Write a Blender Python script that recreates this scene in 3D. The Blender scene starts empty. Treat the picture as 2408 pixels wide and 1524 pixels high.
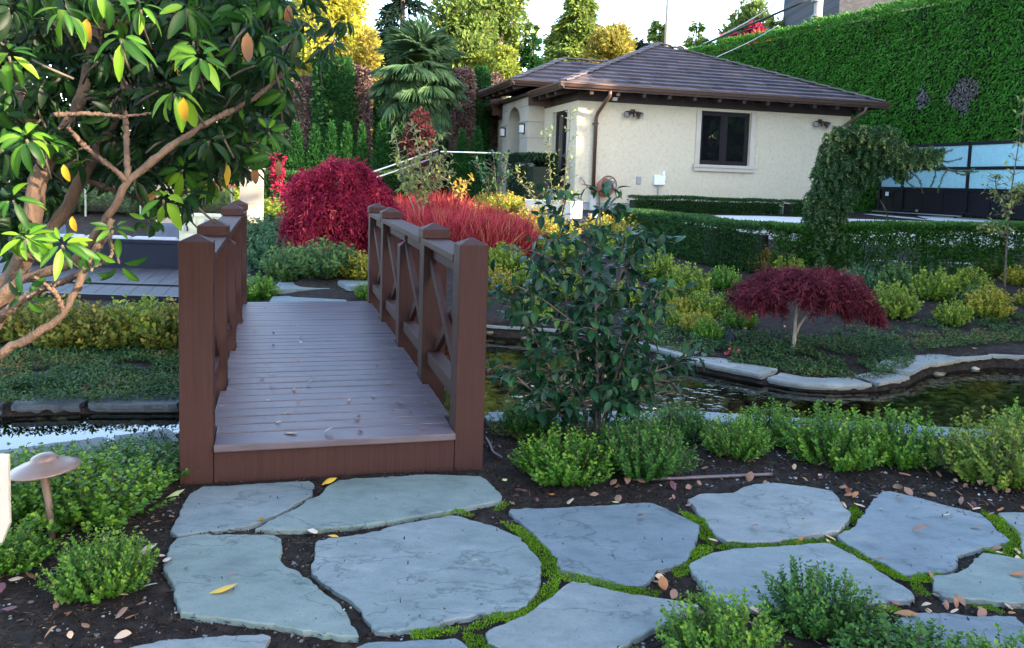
import bpy, math, random
import numpy as np
from mathutils import Vector, Matrix
random.seed(5); rng = np.random.default_rng(5)
sc = bpy.context.scene
R = math.radians

# ------------------------------------------------------------------ camera
F, PITCH, ROLL, PCY, EYE = 1986.2, 0.0929, 0.0313, 614.0, 1.55   # lens in pixels of a 2408 wide picture
cam = bpy.data.cameras.new("camera"); cam_o = bpy.data.objects.new("camera", cam)
sc.collection.objects.link(cam_o)
cam.sensor_width = 36; cam.sensor_fit = 'HORIZONTAL'; cam.lens = 36 * F / 2408
cam.shift_y = -(762 - PCY) / 2408
cam.clip_start = 0.05; cam.clip_end = 1500
cam_o.matrix_world = Matrix.Translation((0, 0, EYE)) @ Matrix.Rotation(math.pi/2 - PITCH, 4, 'X') @ Matrix.Rotation(ROLL, 4, 'Z')
sc.camera = cam_o
# ------------------------------------------------------------------ light
SUN = np.array([0.80, -0.46, 0.40]); SUN = SUN / np.linalg.norm(SUN)   # towards the sun
w = bpy.data.worlds.new("World"); sc.world = w; w.use_nodes = True
nt = w.node_tree; bg = nt.nodes["Background"]
sky = nt.nodes.new("ShaderNodeTexSky"); sky.sky_type = 'NISHITA'; sky.sun_disc = False
sky.sun_elevation = math.asin(SUN[2]); sky.sun_rotation = math.atan2(SUN[0], SUN[1])
sky.air_density = 1.0; sky.dust_density = 1.2; sky.ozone_density = 1.0
nt.links.new(sky.outputs[0], bg.inputs[0]); bg.inputs[1].default_value = 0.15
sl = bpy.data.lights.new("sun", 'SUN'); sl.energy = 3.2; sl.angle = R(0.6); sl.color = (1.0, 0.84, 0.62)
so = bpy.data.objects.new("sun", sl); sc.collection.objects.link(so)
so.rotation_euler = Vector(SUN).to_track_quat('Z', 'Y').to_euler()
sc.view_settings.view_transform = 'Standard'; sc.view_settings.look = 'None'
sc.view_settings.exposure = 2.95; sc.view_settings.gamma = 1.0
sc.cycles.max_bounces = 8; sc.cycles.transparent_max_bounces = 12
sc.cycles.use_denoising = True
sc.cycles.sample_clamp_indirect = 6

# ------------------------------------------------------------------ helpers: layout
def ray(x, y):
    X, Y = x - 1204, y - PCY
    cr, sr = math.cos(ROLL), math.sin(ROLL)
    u, v = (X*cr + Y*sr)/F, (-X*sr + Y*cr)/F
    c, s = math.cos(PITCH), math.sin(PITCH)
    return np.array([u, c - v*s, -s - v*c])
def onz(x, y, z):
    d = ray(x, y); t = (z - EYE)/d[2]; return np.array([d[0]*t, d[1]*t, z])
def aty(x, y, Y):
    d = ray(x, y); t = Y/d[1]; return np.array([d[0]*t, Y, EYE + d[2]*t])

# bridge and house frames
YAW = -0.2717
AX = np.array([math.sin(YAW), math.cos(YAW)]); RT = np.array([AX[1], -AX[0]])
BO = np.array([-1.4614, 4.1055])
def BR(u, v, z): p = BO + RT*u + AX*v; return (p[0], p[1], z)
HO = np.array([1.505, 21.2])
def HW(u, v, z): p = HO + RT*u + AX*v; return (p[0], p[1], z)

# pond outline
NEAR = [onz(x, y, 0.0)[:2] for x, y in [(-420,1130),(-200,1104),(0,1074),(200,1046),(400,1018)]] + [np.array([-1.2,5.42])] + \
       [onz(x, y, 0.0)[:2] for x, y in [(1145,982),(1300,985),(1450,980),(1660,980),(1850,992),(2000,1004),(2200,1016),(2420,1026),(2700,1040),(3300,1060)]]
FAR = [onz(x, y, 0.02)[:2] for x, y in [(3300,850),(2700,846),(2480,848),(2408,850),(2330,847),(2260,853),(2170,866),(2130,888),(2060,902),(1960,907),(1880,902),(1800,888),(1700,868),(1600,846),(1500,818),(1400,796),(1300,786),(1200,780),(1100,772),(985,762)]] + \
      [np.array(p) for p in [(-1.5,8.0),(-1.85,6.6)]] + [onz(x, y, 0.0)[:2] for x, y in [(420,958),(200,958),(0,965),(-200,975),(-420,985)]]
POND = np.array(NEAR + FAR)
def poly_sd(px, py, P):
    """signed distance to polygon, negative inside"""
    px = np.asarray(px, float); py = np.asarray(py, float)
    d = np.full(px.shape, 1e9); ins = np.zeros(px.shape, bool)
    n = len(P)
    for i in range(n):
        a = P[i]; b = P[(i+1) % n]; e = b - a
        wx, wy = px - a[0], py - a[1]
        t = np.clip((wx*e[0] + wy*e[1])/(e @ e + 1e-12), 0, 1)
        d = np.minimum(d, (wx - t*e[0])**2 + (wy - t*e[1])**2)
        c = ((a[1] <= py) != (b[1] <= py))
        xx = a[0] + (py - a[1])*e[0]/(e[1] if abs(e[1]) > 1e-12 else 1e-12)
        ins ^= c & (px < xx)
    d = np.sqrt(d); return np.where(ins, -d, d)
def sst(a, b, x):
    t = np.clip((x - a)/(b - a), 0, 1); return t*t*(3 - 2*t)
def vnoise(x, y, s, seed=0):
    x = np.asarray(x)*s; y = np.asarray(y)*s
    xi = np.floor(x).astype(int); yi = np.floor(y).astype(int); fx = x - xi; fy = y - yi
    def h(a, b):
        n = (a*374761393 + b*668265263 + seed*144269) & 0x7fffffff
        n = ((n ^ (n >> 13))*1274126177) & 0x7fffffff
        return (n & 0xffff)/65535.0
    fx = fx*fx*(3 - 2*fx); fy = fy*fy*(3 - 2*fy)
    return (h(xi,yi)*(1-fx) + h(xi+1,yi)*fx)*(1-fy) + (h(xi,yi+1)*(1-fx) + h(xi+1,yi+1)*fx)*fy
WATER = -0.035
def H(x, y, pond=True):
    x = np.asarray(x, float); y = np.asarray(y, float)
    yc = np.interp(x, [-6,-2.85,-2.1,-1.2,-.2,1,2.5,4,8], [5.2,5.1,5.3,6.2,6.9,6.5,6.25,6.5,7])
    far = np.interp(y, [6,7,9,11,13,16,18,60,200], [0,.025,.16,.42,.6,.8,.92,1.0,1.0])
    left = np.interp(y, [6,8,9,13,16,18,60,200], [.02,.10,.10,.12,.62,.85,1.0,1.0])
    k = sst(-3.3, -2.3, x); far = far*k + left*(1-k)
    far = np.where(x < -1, far, far)
    z = far*sst(yc - .25, yc + .35, y)
    z = z + (vnoise(x, y, 1.3, 1) - .5)*.03 + (vnoise(x, y, 5, 2) - .5)*.014
    # flatten under the paving and the drive
    pv = (1 - sst(3.85, 4.2, y + .27*x)) * sst(-1.9, -1.5, x)
    z = z*(1 - pv*.8)
    if pond:
        sd = poly_sd(x, y, POND)
        z = z + (-.20 - z)*sst(.03, -.16, sd)
    return z
def gz(x, y): return float(H(np.array([x]), np.array([y]))[0])
def G(x, y):
    """where the sight line of a picture point meets the terrain"""
    d = ray(x, y); ts = np.linspace(1.5, 60, 1200)
    zz = EYE + d[2]*ts; hh = H(d[0]*ts, d[1]*ts, False)
    i = np.argmax(zz < hh)
    if zz[i] >= hh[i]: i = len(ts) - 1
    t = ts[i]; return np.array([d[0]*t, d[1]*t, float(hh[i])])

# ------------------------------------------------------------------ helpers: objects
COL = sc.collection
def tag(o, label=None, cat=None, group=None, kind=None):
    if label: o["label"] = label
    if cat: o["category"] = cat
    if group: o["group"] = group
    if kind: o["kind"] = kind
    return o
def thing(name, label, cat, loc=(0,0,0), group=None):
    o = bpy.data.objects.new(name, None); COL.objects.link(o); o.location = loc
    o.empty_display_size = .1
    return tag(o, label, cat, group)
def link(name, me, mat, parent=None, bevel=0):
    o = bpy.data.objects.new(name, me); COL.objects.link(o)
    if mat: me.materials.append(mat)
    if parent: o.parent = parent
    if bevel:
        m = o.modifiers.new("bevel", 'BEVEL'); m.width = bevel; m.segments = 2; m.limit_method = 'ANGLE'; m.angle_limit = R(35)
    return o
def wroot(o):
    p = Vector((0,0,0))
    while o: p += o.location; o = o.parent
    return p
def copy_tree(o, parent=None):
    c = o.copy(); COL.objects.link(c); c.parent = parent
    for ch in o.children: copy_tree(ch, c)
    return c
def np_mesh(name, V, Fc, rnd=None, smooth=False):
    V = np.ascontiguousarray(V, np.float32); Fc = np.ascontiguousarray(Fc, np.int32)
    k = Fc.shape[1]; me = bpy.data.meshes.new(name)
    me.vertices.add(len(V)); me.vertices.foreach_set("co", V.ravel())
    me.loops.add(Fc.size); me.loops.foreach_set("vertex_index", Fc.ravel())
    me.polygons.add(len(Fc)); me.polygons.foreach_set("loop_start", np.arange(0, Fc.size, k, dtype=np.int32))
    if smooth: me.polygons.foreach_set("use_smooth", np.ones(len(Fc), bool))
    else: me.polygons.foreach_set("use_smooth", np.zeros(len(Fc), bool))
    me.update(calc_edges=True)
    if rnd is not None:
        a = me.attributes.new("rnd", 'FLOAT', 'POINT'); a.data.foreach_set("value", np.ascontiguousarray(rnd, np.float32))
    return me
class MB:
    def __init__(s, T=None): s.v = []; s.f = []; s.T = T
    def add(s, vs, fs):
        n = len(s.v); s.v += [tuple(p) for p in vs]; s.f += [tuple(i + n for i in q) for q in fs]; return s
    def box(s, x0, x1, y0, y1, z0, z1):
        return s.add([(x0,y0,z0),(x1,y0,z0),(x1,y1,z0),(x0,y1,z0),(x0,y0,z1),(x1,y0,z1),(x1,y1,z1),(x0,y1,z1)],
                     [(3,2,1,0),(4,5,6,7),(0,1,5,4),(1,2,6,5),(2,3,7,6),(3,0,4,7)])
    def post(s, x0, x1, y0, y1, z0, z1, cap, over=0.0):
        """square post with a pyramid top"""
        s.box(x0, x1, y0, y1, z0, z1); n = len(s.v)
        s.f.remove((n-4, n-3, n-2, n-1))
        s.v.append(((x0+x1)/2, (y0+y1)/2, z1 + cap))
        s.f += [(n-4,n-3,n),(n-3,n-2,n),(n-2,n-1,n),(n-1,n-4,n)]; return s
    def bar(s, a, b, w, h, up=(0,0,1)):
        """rectangular bar from a to b, w across, h along up"""
        a = Vector(a); b = Vector(b); d = (b - a).normalized(); up = Vector(up)
        x = d.cross(up)
        if x.length < 1e-4: x = d.cross(Vector((1,0,0)))
        x.normalize(); y = x.cross(d)
        vs = []
        for p in (a, b):
            for i, j in ((-1,-1),(1,-1),(1,1),(-1,1)): vs.append(tuple(p + x*(i*w/2) + y*(j*h/2)))
        return s.add(vs, [(3,2,1,0),(4,5,6,7),(0,1,5,4),(1,2,6,5),(2,3,7,6),(3,0,4,7)])
    def tube(s, pts, rad, n=8):
        pts = [Vector(p) for p in pts]; m = len(pts)
        if not hasattr(rad, '__len__'): rad = [rad]*m
        vs = []; fs = []; ref = None
        for i, p in enumerate(pts):
            d = (pts[min(i+1, m-1)] - pts[max(i-1, 0)]).normalized()
            if ref is None: ref = d.orthogonal().normalized()
            ref = (ref - d*ref.dot(d)).normalized(); b = d.cross(ref)
            for k in range(n):
                a = 2*math.pi*k/n; vs.append(tuple(p + ref*(math.cos(a)*rad[i]) + b*(math.sin(a)*rad[i])))
        for i in range(m-1):
            for k in range(n):
                fs.append((i*n+k, i*n+(k+1)%n, (i+1)*n+(k+1)%n, (i+1)*n+k))
        fs.append(tuple(range(n-1, -1, -1))); fs.append(tuple(range((m-1)*n, m*n)))
        return s.add(vs, fs)
    def lathe(s, c, prof, n=24):
        vs = []; fs = []
        for r, z in prof:
            for k in range(n):
                a = 2*math.pi*k/n; vs.append((c[0]+r*math.cos(a), c[1]+r*math.sin(a), c[2]+z))
        for i in range(len(prof)-1):
            for k in range(n): fs.append((i*n+k, i*n+(k+1)%n, (i+1)*n+(k+1)%n, (i+1)*n+k))
        fs.append(tuple(range(n-1,-1,-1))); fs.append(tuple(range((len(prof)-1)*n, len(prof)*n)))
        return s.add(vs, fs)
    def slab(s, poly, z0, z1, ch=.008, top=None):
        """polygon slab with a chamfered upper edge"""
        n = len(poly); P = np.array(poly); c = P.mean(0)
        area = sum(P[i][0]*P[(i+1)%n][1] - P[(i+1)%n][0]*P[i][1] for i in range(n))
        if area < 0: P = P[::-1]
        e = np.roll(P, -1, 0) - np.roll(P, 1, 0); nn = np.stack([e[:,1], -e[:,0]], 1); nn /= np.linalg.norm(nn, axis=1)[:,None] + 1e-9
        I = P - nn*ch
        vs = [(p[0],p[1],z0) for p in P] + [(p[0],p[1],z1-ch) for p in P] + [(p[0],p[1],z1) for p in I]
        fs = [tuple(range(n-1,-1,-1)), tuple(range(2*n,3*n))]
        for k in range(2):
            for i in range(n): fs.append((k*n+i, k*n+(i+1)%n, (k+1)*n+(i+1)%n, (k+1)*n+i))
        return s.add(vs, fs)
    def build(s, name, mat, parent=None, bevel=0, smooth=False):
        v = [s.T(*p) for p in s.v] if s.T else s.v
        o = wroot(parent) if parent else Vector((0,0,0))
        v = [(p[0]-o.x, p[1]-o.y, p[2]-o.z) for p in v]
        me = bpy.data.meshes.new(name); me.from_pydata(v, [], s.f); me.validate(); me.update()
        if smooth:
            for p in me.polygons: p.use_smooth = True
        return link(name, me, mat, parent, bevel)

# ------------------------------------------------------------------ materials
def lin(r, g=None, b=None):
    c = (r, g, b) if g is not None else r
    return (c[0], c[1], c[2], 1)
MATS = {}
def newmat(name):
    m = bpy.data.materials.new(name); m.use_nodes = True; nt = m.node_tree
    return m, nt, nt.nodes["Principled BSDF"], nt.nodes["Material Output"]
def coord(nt, kind='Object'):
    return nt.nodes.new("ShaderNodeTexCoord").outputs[kind]
def noise_node(nt, vec, scale, detail=5, rough=.6):
    n = nt.nodes.new("ShaderNodeTexNoise"); n.inputs["Scale"].default_value = scale
    n.inputs["Detail"].default_value = detail; n.inputs["Roughness"].default_value = rough
    nt.links.new(vec, n.inputs["Vector"]); return n
def ramp_node(nt, fac, stops, interp='LINEAR'):
    r = nt.nodes.new("ShaderNodeValToRGB"); r.color_ramp.interpolation = interp
    el = r.color_ramp.elements
    while len(el) < len(stops): el.new(0.5)
    for e, (p, c) in zip(el, stops): e.position = p; e.color = lin(c)
    nt.links.new(fac, r.inputs[0]); return r
def surf(name, stops, scale=4, rough=.7, bump=.3, bscale=None, detail=6, spec=.5, stretch=None, bdist=.01, worldspace=True):
    m, nt, b, out = newmat(name)
    v = coord(nt)
    geo = nt.nodes.new("ShaderNodeNewGeometry"); v = geo.outputs["Position"] if worldspace else v
    if stretch:
        mp = nt.nodes.new("ShaderNodeMapping"); mp.inputs["Scale"].default_value = stretch[:3]
        if len(stretch) > 3: mp.inputs["Rotation"].default_value = (0, 0, stretch[3])
        nt.links.new(v, mp.inputs[0]); v = mp.outputs[0]
    n = noise_node(nt, v, scale, detail)
    r = ramp_node(nt, n.outputs[0], stops); nt.links.new(r.outputs[0], b.inputs["Base Color"])
    b.inputs["Roughness"].default_value = rough; b.inputs["Specular IOR Level"].default_value = spec
    if bump:
        n2 = noise_node(nt, v, bscale or scale*5, 8, .65)
        bp = nt.nodes.new("ShaderNodeBump"); bp.inputs["Strength"].default_value = bump; bp.inputs["Distance"].default_value = bdist
        nt.links.new(n2.outputs[0], bp.inputs["Height"]); nt.links.new(bp.outputs[0], b.inputs["Normal"])
    return m
def plain(name, c, rough=.5, metal=0, spec=.5):
    m, nt, b, out = newmat(name)
    geo = nt.nodes.new("ShaderNodeNewGeometry"); n = noise_node(nt, geo.outputs["Position"], 9, 5)
    r = ramp_node(nt, n.outputs[0], [(.25, tuple(x*.86 for x in c)), (.75, tuple(min(1, x*1.12) for x in c))])
    nt.links.new(r.outputs[0], b.inputs["Base Color"])
    b.inputs["Roughness"].default_value = rough; b.inputs["Metallic"].default_value = metal; b.inputs["Specular IOR Level"].default_value = spec
    return m
def foliage(name, stops, rough=.45, trans=.3, spec=.4, tint=1.5):
    """leaf colour varies from leaf to leaf through the attribute rnd"""
    m, nt, b, out = newmat(name)
    a = nt.nodes.new("ShaderNodeAttribute"); a.attribute_name = "rnd"
    r = ramp_node(nt, a.outputs["Fac"], stops); nt.links.new(r.outputs[0], b.inputs["Base Color"])
    b.inputs["Roughness"].default_value = min(.9, rough + .08); b.inputs["Specular IOR Level"].default_value = spec*.5
    if trans:
        t = nt.nodes.new("ShaderNodeBsdfTranslucent"); mx = nt.nodes.new("ShaderNodeMixShader"); mx.inputs[0].default_value = trans
        g = nt.nodes.new("ShaderNodeGamma"); g.inputs[1].default_value = 1/tint
        nt.links.new(r.outputs[0], g.inputs[0]); nt.links.new(g.outputs[0], t.inputs[0])
        nt.links.new(b.outputs[0], mx.inputs[1]); nt.links.new(t.outputs[0], mx.inputs[2]); nt.links.new(mx.outputs[0], out.inputs[0])
    return m

M = {}
M['soil'] = surf('soil', [(.3,(.009,.006,.005)),(.55,(.025,.018,.014)),(.75,(.058,.043,.033))], 14, .95, 1.0, 60, bdist=.02, spec=.2)
M['stone'] = None
def stone_mat(name, c, k):
    m, nt, b, out = newmat(name)
    geo = nt.nodes.new("ShaderNodeNewGeometry"); v = geo.outputs["Position"]
    mp = nt.nodes.new("ShaderNodeMapping"); mp.inputs["Scale"].default_value = (1, 1.7, 1); mp.inputs["Rotation"].default_value = (0,0,k); mp.inputs["Location"].default_value = (k*7, k*3, 0)
    nt.links.new(v, mp.inputs[0]); q = mp.outputs[0]
    def mul(a, bcol, f=1.0):
        mx = nt.nodes.new("ShaderNodeMix"); mx.data_type = 'RGBA'; mx.blend_type = 'MULTIPLY'; mx.inputs[0].default_value = f
        nt.links.new(a, mx.inputs[6]); nt.links.new(bcol, mx.inputs[7]); return mx.outputs[2]
    n1 = noise_node(nt, q, 2.6, 9, .68)
    r = ramp_node(nt, n1.outputs[0], [(.30, (c[0]*.62, c[1]*.62, c[2]*.70)), (.44, (c[0]*.92, c[1]*.96, c[2]*.92)), (.55, c), (.70, (c[0]*1.28, c[1]*1.26, c[2]*1.18))])
    col = r.outputs[0]
    n5 = noise_node(nt, q, 9, 6, .7); r5 = ramp_node(nt, n5.outputs[0], [(.32,(.78,.80,.78)),(.5,(1,1,1)),(.68,(1.14,1.12,1.08))]); col = mul(col, r5.outputs[0])
    n2 = noise_node(nt, v, 110, 4, .7); r2 = ramp_node(nt, n2.outputs[0], [(.30,(.40,.40,.40)),(.41,(1,1,1)),(.70,(1,1,1)),(.78,(1.35,1.33,1.25))]); col = mul(col, r2.outputs[0])
    # meandering hairline cracks and ledge lines
    n6 = noise_node(nt, q, 1.15, 7, .55); sb = nt.nodes.new("ShaderNodeMath"); sb.operation = 'SUBTRACT'; sb.inputs[1].default_value = .5; nt.links.new(n6.outputs[0], sb.inputs[0])
    ab = nt.nodes.new("ShaderNodeMath"); ab.operation = 'ABSOLUTE'; nt.links.new(sb.outputs[0], ab.inputs[0])
    r6 = ramp_node(nt, ab.outputs[0], [(0,(.42,.42,.42)),(.0045,(.8,.8,.8)),(.008,(1,1,1))]); col = mul(col, r6.outputs[0], .8)
    n7 = noise_node(nt, q, 1.6, 8, .75); r7 = ramp_node(nt, n7.outputs[0], [(.62,(0,0,0)),(.70,(.35,.35,.35))])
    mx7 = nt.nodes.new("ShaderNodeMix"); mx7.data_type = 'RGBA'; nt.links.new(r7.outputs[0], mx7.inputs[0]); nt.links.new(col, mx7.inputs[6]); mx7.inputs[7].default_value = (c[0]*1.5, c[1]*1.45, c[2]*1.3, 1); col = mx7.outputs[2]
    nt.links.new(col, b.inputs["Base Color"])
    b.inputs["Roughness"].default_value = .58; b.inputs["Specular IOR Level"].default_value = .4
    # cleft: the stone splits in shallow ledges
    n3 = noise_node(nt, q, 1.15, 7, .55); mm = nt.nodes.new("ShaderNodeMath"); mm.operation = 'SNAP'; mm.inputs[1].default_value = .09
    nt.links.new(n3.outputs[0], mm.inputs[0])
    n4 = noise_node(nt, v, 26, 9, .72)
    ad = nt.nodes.new("ShaderNodeMath"); ad.operation = 'MULTIPLY_ADD'; ad.inputs[1].default_value = .16
    nt.links.new(n4.outputs[0], ad.inputs[0]); nt.links.new(mm.outputs[0], ad.inputs[2])
    bp = nt.nodes.new("ShaderNodeBump"); bp.inputs["Strength"].default_value = .8; bp.inputs["Distance"].default_value = .03
    nt.links.new(ad.outputs[0], bp.inputs["Height"]); nt.links.new(bp.outputs[0], b.inputs["Normal"])
    return m
STONES = [stone_mat('bluestone', (.150,.175,.178), .4), stone_mat('bluestone', (.132,.158,.172), 1.3), stone_mat('bluestone', (.140,.172,.158), 2.2), stone_mat('bluestone', (.165,.180,.180), 3.1), stone_mat('bluestone', (.120,.145,.160), 4.0)]
M['coping'] = stone_mat('coping_stone', (.20,.20,.185), .9)
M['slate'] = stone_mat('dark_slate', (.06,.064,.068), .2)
M['pebble'] = surf('pebble', [(.3,(.05,.045,.035)),(.5,(.11,.10,.075)),(.7,(.2,.18,.14))], 7, .5, .2)
M['gravel'] = foliage('gravel', [(0,(.10,.10,.10)),(.5,(.15,.155,.165)),(.85,(.28,.29,.29)),(1,(.5,.5,.48))], .8, 0)
M['mulch'] = foliage('mulch', [(0,(.010,.007,.005)),(.5,(.035,.023,.016)),(.9,(.085,.055,.036)),(1,(.15,.11,.08))], .95, 0, .1)
M['moss'] = foliage('moss', [(0,(.025,.06,.004)),(.45,(.085,.18,.006)),(1,(.18,.31,.012))], .9, .2, .1)
M['post_wood'] = surf('brown_stained_timber', [(.22,(.026,.0105,.0088)),(.45,(.040,.0165,.0138)),(.6,(.044,.0185,.0155)),(.8,(.060,.028,.024))], 5, .6, .6, 26, spec=.16, stretch=(14,14,.5), bdist=.004, detail=9)
M['deck_wood'] = surf('brown_deck_board', [(.25,(.054,.038,.044)),(.5,(.088,.066,.076)),(.62,(.098,.075,.085)),(.8,(.135,.108,.118))], 3.0, .40, .35, 40, stretch=(.8,4,4,.2717), bdist=.002, spec=.32)
M['dark_wood'] = surf('unpainted_underside', [(.3,(.10,.06,.03)),(.6,(.2,.12,.06))], 6, .7, .2)
M['stucco'] = surf('cream_stucco', [(.25,(.44,.365,.265)),(.45,(.53,.455,.335)),(.6,(.55,.475,.355)),(.8,(.60,.525,.40))], 14, .9, 1.0, 48, bdist=.012)
M['limestone'] = surf('limestone', [(.3,(.42,.365,.30)),(.7,(.50,.44,.365))], 2, .75, .15, 40)
M['pillar'] = surf('warm_limestone', [(.3,(.27,.22,.165)),(.7,(.34,.28,.215))], 3, .8, .2, 40)
M['limestone_joint'] = plain('mortar', (.22,.19,.16), .9)
M['brown_metal'] = plain('brown_painted_metal', (.075,.040,.028), .38)
M['dark_brown'] = plain('dark_brown_timber', (.030,.017,.014), .6)
M['roof'] = foliage('concrete_roof_tile', [(0,(.05,.042,.050)),(.4,(.080,.066,.076)),(.75,(.105,.083,.090)),(1,(.13,.098,.098))], .65, 0, .4)
M['frame'] = plain('dark_window_frame', (.014,.011,.014), .45, 0, .25)
def glass_mat(name, c, rough=.03, bump=.05):
    m, nt, b, out = newmat(name); b.inputs["Base Color"].default_value = lin(c); b.inputs["Roughness"].default_value = rough
    b.inputs["IOR"].default_value = 1.9
    geo = nt.nodes.new("ShaderNodeNewGeometry"); n = noise_node(nt, geo.outputs["Position"], 1.5, 2)
    bp = nt.nodes.new("ShaderNodeBump"); bp.inputs["Strength"].default_value = bump; bp.inputs["Distance"].default_value = .1
    nt.links.new(n.outputs[0], bp.inputs["Height"]); nt.links.new(bp.outputs[0], b.inputs["Normal"]); return m
M['pane'] = glass_mat('window_glass', (.006,.006,.008))
M['frosted'] = plain('frosted_glass', (.24,.43,.48), .4)
M['black_metal'] = plain('black_metal', (.006,.006,.010), .45, 0, .2)
M['steel'] = plain('brushed_steel', (.55,.56,.58), .3, .9)
M['white_metal'] = plain('white_enamel', (.75,.75,.74), .4)
M['grey_metal'] = plain('grey_metal', (.25,.25,.26), .45)
M['bronze'] = plain('aged_bronze', (.20,.135,.11), .42, .35)
M['concrete'] = surf('pale_concrete', [(.3,(.42,.41,.38)),(.7,(.52,.50,.47))], 3, .85, .2)
M['conc_wall'] = surf('grey_concrete', [(.3,(.26,.27,.28)),(.7,(.34,.35,.36))], 3, .85, .2)
M['bark_rhodo'] = surf('rhododendron_bark', [(.25,(.03,.017,.011)),(.5,(.10,.058,.037)),(.75,(.19,.12,.08))], 14, .85, 1.0, 60, stretch=(1,1,.35), bdist=.012)
M['bark'] = surf('bark', [(.3,(.04,.03,.022)),(.7,(.13,.10,.075))], 12, .9, .8, 40)
M['bark_light'] = surf('pale_bark', [(.3,(.16,.13,.10)),(.7,(.30,.25,.20))], 14, .85, .6, 40)
M['stem'] = surf('green_brown_stem', [(.3,(.05,.04,.02)),(.7,(.11,.09,.05))], 20, .8, .3)
M['hose'] = plain('brown_drip_hose', (.085,.055,.06), .45)
M['orange_hose'] = plain('orange_hose', (.35,.09,.03), .45)
M['sofa'] = plain('charcoal_frame', (.011,.014,.024), .6, 0, .12)
M['cushion'] = surf('light_grey_fabric', [(.3,(.26,.27,.30)),(.7,(.32,.33,.36))], 6, .95, .2)
M['pillow'] = surf('blue_grey_fabric', [(.3,(.06,.075,.11)),(.7,(.085,.10,.14))], 6, .95, .2)
M['terrace'] = surf('grey_terrace_board', [(.3,(.030,.026,.029)),(.7,(.050,.044,.047))], 3, .6, .2, spec=.25, stretch=(4,.5,1,.2717))
M['cabinet'] = plain('cream_cabinet', (.52,.50,.34), .5)
M['pole_wood'] = surf('weathered_pole', [(.3,(.22,.19,.15)),(.7,(.36,.31,.25))], 6, .9, .4, stretch=(3,3,.3))
M['wire'] = plain('black_cable', (.015,.015,.02), .6)
M['white_wire'] = plain('pale_cable', (.5,.48,.45), .6)
M['brickwall'] = None
# leaves
M['lf_box'] = foliage('boxwood_leaf', [(0,(.014,.055,.006)),(.45,(.040,.125,.008)),(.75,(.085,.19,.010)),(1,(.17,.26,.015))], .35, .28, .5)
M['lf_boxdark'] = foliage('dark_boxwood_leaf', [(0,(.010,.045,.008)),(.5,(.025,.09,.010)),(1,(.075,.17,.015))], .35, .25, .5)
M['lf_boxyel'] = foliage('yellowing_boxwood_leaf', [(0,(.05,.085,.010)),(.4,(.16,.18,.014)),(.75,(.29,.25,.02)),(1,(.40,.25,.03))], .4, .3, .4)
M['lf_boxmid'] = foliage('olive_boxwood_leaf', [(0,(.03,.08,.010)),(.45,(.095,.165,.014)),(.8,(.18,.24,.018)),(1,(.32,.30,.03))], .4, .28, .4)
M['lf_juniper'] = foliage('blue_green_leaf', [(0,(.016,.052,.028)),(.5,(.035,.095,.040)),(1,(.075,.15,.05))], .5, .25, .3)
M['lf_cover'] = foliage('bearberry_leaf', [(0,(.010,.032,.009)),(.45,(.028,.068,.016)),(.75,(.065,.115,.024)),(.88,(.13,.06,.02)),(1,(.19,.14,.03))], .45, .15, .4)
M['lf_camellia'] = foliage('camellia_leaf', [(0,(.006,.026,.012)),(.6,(.011,.045,.018)),(.9,(.02,.07,.02)),(1,(.09,.18,.025))], .30, .12, .36)
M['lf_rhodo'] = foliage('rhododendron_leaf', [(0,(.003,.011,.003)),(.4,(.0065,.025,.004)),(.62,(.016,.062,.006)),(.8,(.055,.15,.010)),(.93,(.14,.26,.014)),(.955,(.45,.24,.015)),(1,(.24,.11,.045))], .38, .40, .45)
M['lf_red'] = foliage('crimson_maple_leaf', [(0,(.09,.005,.020)),(.45,(.25,.013,.040)),(.8,(.43,.030,.062)),(1,(.60,.09,.09))], .6, .3, .2, 1.3)
M['lf_redpurple'] = foliage('wine_maple_leaf', [(0,(.045,.007,.012)),(.5,(.11,.016,.026)),(.85,(.19,.034,.042)),(1,(.28,.08,.06))], .6, .3, .2, 1.3)
M['lf_bloodgrass'] = foliage('blood_grass_blade', [(0,(.12,.008,.014)),(.4,(.34,.020,.04)),(.8,(.62,.08,.10)),(1,(.55,.30,.10))], .5, .35, .3, 1.2)
M['lf_azalea'] = foliage('azalea_leaf', [(0,(.10,.15,.02)),(.45,(.20,.25,.03)),(.7,(.34,.32,.04)),(.85,(.45,.25,.03)),(1,(.45,.11,.04))], .45, .35, .3)
M['lf_sapling'] = foliage('pale_green_leaf', [(0,(.09,.13,.03)),(.6,(.17,.20,.05)),(1,(.30,.29,.08))], .5, .35, .3)
M['lf_spruce'] = foliage('spruce_needle', [(0,(.010,.028,.012)),(.5,(.030,.070,.026)),(.85,(.085,.14,.045)),(1,(.28,.31,.10))], .6, .12, .2)
M['lf_hedge'] = foliage('clipped_hedge_leaf', [(0,(.010,.034,.010)),(.5,(.022,.068,.016)),(1,(.06,.13,.02))], .45, .2, .3)
M['lf_bighedge'] = foliage('tall_hedge_spray', [(0,(.022,.095,.010)),(.5,(.048,.18,.018)),(1,(.095,.26,.026))], .5, .2, .3)
M['lf_yew'] = foliage('dark_yew_needle', [(0,(.007,.020,.010)),(.6,(.014,.036,.015)),(1,(.035,.06,.02))], .5, .1, .3)
M['lf_cedar'] = foliage('cedar_spray', [(0,(.008,.038,.010)),(.5,(.018,.075,.016)),(1,(.050,.14,.02))], .55, .2, .2)
M['lf_dead'] = foliage('dead_cedar_spray', [(0,(.08,.045,.04)),(.5,(.16,.10,.085)),(1,(.26,.18,.15))], .9, .1, .1)
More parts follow.
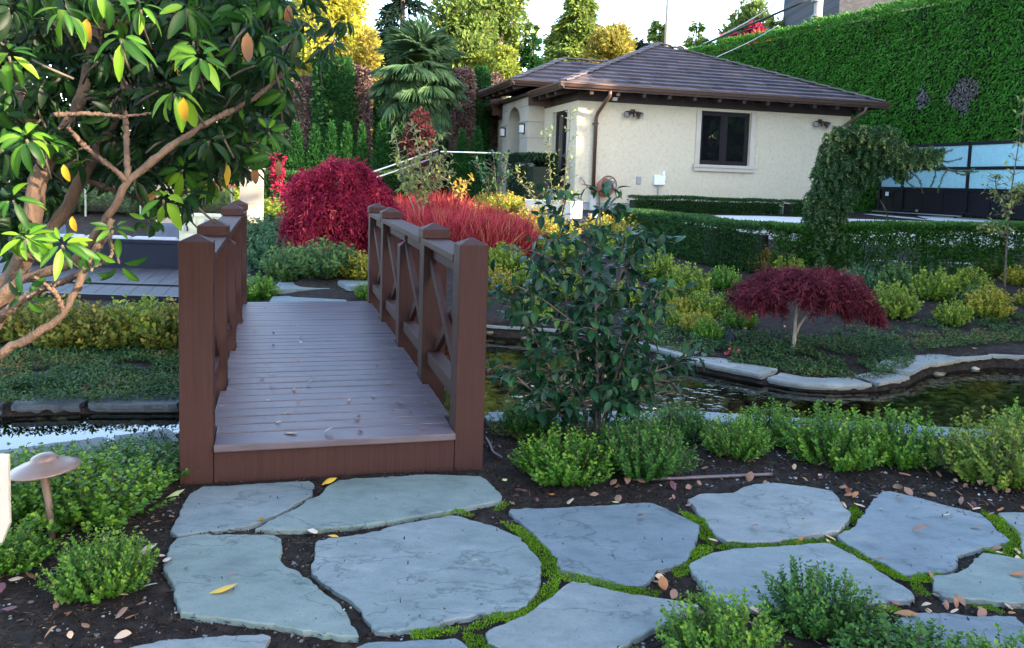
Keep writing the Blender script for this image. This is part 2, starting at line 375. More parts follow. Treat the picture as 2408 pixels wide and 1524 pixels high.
M['lf_grey'] = foliage('bare_grey_twigs', [(0,(.08,.07,.075)),(.5,(.20,.18,.18)),(1,(.34,.31,.30))], .9, .1, .1)
M['lf_wine'] = foliage('shade_toned_wine_leaf', [(0,(.03,.006,.008)),(.6,(.065,.014,.016)),(1,(.11,.035,.03))], .6, .15, .2)  # darkened wine leaf; the shade below the palm is put into the colour
M['lf_gold'] = foliage('golden_cypress_spray', [(0,(.20,.20,.02)),(.5,(.34,.32,.035)),(1,(.48,.40,.05))], .55, .35, .2)
M['lf_yelgreen'] = foliage('yellow_green_leaf', [(0,(.10,.14,.02)),(.5,(.19,.23,.025)),(1,(.34,.31,.04))], .5, .35, .2)
M['lf_olive'] = foliage('olive_green_leaf', [(0,(.045,.085,.02)),(.5,(.11,.165,.03)),(1,(.27,.29,.06))], .55, .3, .2)
M['lf_conifer'] = foliage('conifer_needle', [(0,(.06,.11,.02)),(.5,(.14,.20,.035)),(1,(.29,.32,.06))], .6, .25, .2)
M['lf_darkfir'] = foliage('dark_fir_needle', [(0,(.008,.018,.014)),(.6,(.016,.034,.022)),(1,(.035,.06,.03))], .6, .1, .2)
M['lf_orange'] = foliage('autumn_leaf_crown', [(0,(.12,.13,.02)),(.5,(.24,.2,.03)),(1,(.36,.2,.035))], .55, .35, .2)
M['lf_palm'] = foliage('palm_frond', [(0,(.028,.070,.034)),(.5,(.066,.135,.058)),(1,(.14,.23,.08))], .4, .2, .4)
M['dead_palm'] = foliage('dry_palm_frond', [(0,(.10,.07,.045)),(1,(.24,.18,.12))], .8, .15, .1)
def leafmat(name, c1, c2):
    m, nt, b, out = newmat(name)
    v = coord(nt, 'Object'); n = noise_node(nt, v, 40, 5); r = ramp_node(nt, n.outputs[0], [(.3,c1),(.7,c2)])
    nt.links.new(r.outputs[0], b.inputs["Base Color"]); b.inputs["Roughness"].default_value = .6
    return m
LEAF = {'yellow': leafmat('yellow_fallen_leaf', (.42,.22,.015), (.62,.38,.03)),
        'orange': leafmat('orange_fallen_leaf', (.22,.075,.02), (.40,.15,.04)),
        'tan': leafmat('tan_fallen_leaf', (.36,.22,.13), (.55,.38,.24)),
        'brown': leafmat('brown_fallen_leaf', (.13,.06,.035), (.27,.135,.08)),
        'purple': leafmat('purple_fallen_leaf', (.06,.018,.022), (.12,.035,.035)),
        'pale': leafmat('pale_fallen_leaf', (.48,.38,.27), (.62,.52,.40)),
        'lime': leafmat('lime_fallen_leaf', (.35,.36,.12), (.5,.5,.2))}

# ------------------------------------------------------------------ leaf clouds
CARD = (np.array([(0,0,0),(.5,.45,0),(0,1,0),(-.5,.45,0)]), np.array([(0,1,2,3)]))
LEAF2 = (np.array([(0,0,0),(.38,.32,.06),(.36,.68,.05),(0,1,-.03),(-.36,.68,.05),(-.38,.32,.06)]), np.array([(0,1,2,3),(0,3,4,5)]))
LEAFR = (np.array([(0,0,0),(.40,.36,.05),(.45,.76,.04),(0,1,-.02),(-.45,.76,.04),(-.40,.36,.05)]), np.array([(0,1,2,3),(0,3,4,5)]))
BLADE = (np.array([(-.5,0,0),(.5,0,0),(.12,1,0),(-.12,1,0)]), np.array([(0,1,2,3)]))
def long_leaf(seg, droop, fold, wf):
    vs = []; fs = []
    for i in range(seg+1):
        t = i/seg; wd = wf(t); a = droop*t
        y = math.sin(a)/max(droop,1e-5) if droop else t; z = -(1 - math.cos(a))/max(droop,1e-5) if droop else 0
        for sx in (-1, 0, 1): vs.append((sx*wd, y, z + abs(sx)*fold*wd*.33))
    for i in range(seg):
        for k in range(2): a = i*3 + k; fs.append((a, a+1, a+4, a+3))
    return np.array(vs), np.array(fs)
RHODO = long_leaf(5, .55, .35, lambda t: .5*max(0.03, math.sin(math.pi*min(1, t**.85*.98))**.7))
RHODO2 = long_leaf(5, 1.1, .45, lambda t: .5*max(0.03, math.sin(math.pi*min(1, t**.85*.98))**.7))
CAM = long_leaf(4, .5, .4, lambda t: .5*max(0.03, math.sin(math.pi*min(1, t**.8*.98))**.8))
def nrm(a): return a/(np.linalg.norm(a, axis=-1, keepdims=True) + 1e-9)
def cloud(tpl, P, D, N, L, W, rnd):
    P = np.asarray(P, float); n = len(P); D = nrm(np.asarray(D, float)); N = np.asarray(N, float)
    X = nrm(np.cross(D, N)); N = np.cross(X, D)
    L = np.broadcast_to(L, (n,)); W = np.broadcast_to(W, (n,))
    tv, tf = tpl; k = len(tv)
    V = P[:,None] + tv[None,:,0,None]*(W[:,None,None]*X[:,None]) + tv[None,:,1,None]*(L[:,None,None]*D[:,None]) + tv[None,:,2,None]*(L[:,None,None]*N[:,None])
    Fc = (tf[None] + (np.arange(n)*k)[:,None,None]).reshape(-1, tf.shape[1])
    rn = np.repeat(np.broadcast_to(rnd, (n,))[:,None], k, 1).astype(float)
    if k in (18, 15): rn[:,1::3] = np.minimum(rn[:,1::3] + .13, np.maximum(rn[:,1::3], .92))   # paler midrib
    return V.reshape(-1,3), Fc, rn.ravel()
def merge(parts):
    V = []; Fc = []; Rn = []; o = 0
    for v, f, r in parts: V.append(v); Fc.append(f + o); Rn.append(r); o += len(v)
    return np.concatenate(V), np.concatenate(Fc), np.concatenate(Rn)
def leaves(name, data, mat, parent=None, smooth=False):
    V, Fc, r = data
    if parent: V = V - np.array(wroot(parent))
    return link(name, np_mesh(name, V, Fc, r, smooth), mat, parent)
def rdir(n): return nrm(rng.normal(size=(n,3)))

# ------------------------------------------------------------------ ground
def axis(segs):
    a = []
    for s0, s1, st in segs: a += list(np.arange(s0, s1, st))
    return np.array(a + [segs[-1][1]])
gx = axis([(-220,-40,30),(-40,-12,4),(-12,-4.2,.5),(-4.2,-3,.1),(-3,5.2,.055),(5.2,8,.2),(8,20,1),(20,50,5),(50,260,35)])
gy = axis([(-60,-4,8),(-4,1,1),(1,2.2,.2),(2.2,9.4,.055),(9.4,13,.15),(13,20,.5),(20,50,3),(50,450,40)])
XX, YY = np.meshgrid(gx, gy); ZZ = H(XX, YY)
V = np.stack([XX.ravel(), YY.ravel(), ZZ.ravel()], 1); nx = len(gx); ny = len(gy)
ii = (np.arange(ny-1)[:,None]*nx + np.arange(nx-1)[None]).ravel()
ground = link('ground', np_mesh('ground', V, np.stack([ii, ii+1, ii+nx+1, ii+nx], 1), None, True), M['soil'])
tag(ground, 'dark brown soil of the garden beds around the pond', 'ground', kind='structure')

# water
m, nt, b, out = newmat('pond_water'); M['water'] = m
fr = nt.nodes.new("ShaderNodeFresnel"); fr.inputs[0].default_value = 1.5
gl = nt.nodes.new("ShaderNodeBsdfGlossy"); gl.inputs["Roughness"].default_value = .015
tr = nt.nodes.new("ShaderNodeBsdfTransparent"); tr.inputs[0].default_value = (.62,.66,.42,1)
mx = nt.nodes.new("ShaderNodeMixShader"); geo = nt.nodes.new("ShaderNodeNewGeometry")
n1 = noise_node(nt, geo.outputs["Position"], 3.0, 3, .5); n2 = noise_node(nt, geo.outputs["Position"], 14, 2, .5)
ad = nt.nodes.new("ShaderNodeMath"); ad.operation = 'MULTIPLY_ADD'; ad.inputs[1].default_value = .25
nt.links.new(n2.outputs[0], ad.inputs[0]); nt.links.new(n1.outputs[0], ad.inputs[2])
bp = nt.nodes.new("ShaderNodeBump"); bp.inputs["Distance"].default_value = .02
# ripples are stronger at the open right end of the pond
sx = nt.nodes.new("ShaderNodeSeparateXYZ"); nt.links.new(geo.outputs["Position"], sx.inputs[0])
mr = nt.nodes.new("ShaderNodeMapRange"); mr.inputs[1].default_value = -1.5; mr.inputs[2].default_value = 3.2; mr.inputs[3].default_value = .012; mr.inputs[4].default_value = .55
nt.links.new(sx.outputs[0], mr.inputs[0]); nt.links.new(mr.outputs[0], bp.inputs["Strength"])
nt.links.new(ad.outputs[0], bp.inputs["Height"])
for nd in (fr, gl): nt.links.new(bp.outputs[0], nd.inputs["Normal"])
nt.links.new(fr.outputs[0], mx.inputs[0]); nt.links.new(tr.outputs[0], mx.inputs[1]); nt.links.new(gl.outputs[0], mx.inputs[2]); nt.links.new(mx.outputs[0], out.inputs[0])
e = np.roll(POND,-1,0) - np.roll(POND,1,0); nn = nrm(np.stack([e[:,1], -e[:,0]], 1))
WP = POND + nn*.06
tag(MB().add([(p[0],p[1],WATER) for p in WP], [tuple(range(len(WP)))]).build('water', m), 'shallow garden pond water running under the bridge', 'water', kind='structure')
# pebbles on the pond bed
ICO_V = []; 
def ico():
    import bmesh
    bm = bmesh.new(); bmesh.ops.create_icosphere(bm, subdivisions=1, radius=1)
    v = np.array([p.co[:] for p in bm.verts]); f = np.array([[q.index for q in fc.verts] for fc in bm.faces]); bm.free(); return v, f
IV, IF = ico()
def stones_np(P, S, rot, rnd):
    n = len(P); c, s = np.cos(rot), np.sin(rot)
    V = IV[None]*S[:,None]; V = V*(1 + .18*rng.normal(size=(n, len(IV), 1)))
    X = V[...,0]*c[:,None] - V[...,1]*s[:,None]; Y = V[...,0]*s[:,None] + V[...,1]*c[:,None]
    V = np.stack([X, Y, V[...,2]], -1) + P[:,None]
    return V.reshape(-1,3), (IF[None] + (np.arange(n)*len(IV))[:,None,None]).reshape(-1,3), np.repeat(rnd, len(IV))
n = 9000; px = rng.uniform(-3, 5, n); py = rng.uniform(4.6, 9, n); k = poly_sd(px, py, POND) < -.05; px, py = px[k], py[k]; n = len(px)
sz = rng.uniform(.02,.06,n)[:,None]*np.stack([rng.uniform(.8,1.5,n), rng.uniform(.7,1,n), rng.uniform(.4,.6,n)], 1)
d = stones_np(np.stack([px,py,H(px,py)+.01],1), sz, rng.uniform(0,6.3,n), rng.random(n))
M['pondpeb'] = foliage('pond_pebble', [(0,(.05,.045,.03)),(.5,(.13,.115,.07)),(.9,(.24,.21,.13)),(1,(.4,.37,.28))], .5, 0)
tag(link('pond_pebbles', np_mesh('pond_pebbles', *d, True), M['pondpeb']), 'rounded pebbles lying on the pond bed', 'pebbles', kind='stuff')

# ------------------------------------------------------------------ paving
def c2(x, y): return (376.2 + .3906*x, 1072.3 + .3906*y)
def c3(x, y): return (1128.7 + .3125*x, 1072.3 + .3125*y)
def c5(x, y): return (526.7 + .2469*x, 357.4 + .2469*y)
def rough_poly(pts, step=.03, amp=.004, seed=0):
    rg = np.random.default_rng(seed); out = []
    n = len(pts)
    for i in range(n):
        a = np.array(pts[i]); b = np.array(pts[(i+1) % n]); L = np.linalg.norm(b - a); k = max(1, int(L/step)); nv = np.array([b[1]-a[1], a[0]-b[0]])/(L + 1e-9)
        for j in range(k):
            t = j/k; p = a + (b - a)*t
            if j: p = p + nv*rg.normal()*amp
            out.append(p)
    P = np.array(out)
    return (np.roll(P,1,0) + P*14 + np.roll(P,-1,0))/16
FLAGS = [
 (c2, [(60,450),(180,225),(260,180),(420,178),(700,158),(900,148),(925,162),(920,225),(870,260),(720,340),(560,410),(400,440),(220,460),(100,475)], 'left of two flagstones set against the bridge step, layered cleft surface', 0),
 (c2, [(570,440),(700,370),(830,310),(900,260),(960,240),(1010,180),(1080,145),(1300,130),(1600,112),(1930,122),(1975,150),(2060,240),(2055,265),(1850,310),(1560,360),(1300,405),(1150,425),(900,440),(700,445)], 'long greenish flagstone set against the right half of the bridge step', 2),
 (c2, [(100,500),(220,478),(420,475),(690,478),(730,500),(735,560),(720,625),(760,670),(840,700),(920,770),(1080,890),(1140,980),(1200,1095),(1100,1090),(600,1010),(120,945),(70,760),(20,690),(50,560),(80,520)], 'blue grey flagstone with a big yellow leaf on it', 1),
 (c2, [(950,505),(1220,470),(1400,420),(1740,355),(1800,360),(2040,430),(2150,480),(2250,580),(2305,650),(2280,800),(2220,870),(2150,930),(1900,950),(1750,985),(1600,1035),(1350,1055),(1290,1050),(1220,940),(1130,850),(1000,770),(910,700),(930,600),(935,520)], 'largest flagstone of the path, in the middle below the bridge step', 1),
 (c2, [(-200,1160),(0,1110),(140,1105),(300,1090),(480,1080),(620,1070),(670,1085),(640,1140),(560,1260),(300,1330),(-100,1330)], 'flagstone cut off by the picture edge below the yellow leaf', 0),
 (c2, [(1180,1156),(1240,1130),(1500,1115),(1780,1100),(1850,1150),(1880,1220),(1700,1320),(1300,1320),(1150,1220)], 'small tip of a flagstone at the bottom edge below the largest stone', 1),
 (c3, [(225,395),(500,390),(900,370),(1200,352),(1310,355),(1380,385),(1500,440),(1655,515),(1640,600),(1610,700),(1560,780),(1450,830),(1330,855),(1290,910),(1230,970),(1150,975),(950,950),(800,905),(700,880),(590,850),(575,800),(585,770),(500,680),(400,580),(300,490),(215,420)], 'smooth grey flagstone below the two boxwoods by the camellia', 1),
 (c3, [(1560,330),(1660,285),(1900,280),(1970,240),(2050,215),(2236,205),(2486,235),(2636,260),(2696,310),(2736,380),(2796,430),(2756,500),(2696,568),(2486,590),(2386,618),(2186,645),(1936,645),(1856,640),(1780,600),(1720,520),(1640,440),(1620,390)], 'rounded flagstone with a curved crack next to the brown drip hose', 0),
 (c3, [(1570,825),(1750,730),(1900,700),(2200,685),(2400,672),(2586,655),(2646,665),(2786,740),(2916,810),(3036,890),(3186,980),(3276,1070),(3236,1092),(3086,1090),(2886,1120),(2586,1150),(2386,1175),(2186,1165),(1986,1130),(1786,1090),(1706,1020),(1640,930),(1590,870)], 'pale flagstone half hidden by the boxwood in the right foreground', 0),
 (c3, [(2686,595),(2816,530),(2876,440),(2946,340),(3016,270),(3086,262),(3286,310),(3486,365),(3766,430),(3816,470),(3886,550),(3996,635),(3956,655),(3816,680),(3676,720),(3586,750),(3601,810),(3566,850),(3486,875),(3286,888),(3176,890),(3066,820),(2936,760),(2786,680),(2706,620)], 'large flagstone with two long branching cracks', 1),
 (c3, [(3896,430),(3986,425),(4186,425),(4386,500),(4386,760),(4086,740),(4066,640),(4026,550),(3946,480)], 'flagstone cut by the right picture edge beside leaf filled joint', 0),
 (c3, [(3406,905),(3586,885),(3656,850),(3716,790),(3776,730),(3886,745),(4094,780),(4286,800),(4386,1000),(4286,1120),(3986,1110),(3786,1080),(3486,1065),(3401,1010)], 'flagstone at the right edge with one orange leaf on it', 2),
 (c3, [(3166,1180),(3386,1170),(3686,1200),(4036,1205),(4094,1260),(4186,1450),(3886,1600),(3186,1600),(3036,1450),(3086,1280)], 'flagstone mostly covered by boxwood shoots in the lower right corner', 0),
 (c3, [(700,940),(900,985),(1100,1030),(1400,1075),(1650,1120),(1640,1145),(1540,1200),(1350,1290),(1200,1360),(1080,1430),(900,1520),(300,1520),(60,1400),(40,1330),(100,1290),(300,1210),(340,1200),(450,1110),(560,1040),(650,965)], 'plain grey flagstone at the bottom edge left of the boxwood', 0)]
STONE_TOP = .020; FLAGP = []
for i, (cf, pts, lab, k) in enumerate(FLAGS):
    P = [onz(*cf(*p), STONE_TOP)[:2] for p in pts]
    P = rough_poly(P, .022, .0042, i); FLAGP.append(P)
    tag(MB().slab(P, -.04, STONE_TOP + .002*(i % 3), .004).build('flagstone', STONES[(k, k, 2, 0, 3, 1, 4, 3, 0, 1, 3, 2, 4, 3)[i] if k != 2 else 2]), lab, 'flagstone', 'flagstones of the garden path')
for i, (pts, lab) in enumerate([([(510,1288),(1020,1288),(1015,1350),(460,1355)], 'rear pale flagstone of two beyond the far end of the bridge'),
                    ([(460,1372),(1120,1365),(1200,1440),(420,1440)], 'front pale flagstone touching the far end of the bridge'),
                    ([(1090,1290),(1350,1285),(1400,1340),(1200,1370),(1080,1330)], 'pale flagstone by the far right bridge post with moss beside it')]):
    P = np.array([onz(*c5(*p), .20)[:2] for p in pts]); c = P.mean(0); zt = float(np.mean([gz(*p) for p in P])) + .02
    tag(MB().slab(rough_poly(P, .05, .005, 40+i), zt - .06, zt, .005).build('flagstone', STONES[0]), lab, 'flagstone', 'flagstones beyond the bridge')

# coping stones round the pond
def polyline_resample(P, step):
    P = np.array(P); d = np.r_[0, np.cumsum(np.linalg.norm(np.diff(P, axis=0), axis=1))]
    t = np.linspace(0, d[-1], max(2, int(d[-1]/step) + 1))
    return np.stack([np.interp(t, d, P[:,0]), np.interp(t, d, P[:,1])], 1), t
def coping(edge, breaks, width, ztop, thick, labels, side, group, seed):
    """edge runs along the water, side +1/-1 says where land lies, breaks are arc lengths"""
    rg = np.random.default_rng(seed); P, t = polyline_resample(edge, .05)
    tn = np.gradient(P, axis=0); tn = nrm(tn); nv = np.stack([-tn[:,1], tn[:,0]], 1)*side
    for i in range(len(breaks)-1):
        a, b = breaks[i] - .012, breaks[i+1] + .012
        k = (t >= a) & (t <= b)
        if k.sum() < 3 or (i < len(labels) and 'beyond the' in labels[i] and 'edge' in labels[i]): continue
        inn = P[k] - nv[k]*.045 + nv[k]*rg.normal(size=(k.sum(),1))*.006
        wv = width*(1 + .25*(vnoise(t[k], t[k]*0, 3, seed) - .5) + .1*rg.normal())
        outr = P[k] + nv[k]*np.maximum(.12, wv)[:,None]
        poly = rough_poly(list(inn) + list(outr[::-1]), .05, .009, seed + i)
        z = ztop(P[k].mean(0)) + rg.uniform(-.008, .008)
        lab = labels[i] if i < len(labels) else labels[-1]
        under = rough_poly(list(inn + nv[k]*.03) + list(outr[::-1] - nv[k][::-1]*.02), .05, .008, seed + i + 50)
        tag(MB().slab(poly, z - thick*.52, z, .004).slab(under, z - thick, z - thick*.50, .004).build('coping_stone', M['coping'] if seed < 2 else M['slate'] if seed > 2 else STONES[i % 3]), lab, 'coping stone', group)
FE = [p for p in FAR if p[0] > -.9][::-1]   # left to right along the far bank
FEa = np.array(FE); dd = np.r_[0, np.cumsum(np.linalg.norm(np.diff(FEa, axis=0), axis=1))]
def arc(xd): # arc length at picture x on the far bank
    best = min(range(len(FEa)), key=lambda i: abs(1204 + F*FEa[i][0]/FEa[i][1] - xd)); return dd[best]
br = [0, arc(1145)*.6, arc(1145), arc(1250), arc(1380), arc(1500), arc(1650)+.05, arc(1800), arc(2060)-.05, arc(2130), arc(2330)-.03, arc(2470), arc(2700)]
coping(FE, br, .26, lambda p: max(.03, min(.075, gz(p[0], p[1]+.15) + .010)), .05,
  ['coping stone under the far right end of the bridge', 'coping stone right of the bridge rail on the far bank', 'coping stone of the far bank just left of the camellia',
   'coping stone of the far bank seen through the left side of the camellia', 'coping stone of the far bank behind the middle of the camellia', 'coping stone right of the camellia stems on the far bank',
   'long narrow coping stone below the pink flower', 'coping stone left of the curve below the small red maple', 'sunlit curved coping stone directly below the small red maple',
   'short coping stone at the inner bend with creeping plants over it', 'wide layered coping stone right of the bend on the far bank', 'rough layered coping stone at the right picture edge', 'coping stone beyond the right picture edge'], 1, 'coping stones of the pond edge', 1)
NEr = [p for p in NEAR if p[0] > -.3]; 
dn = np.r_[0, np.cumsum(np.linalg.norm(np.diff(np.array(NEr), axis=0), axis=1))][-1]
coping(NEr, [0,.42,.95,1.45,2.2,2.9,3.7,dn], .17, lambda p: .025, .07, ['near bank coping stone touching the right side of the bridge', 'near bank coping stone left of the camellia foot', 'near bank coping stone behind the camellia foot',
   'near bank coping stone right of the camellia', 'near bank coping stone behind the second boxwood from the camellia', 'near bank coping stone behind the middle boxwoods', 'near bank coping stone behind the rightmost boxwood'], -1, 'coping stones of the pond edge', 2)
NEl = [p for p in NEAR if p[0] < -1.6]
dn = np.r_[0, np.cumsum(np.linalg.norm(np.diff(np.array(NEl), axis=0), axis=1))][-1]
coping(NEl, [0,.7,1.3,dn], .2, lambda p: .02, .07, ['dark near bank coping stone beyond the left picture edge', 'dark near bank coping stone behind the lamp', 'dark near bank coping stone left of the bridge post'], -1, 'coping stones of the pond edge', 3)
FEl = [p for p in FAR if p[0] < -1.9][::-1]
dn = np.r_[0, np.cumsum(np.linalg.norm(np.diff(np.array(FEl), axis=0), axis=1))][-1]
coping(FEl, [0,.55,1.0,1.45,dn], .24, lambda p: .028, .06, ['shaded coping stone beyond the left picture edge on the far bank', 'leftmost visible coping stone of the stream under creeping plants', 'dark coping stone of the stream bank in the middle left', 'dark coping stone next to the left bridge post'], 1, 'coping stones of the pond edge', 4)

# ------------------------------------------------------------------ bridge
W_, PB, SP = 1.2299, .158, 1.1293
VS = [0, SP, 2*SP, 3*SP, 3*SP + 1.1394]
def deckz(v): return .205 + .040*v/4.53 + .012*math.sin(math.pi*max(0, min(1, v/4.6)))
bridge = thing('foot_bridge', 'brown stained timber foot bridge with cross braced railings over the garden pond', 'bridge', BR(W_/2, 0, 0))
v = .012; nb = 0
while v < 4.62:
    b = MB(BR); wd = .136 if v > .05 else .15
    z = deckz(v + .07) + random.uniform(-.0012, .0012)
    x0, x1 = (-.03, W_ + .03)
    if v < PB + .02: x0, x1 = .004, W_ - .004
    for q in VS[1:]:
        if q - wd < v < q + PB: x0, x1 = .004, W_ - .004
    b.box(x0, x1, v if nb else -.035, v + wd, z - .036, z); b.build('deck_board', M['deck_wood'], bridge, .004)
    v += wd + .008; nb += 1
MB(BR).box(.003, W_ - .003, .0, .04, -.08, deckz(0) - .037).build('riser_board', M['post_wood'], bridge, .003)
for u0, u1 in ((-.028, -.002), (W_ + .002, W_ + .028), (.3,.35), (W_-.35, W_-.3)):
    MB(BR).box(u0, u1, .05, 4.6, -.06, .165).build('stringer', M['post_wood'], bridge)
HC = 1.0476; CAPH = .045; RT0 = HC - CAPH - .062
for s in (0, 1):
    u0, u1 = (-PB, 0) if s == 0 else (W_, W_ + PB)
    um = (u0 + u1)/2
    for k in range(5):
        v0 = VS[k]; dz = deckz(v0)
        if k == 0:
            o = MB(BR).post(u0, u1, v0, v0 + PB, -.15, 1.213, .038).build('post', M['post_wood'], bridge, .004)
        elif k == 2:
            o = MB(BR).post(u0, u1, v0, v0 + PB, dz - .25, dz + RT0 - .15, .055).build('post', M['post_wood'], bridge, .004)
        else:
            o = MB(BR).box(u0, u1, v0, v0 + PB, dz - .25, dz + RT0 + .002).build('post', M['post_wood'], bridge, .004)
            e = .012
            MB(BR).post(u0 - e, u1 + e, v0 - e, v0 + PB + e, dz + RT0 + .003, dz + HC - CAPH, CAPH).build('post_cap', M['post_wood'], o, .003)
    # rails run from post to post
    def rail(nm, va, vb, za, zb, w0, w1, th):
        b = MB(BR); b.add([(w0,va,za-th),(w1,va,za-th),(w1,vb,zb-th),(w0,vb,zb-th),(w0,va,za),(w1,va,za),(w1,vb,zb),(w0,vb,zb)],
              [(3,2,1,0),(4,5,6,7),(0,1,5,4),(1,2,6,5),(2,3,7,6),(3,0,4,7)]); return b.build(nm, M['post_wood'], bridge, .004)
    zt = lambda v: deckz(v) + RT0
    rail('handrail', PB + .002, VS[1] - .014, 1.15, zt(VS[1]), u0 - .004, u1 + .004, .042)
    rail('handrail', VS[1] + PB + .014, VS[3] - .014, zt(VS[1] + PB), zt(VS[3]), u0 - .004, u1 + .004, .042)
    rail('handrail', VS[3] + PB + .014, VS[4] - .014, zt(VS[3] + PB), zt(VS[4]), u0 - .004, u1 + .004, .042)
    for k in range(4):
        va, vb = VS[k] + PB + .002, VS[k+1] - .002
        ta = (1.15 if k == 0 else zt(va)) - .044; tb = zt(vb) - .044
        rail('under_rail', va, vb, ta, tb, um - .02, um + .02, .085)
        ba, bb = deckz(va) + .20, deckz(vb) + .20
        rail('bottom_rail', va, vb, ba, bb, um - .045, um + .045, .085)
        o1 = MB(BR).bar((um - .021, va, ba + .02), (um - .021, vb, tb - .11), .036, .066, (0,0,1)); o1.build('brace', M['post_wood'], bridge, .003)
        o1 = MB(BR).bar((um + .021, va, ta - .11), (um + .021, vb, bb + .02), .036, .066, (0,0,1)); o1.build('brace', M['post_wood'], bridge, .003)

# ------------------------------------------------------------------ house
house = thing('stucco_house', 'low cream stucco garden house with brown tiled hip roof and brown gutters', 'house', HW(3.9, 4.5, .95))
UW, VL = 7.9, 9.15
ZB, ZT = 1.11, 3.62
def wall_holes(mb, f, a0, a1, z0, z1, holes):
    """wall in local strips; f(a0,a1,z0,z1) adds one box"""
    As = sorted({a0, a1} | {h[0] for h in holes} | {h[1] for h in holes}); Zs = sorted({z0, z1} | {h[2] for h in holes} | {h[3] for h in holes})
    for i in range(len(As)-1):
        for j in range(len(Zs)-1):
            am, zm = (As[i]+As[i+1])/2, (Zs[j]+Zs[j+1])/2
            if any(h[0] < am < h[1] and h[2] < zm < h[3] for h in holes): continue
            f(As[i], As[i+1], Zs[j], Zs[j+1])
mw = MB(HW)
FWIN = (3.387, 4.84, 2.17, 3.55)
LW1, LW2 = (.62, 1.82, 1.75, 3.45), (6.25, 7.15, 1.75, 3.3)
wall_holes(mw, lambda a, b, c, d: mw.box(a, b, 0, .22, c, d), 0, UW, ZB, ZT, [FWIN])
wall_holes(mw, lambda a, b, c, d: mw.box(0, .22, a, b, c, d), .22, VL, ZB, ZT, [LW1, LW2, (3.0, 5.2, ZB, ZT)])
mw.box(UW - .22, UW, .22, VL, ZB, ZT); mw.box(0, UW, VL, VL + .2, ZB, ZT)
mw.build('wall', M['stucco'], house)
MB(HW).box(.03, UW - .03, .03, VL, .5, ZB - .002).build('foundation', M['conc_wall'], house)
# frieze under the eaves
MB(HW).box(-.012, UW + .012, -.012, .24, ZT + .003, ZT + .3).box(-.012, .24, .243, 2.7, ZT + .003, ZT + .3).box(-.012, .24, 5.5, VL, ZT + .003, ZT + .3).build('frieze', M['dark_brown'], house)
# windows
def window(parent, ax, h, trim, pane_split=2, depth=.06):
    """ax 'u': in the front wall; 'v': in the left wall"""
    a0, a1, z0, z1 = h
    def B(mb, p0, p1, d0, d1, q0, q1):
        return mb.box(p0, p1, d0, d1, q0, q1) if ax == 'u' else mb.box(d0, d1, p0, p1, q0, q1)
    f = MB(HW); e = .06
    B(f, a0+.002, a0+e, depth, depth+.07, z0+.002, z1-.002); B(f, a1-e, a1-.002, depth, depth+.07, z0+.002, z1-.002)
    B(f, a0+e+.001, a1-e-.001, depth, depth+.07, z1-e, z1-.002); B(f, a0+e+.001, a1-e-.001, depth, depth+.07, z0+.002, z0+e)
    am = (a0+a1)/2; B(f, am-.05, am+.05, depth-.004, depth+.066, z0+e+.001, z1-e-.001)
    # inner casement rails
    for s0, s1 in ((a0+e, am-.05), (am+.05, a1-e)):
        B(f, s0+.001, s0+.045, depth+.012, depth+.06, z0+e+.002, z1-e-.002); B(f, s1-.045, s1-.001, depth+.012, depth+.06, z0+e+.002, z1-e-.002)
        B(f, s0+.046, s1-.046, depth+.012, depth+.06, z1-e-.05, z1-e-.002); B(f, s0+.046, s1-.046, depth+.012, depth+.06, z0+e+.002, z0+e+.05)
    fr = f.build('window', M['frame'], parent)
    for s0, s1 in ((a0+e, am-.05), (am+.05, a1-e)):
        g = MB(HW); B(g, s0+.002, s1-.002, depth+.03, depth+.04, z0+e+.003, z1-e-.003); g.build('pane', M['pane'], fr)
    bk = MB(HW); B(bk, a0+.001, a1-.001, .12, .2, z0, z1); bk.build('backing', M['black_metal'], fr)
    if trim:
        w1 = .13
        for p0, p1 in ((a0-w1, a0-.001), (a1+.001, a1+w1)): t = MB(HW); B(t, p0, p1, -.045, .03, z0, z1+.03); t.build('surround', M['limestone'], fr)
        t = MB(HW); B(t, a0-w1-.05, a1+w1+.05, -.09, .03, z0-.075, z0-.003); B(t, a0-w1-.03, a1+w1+.03, -.065, .02, z0-.17, z0-.078)
        t.build('sill', M['limestone'], fr)
    return fr
window(house, 'u', FWIN, True); window(house, 'v', LW1, True); window(house, 'v', LW2, True)
# portico
PO0, PO1, PU, PZ = 2.7, 5.5, -.48, 3.98
pt = MB(HW)
av0, av1, spr = 3.5, 4.82, 3.28; AR = .46; vc = (av0+av1)/2; ra = (av1-av0)/2
def portico(mb, u0, u1):
    mb.box(u0, u1, PO0, av0, ZB - .5, spr); mb.box(u0, u1, av1, PO1, ZB - .5, spr)
    # arch head: wedge by wedge up to the top
    n = 14
    for i in range(n):
        t0, t1 = math.pi*i/n, math.pi*(i+1)/n
        va, vb = vc + ra*math.cos(t1), vc + ra*math.cos(t0); za, zb = spr + AR*math.sin(t1), spr + AR*math.sin(t0)
        mb.add([(u0,va,za),(u1,va,za),(u1,vb,zb),(u0,vb,zb),(u0,va,PZ),(u1,va,PZ),(u1,vb,PZ),(u0,vb,PZ)],
               [(3,2,1,0),(4,5,6,7),(0,1,5,4),(1,2,6,5),(2,3,7,6),(3,0,4,7)])
    mb.box(u0, u1, PO0, av0, spr, PZ); mb.box(u0, u1, av1, PO1, spr, PZ)
portico(pt, PU, .3)
por = pt.build('portico', M['limestone'], house)
def jn(*a): MB(HW).box(*a).build('joint', M['limestone_joint'], por)
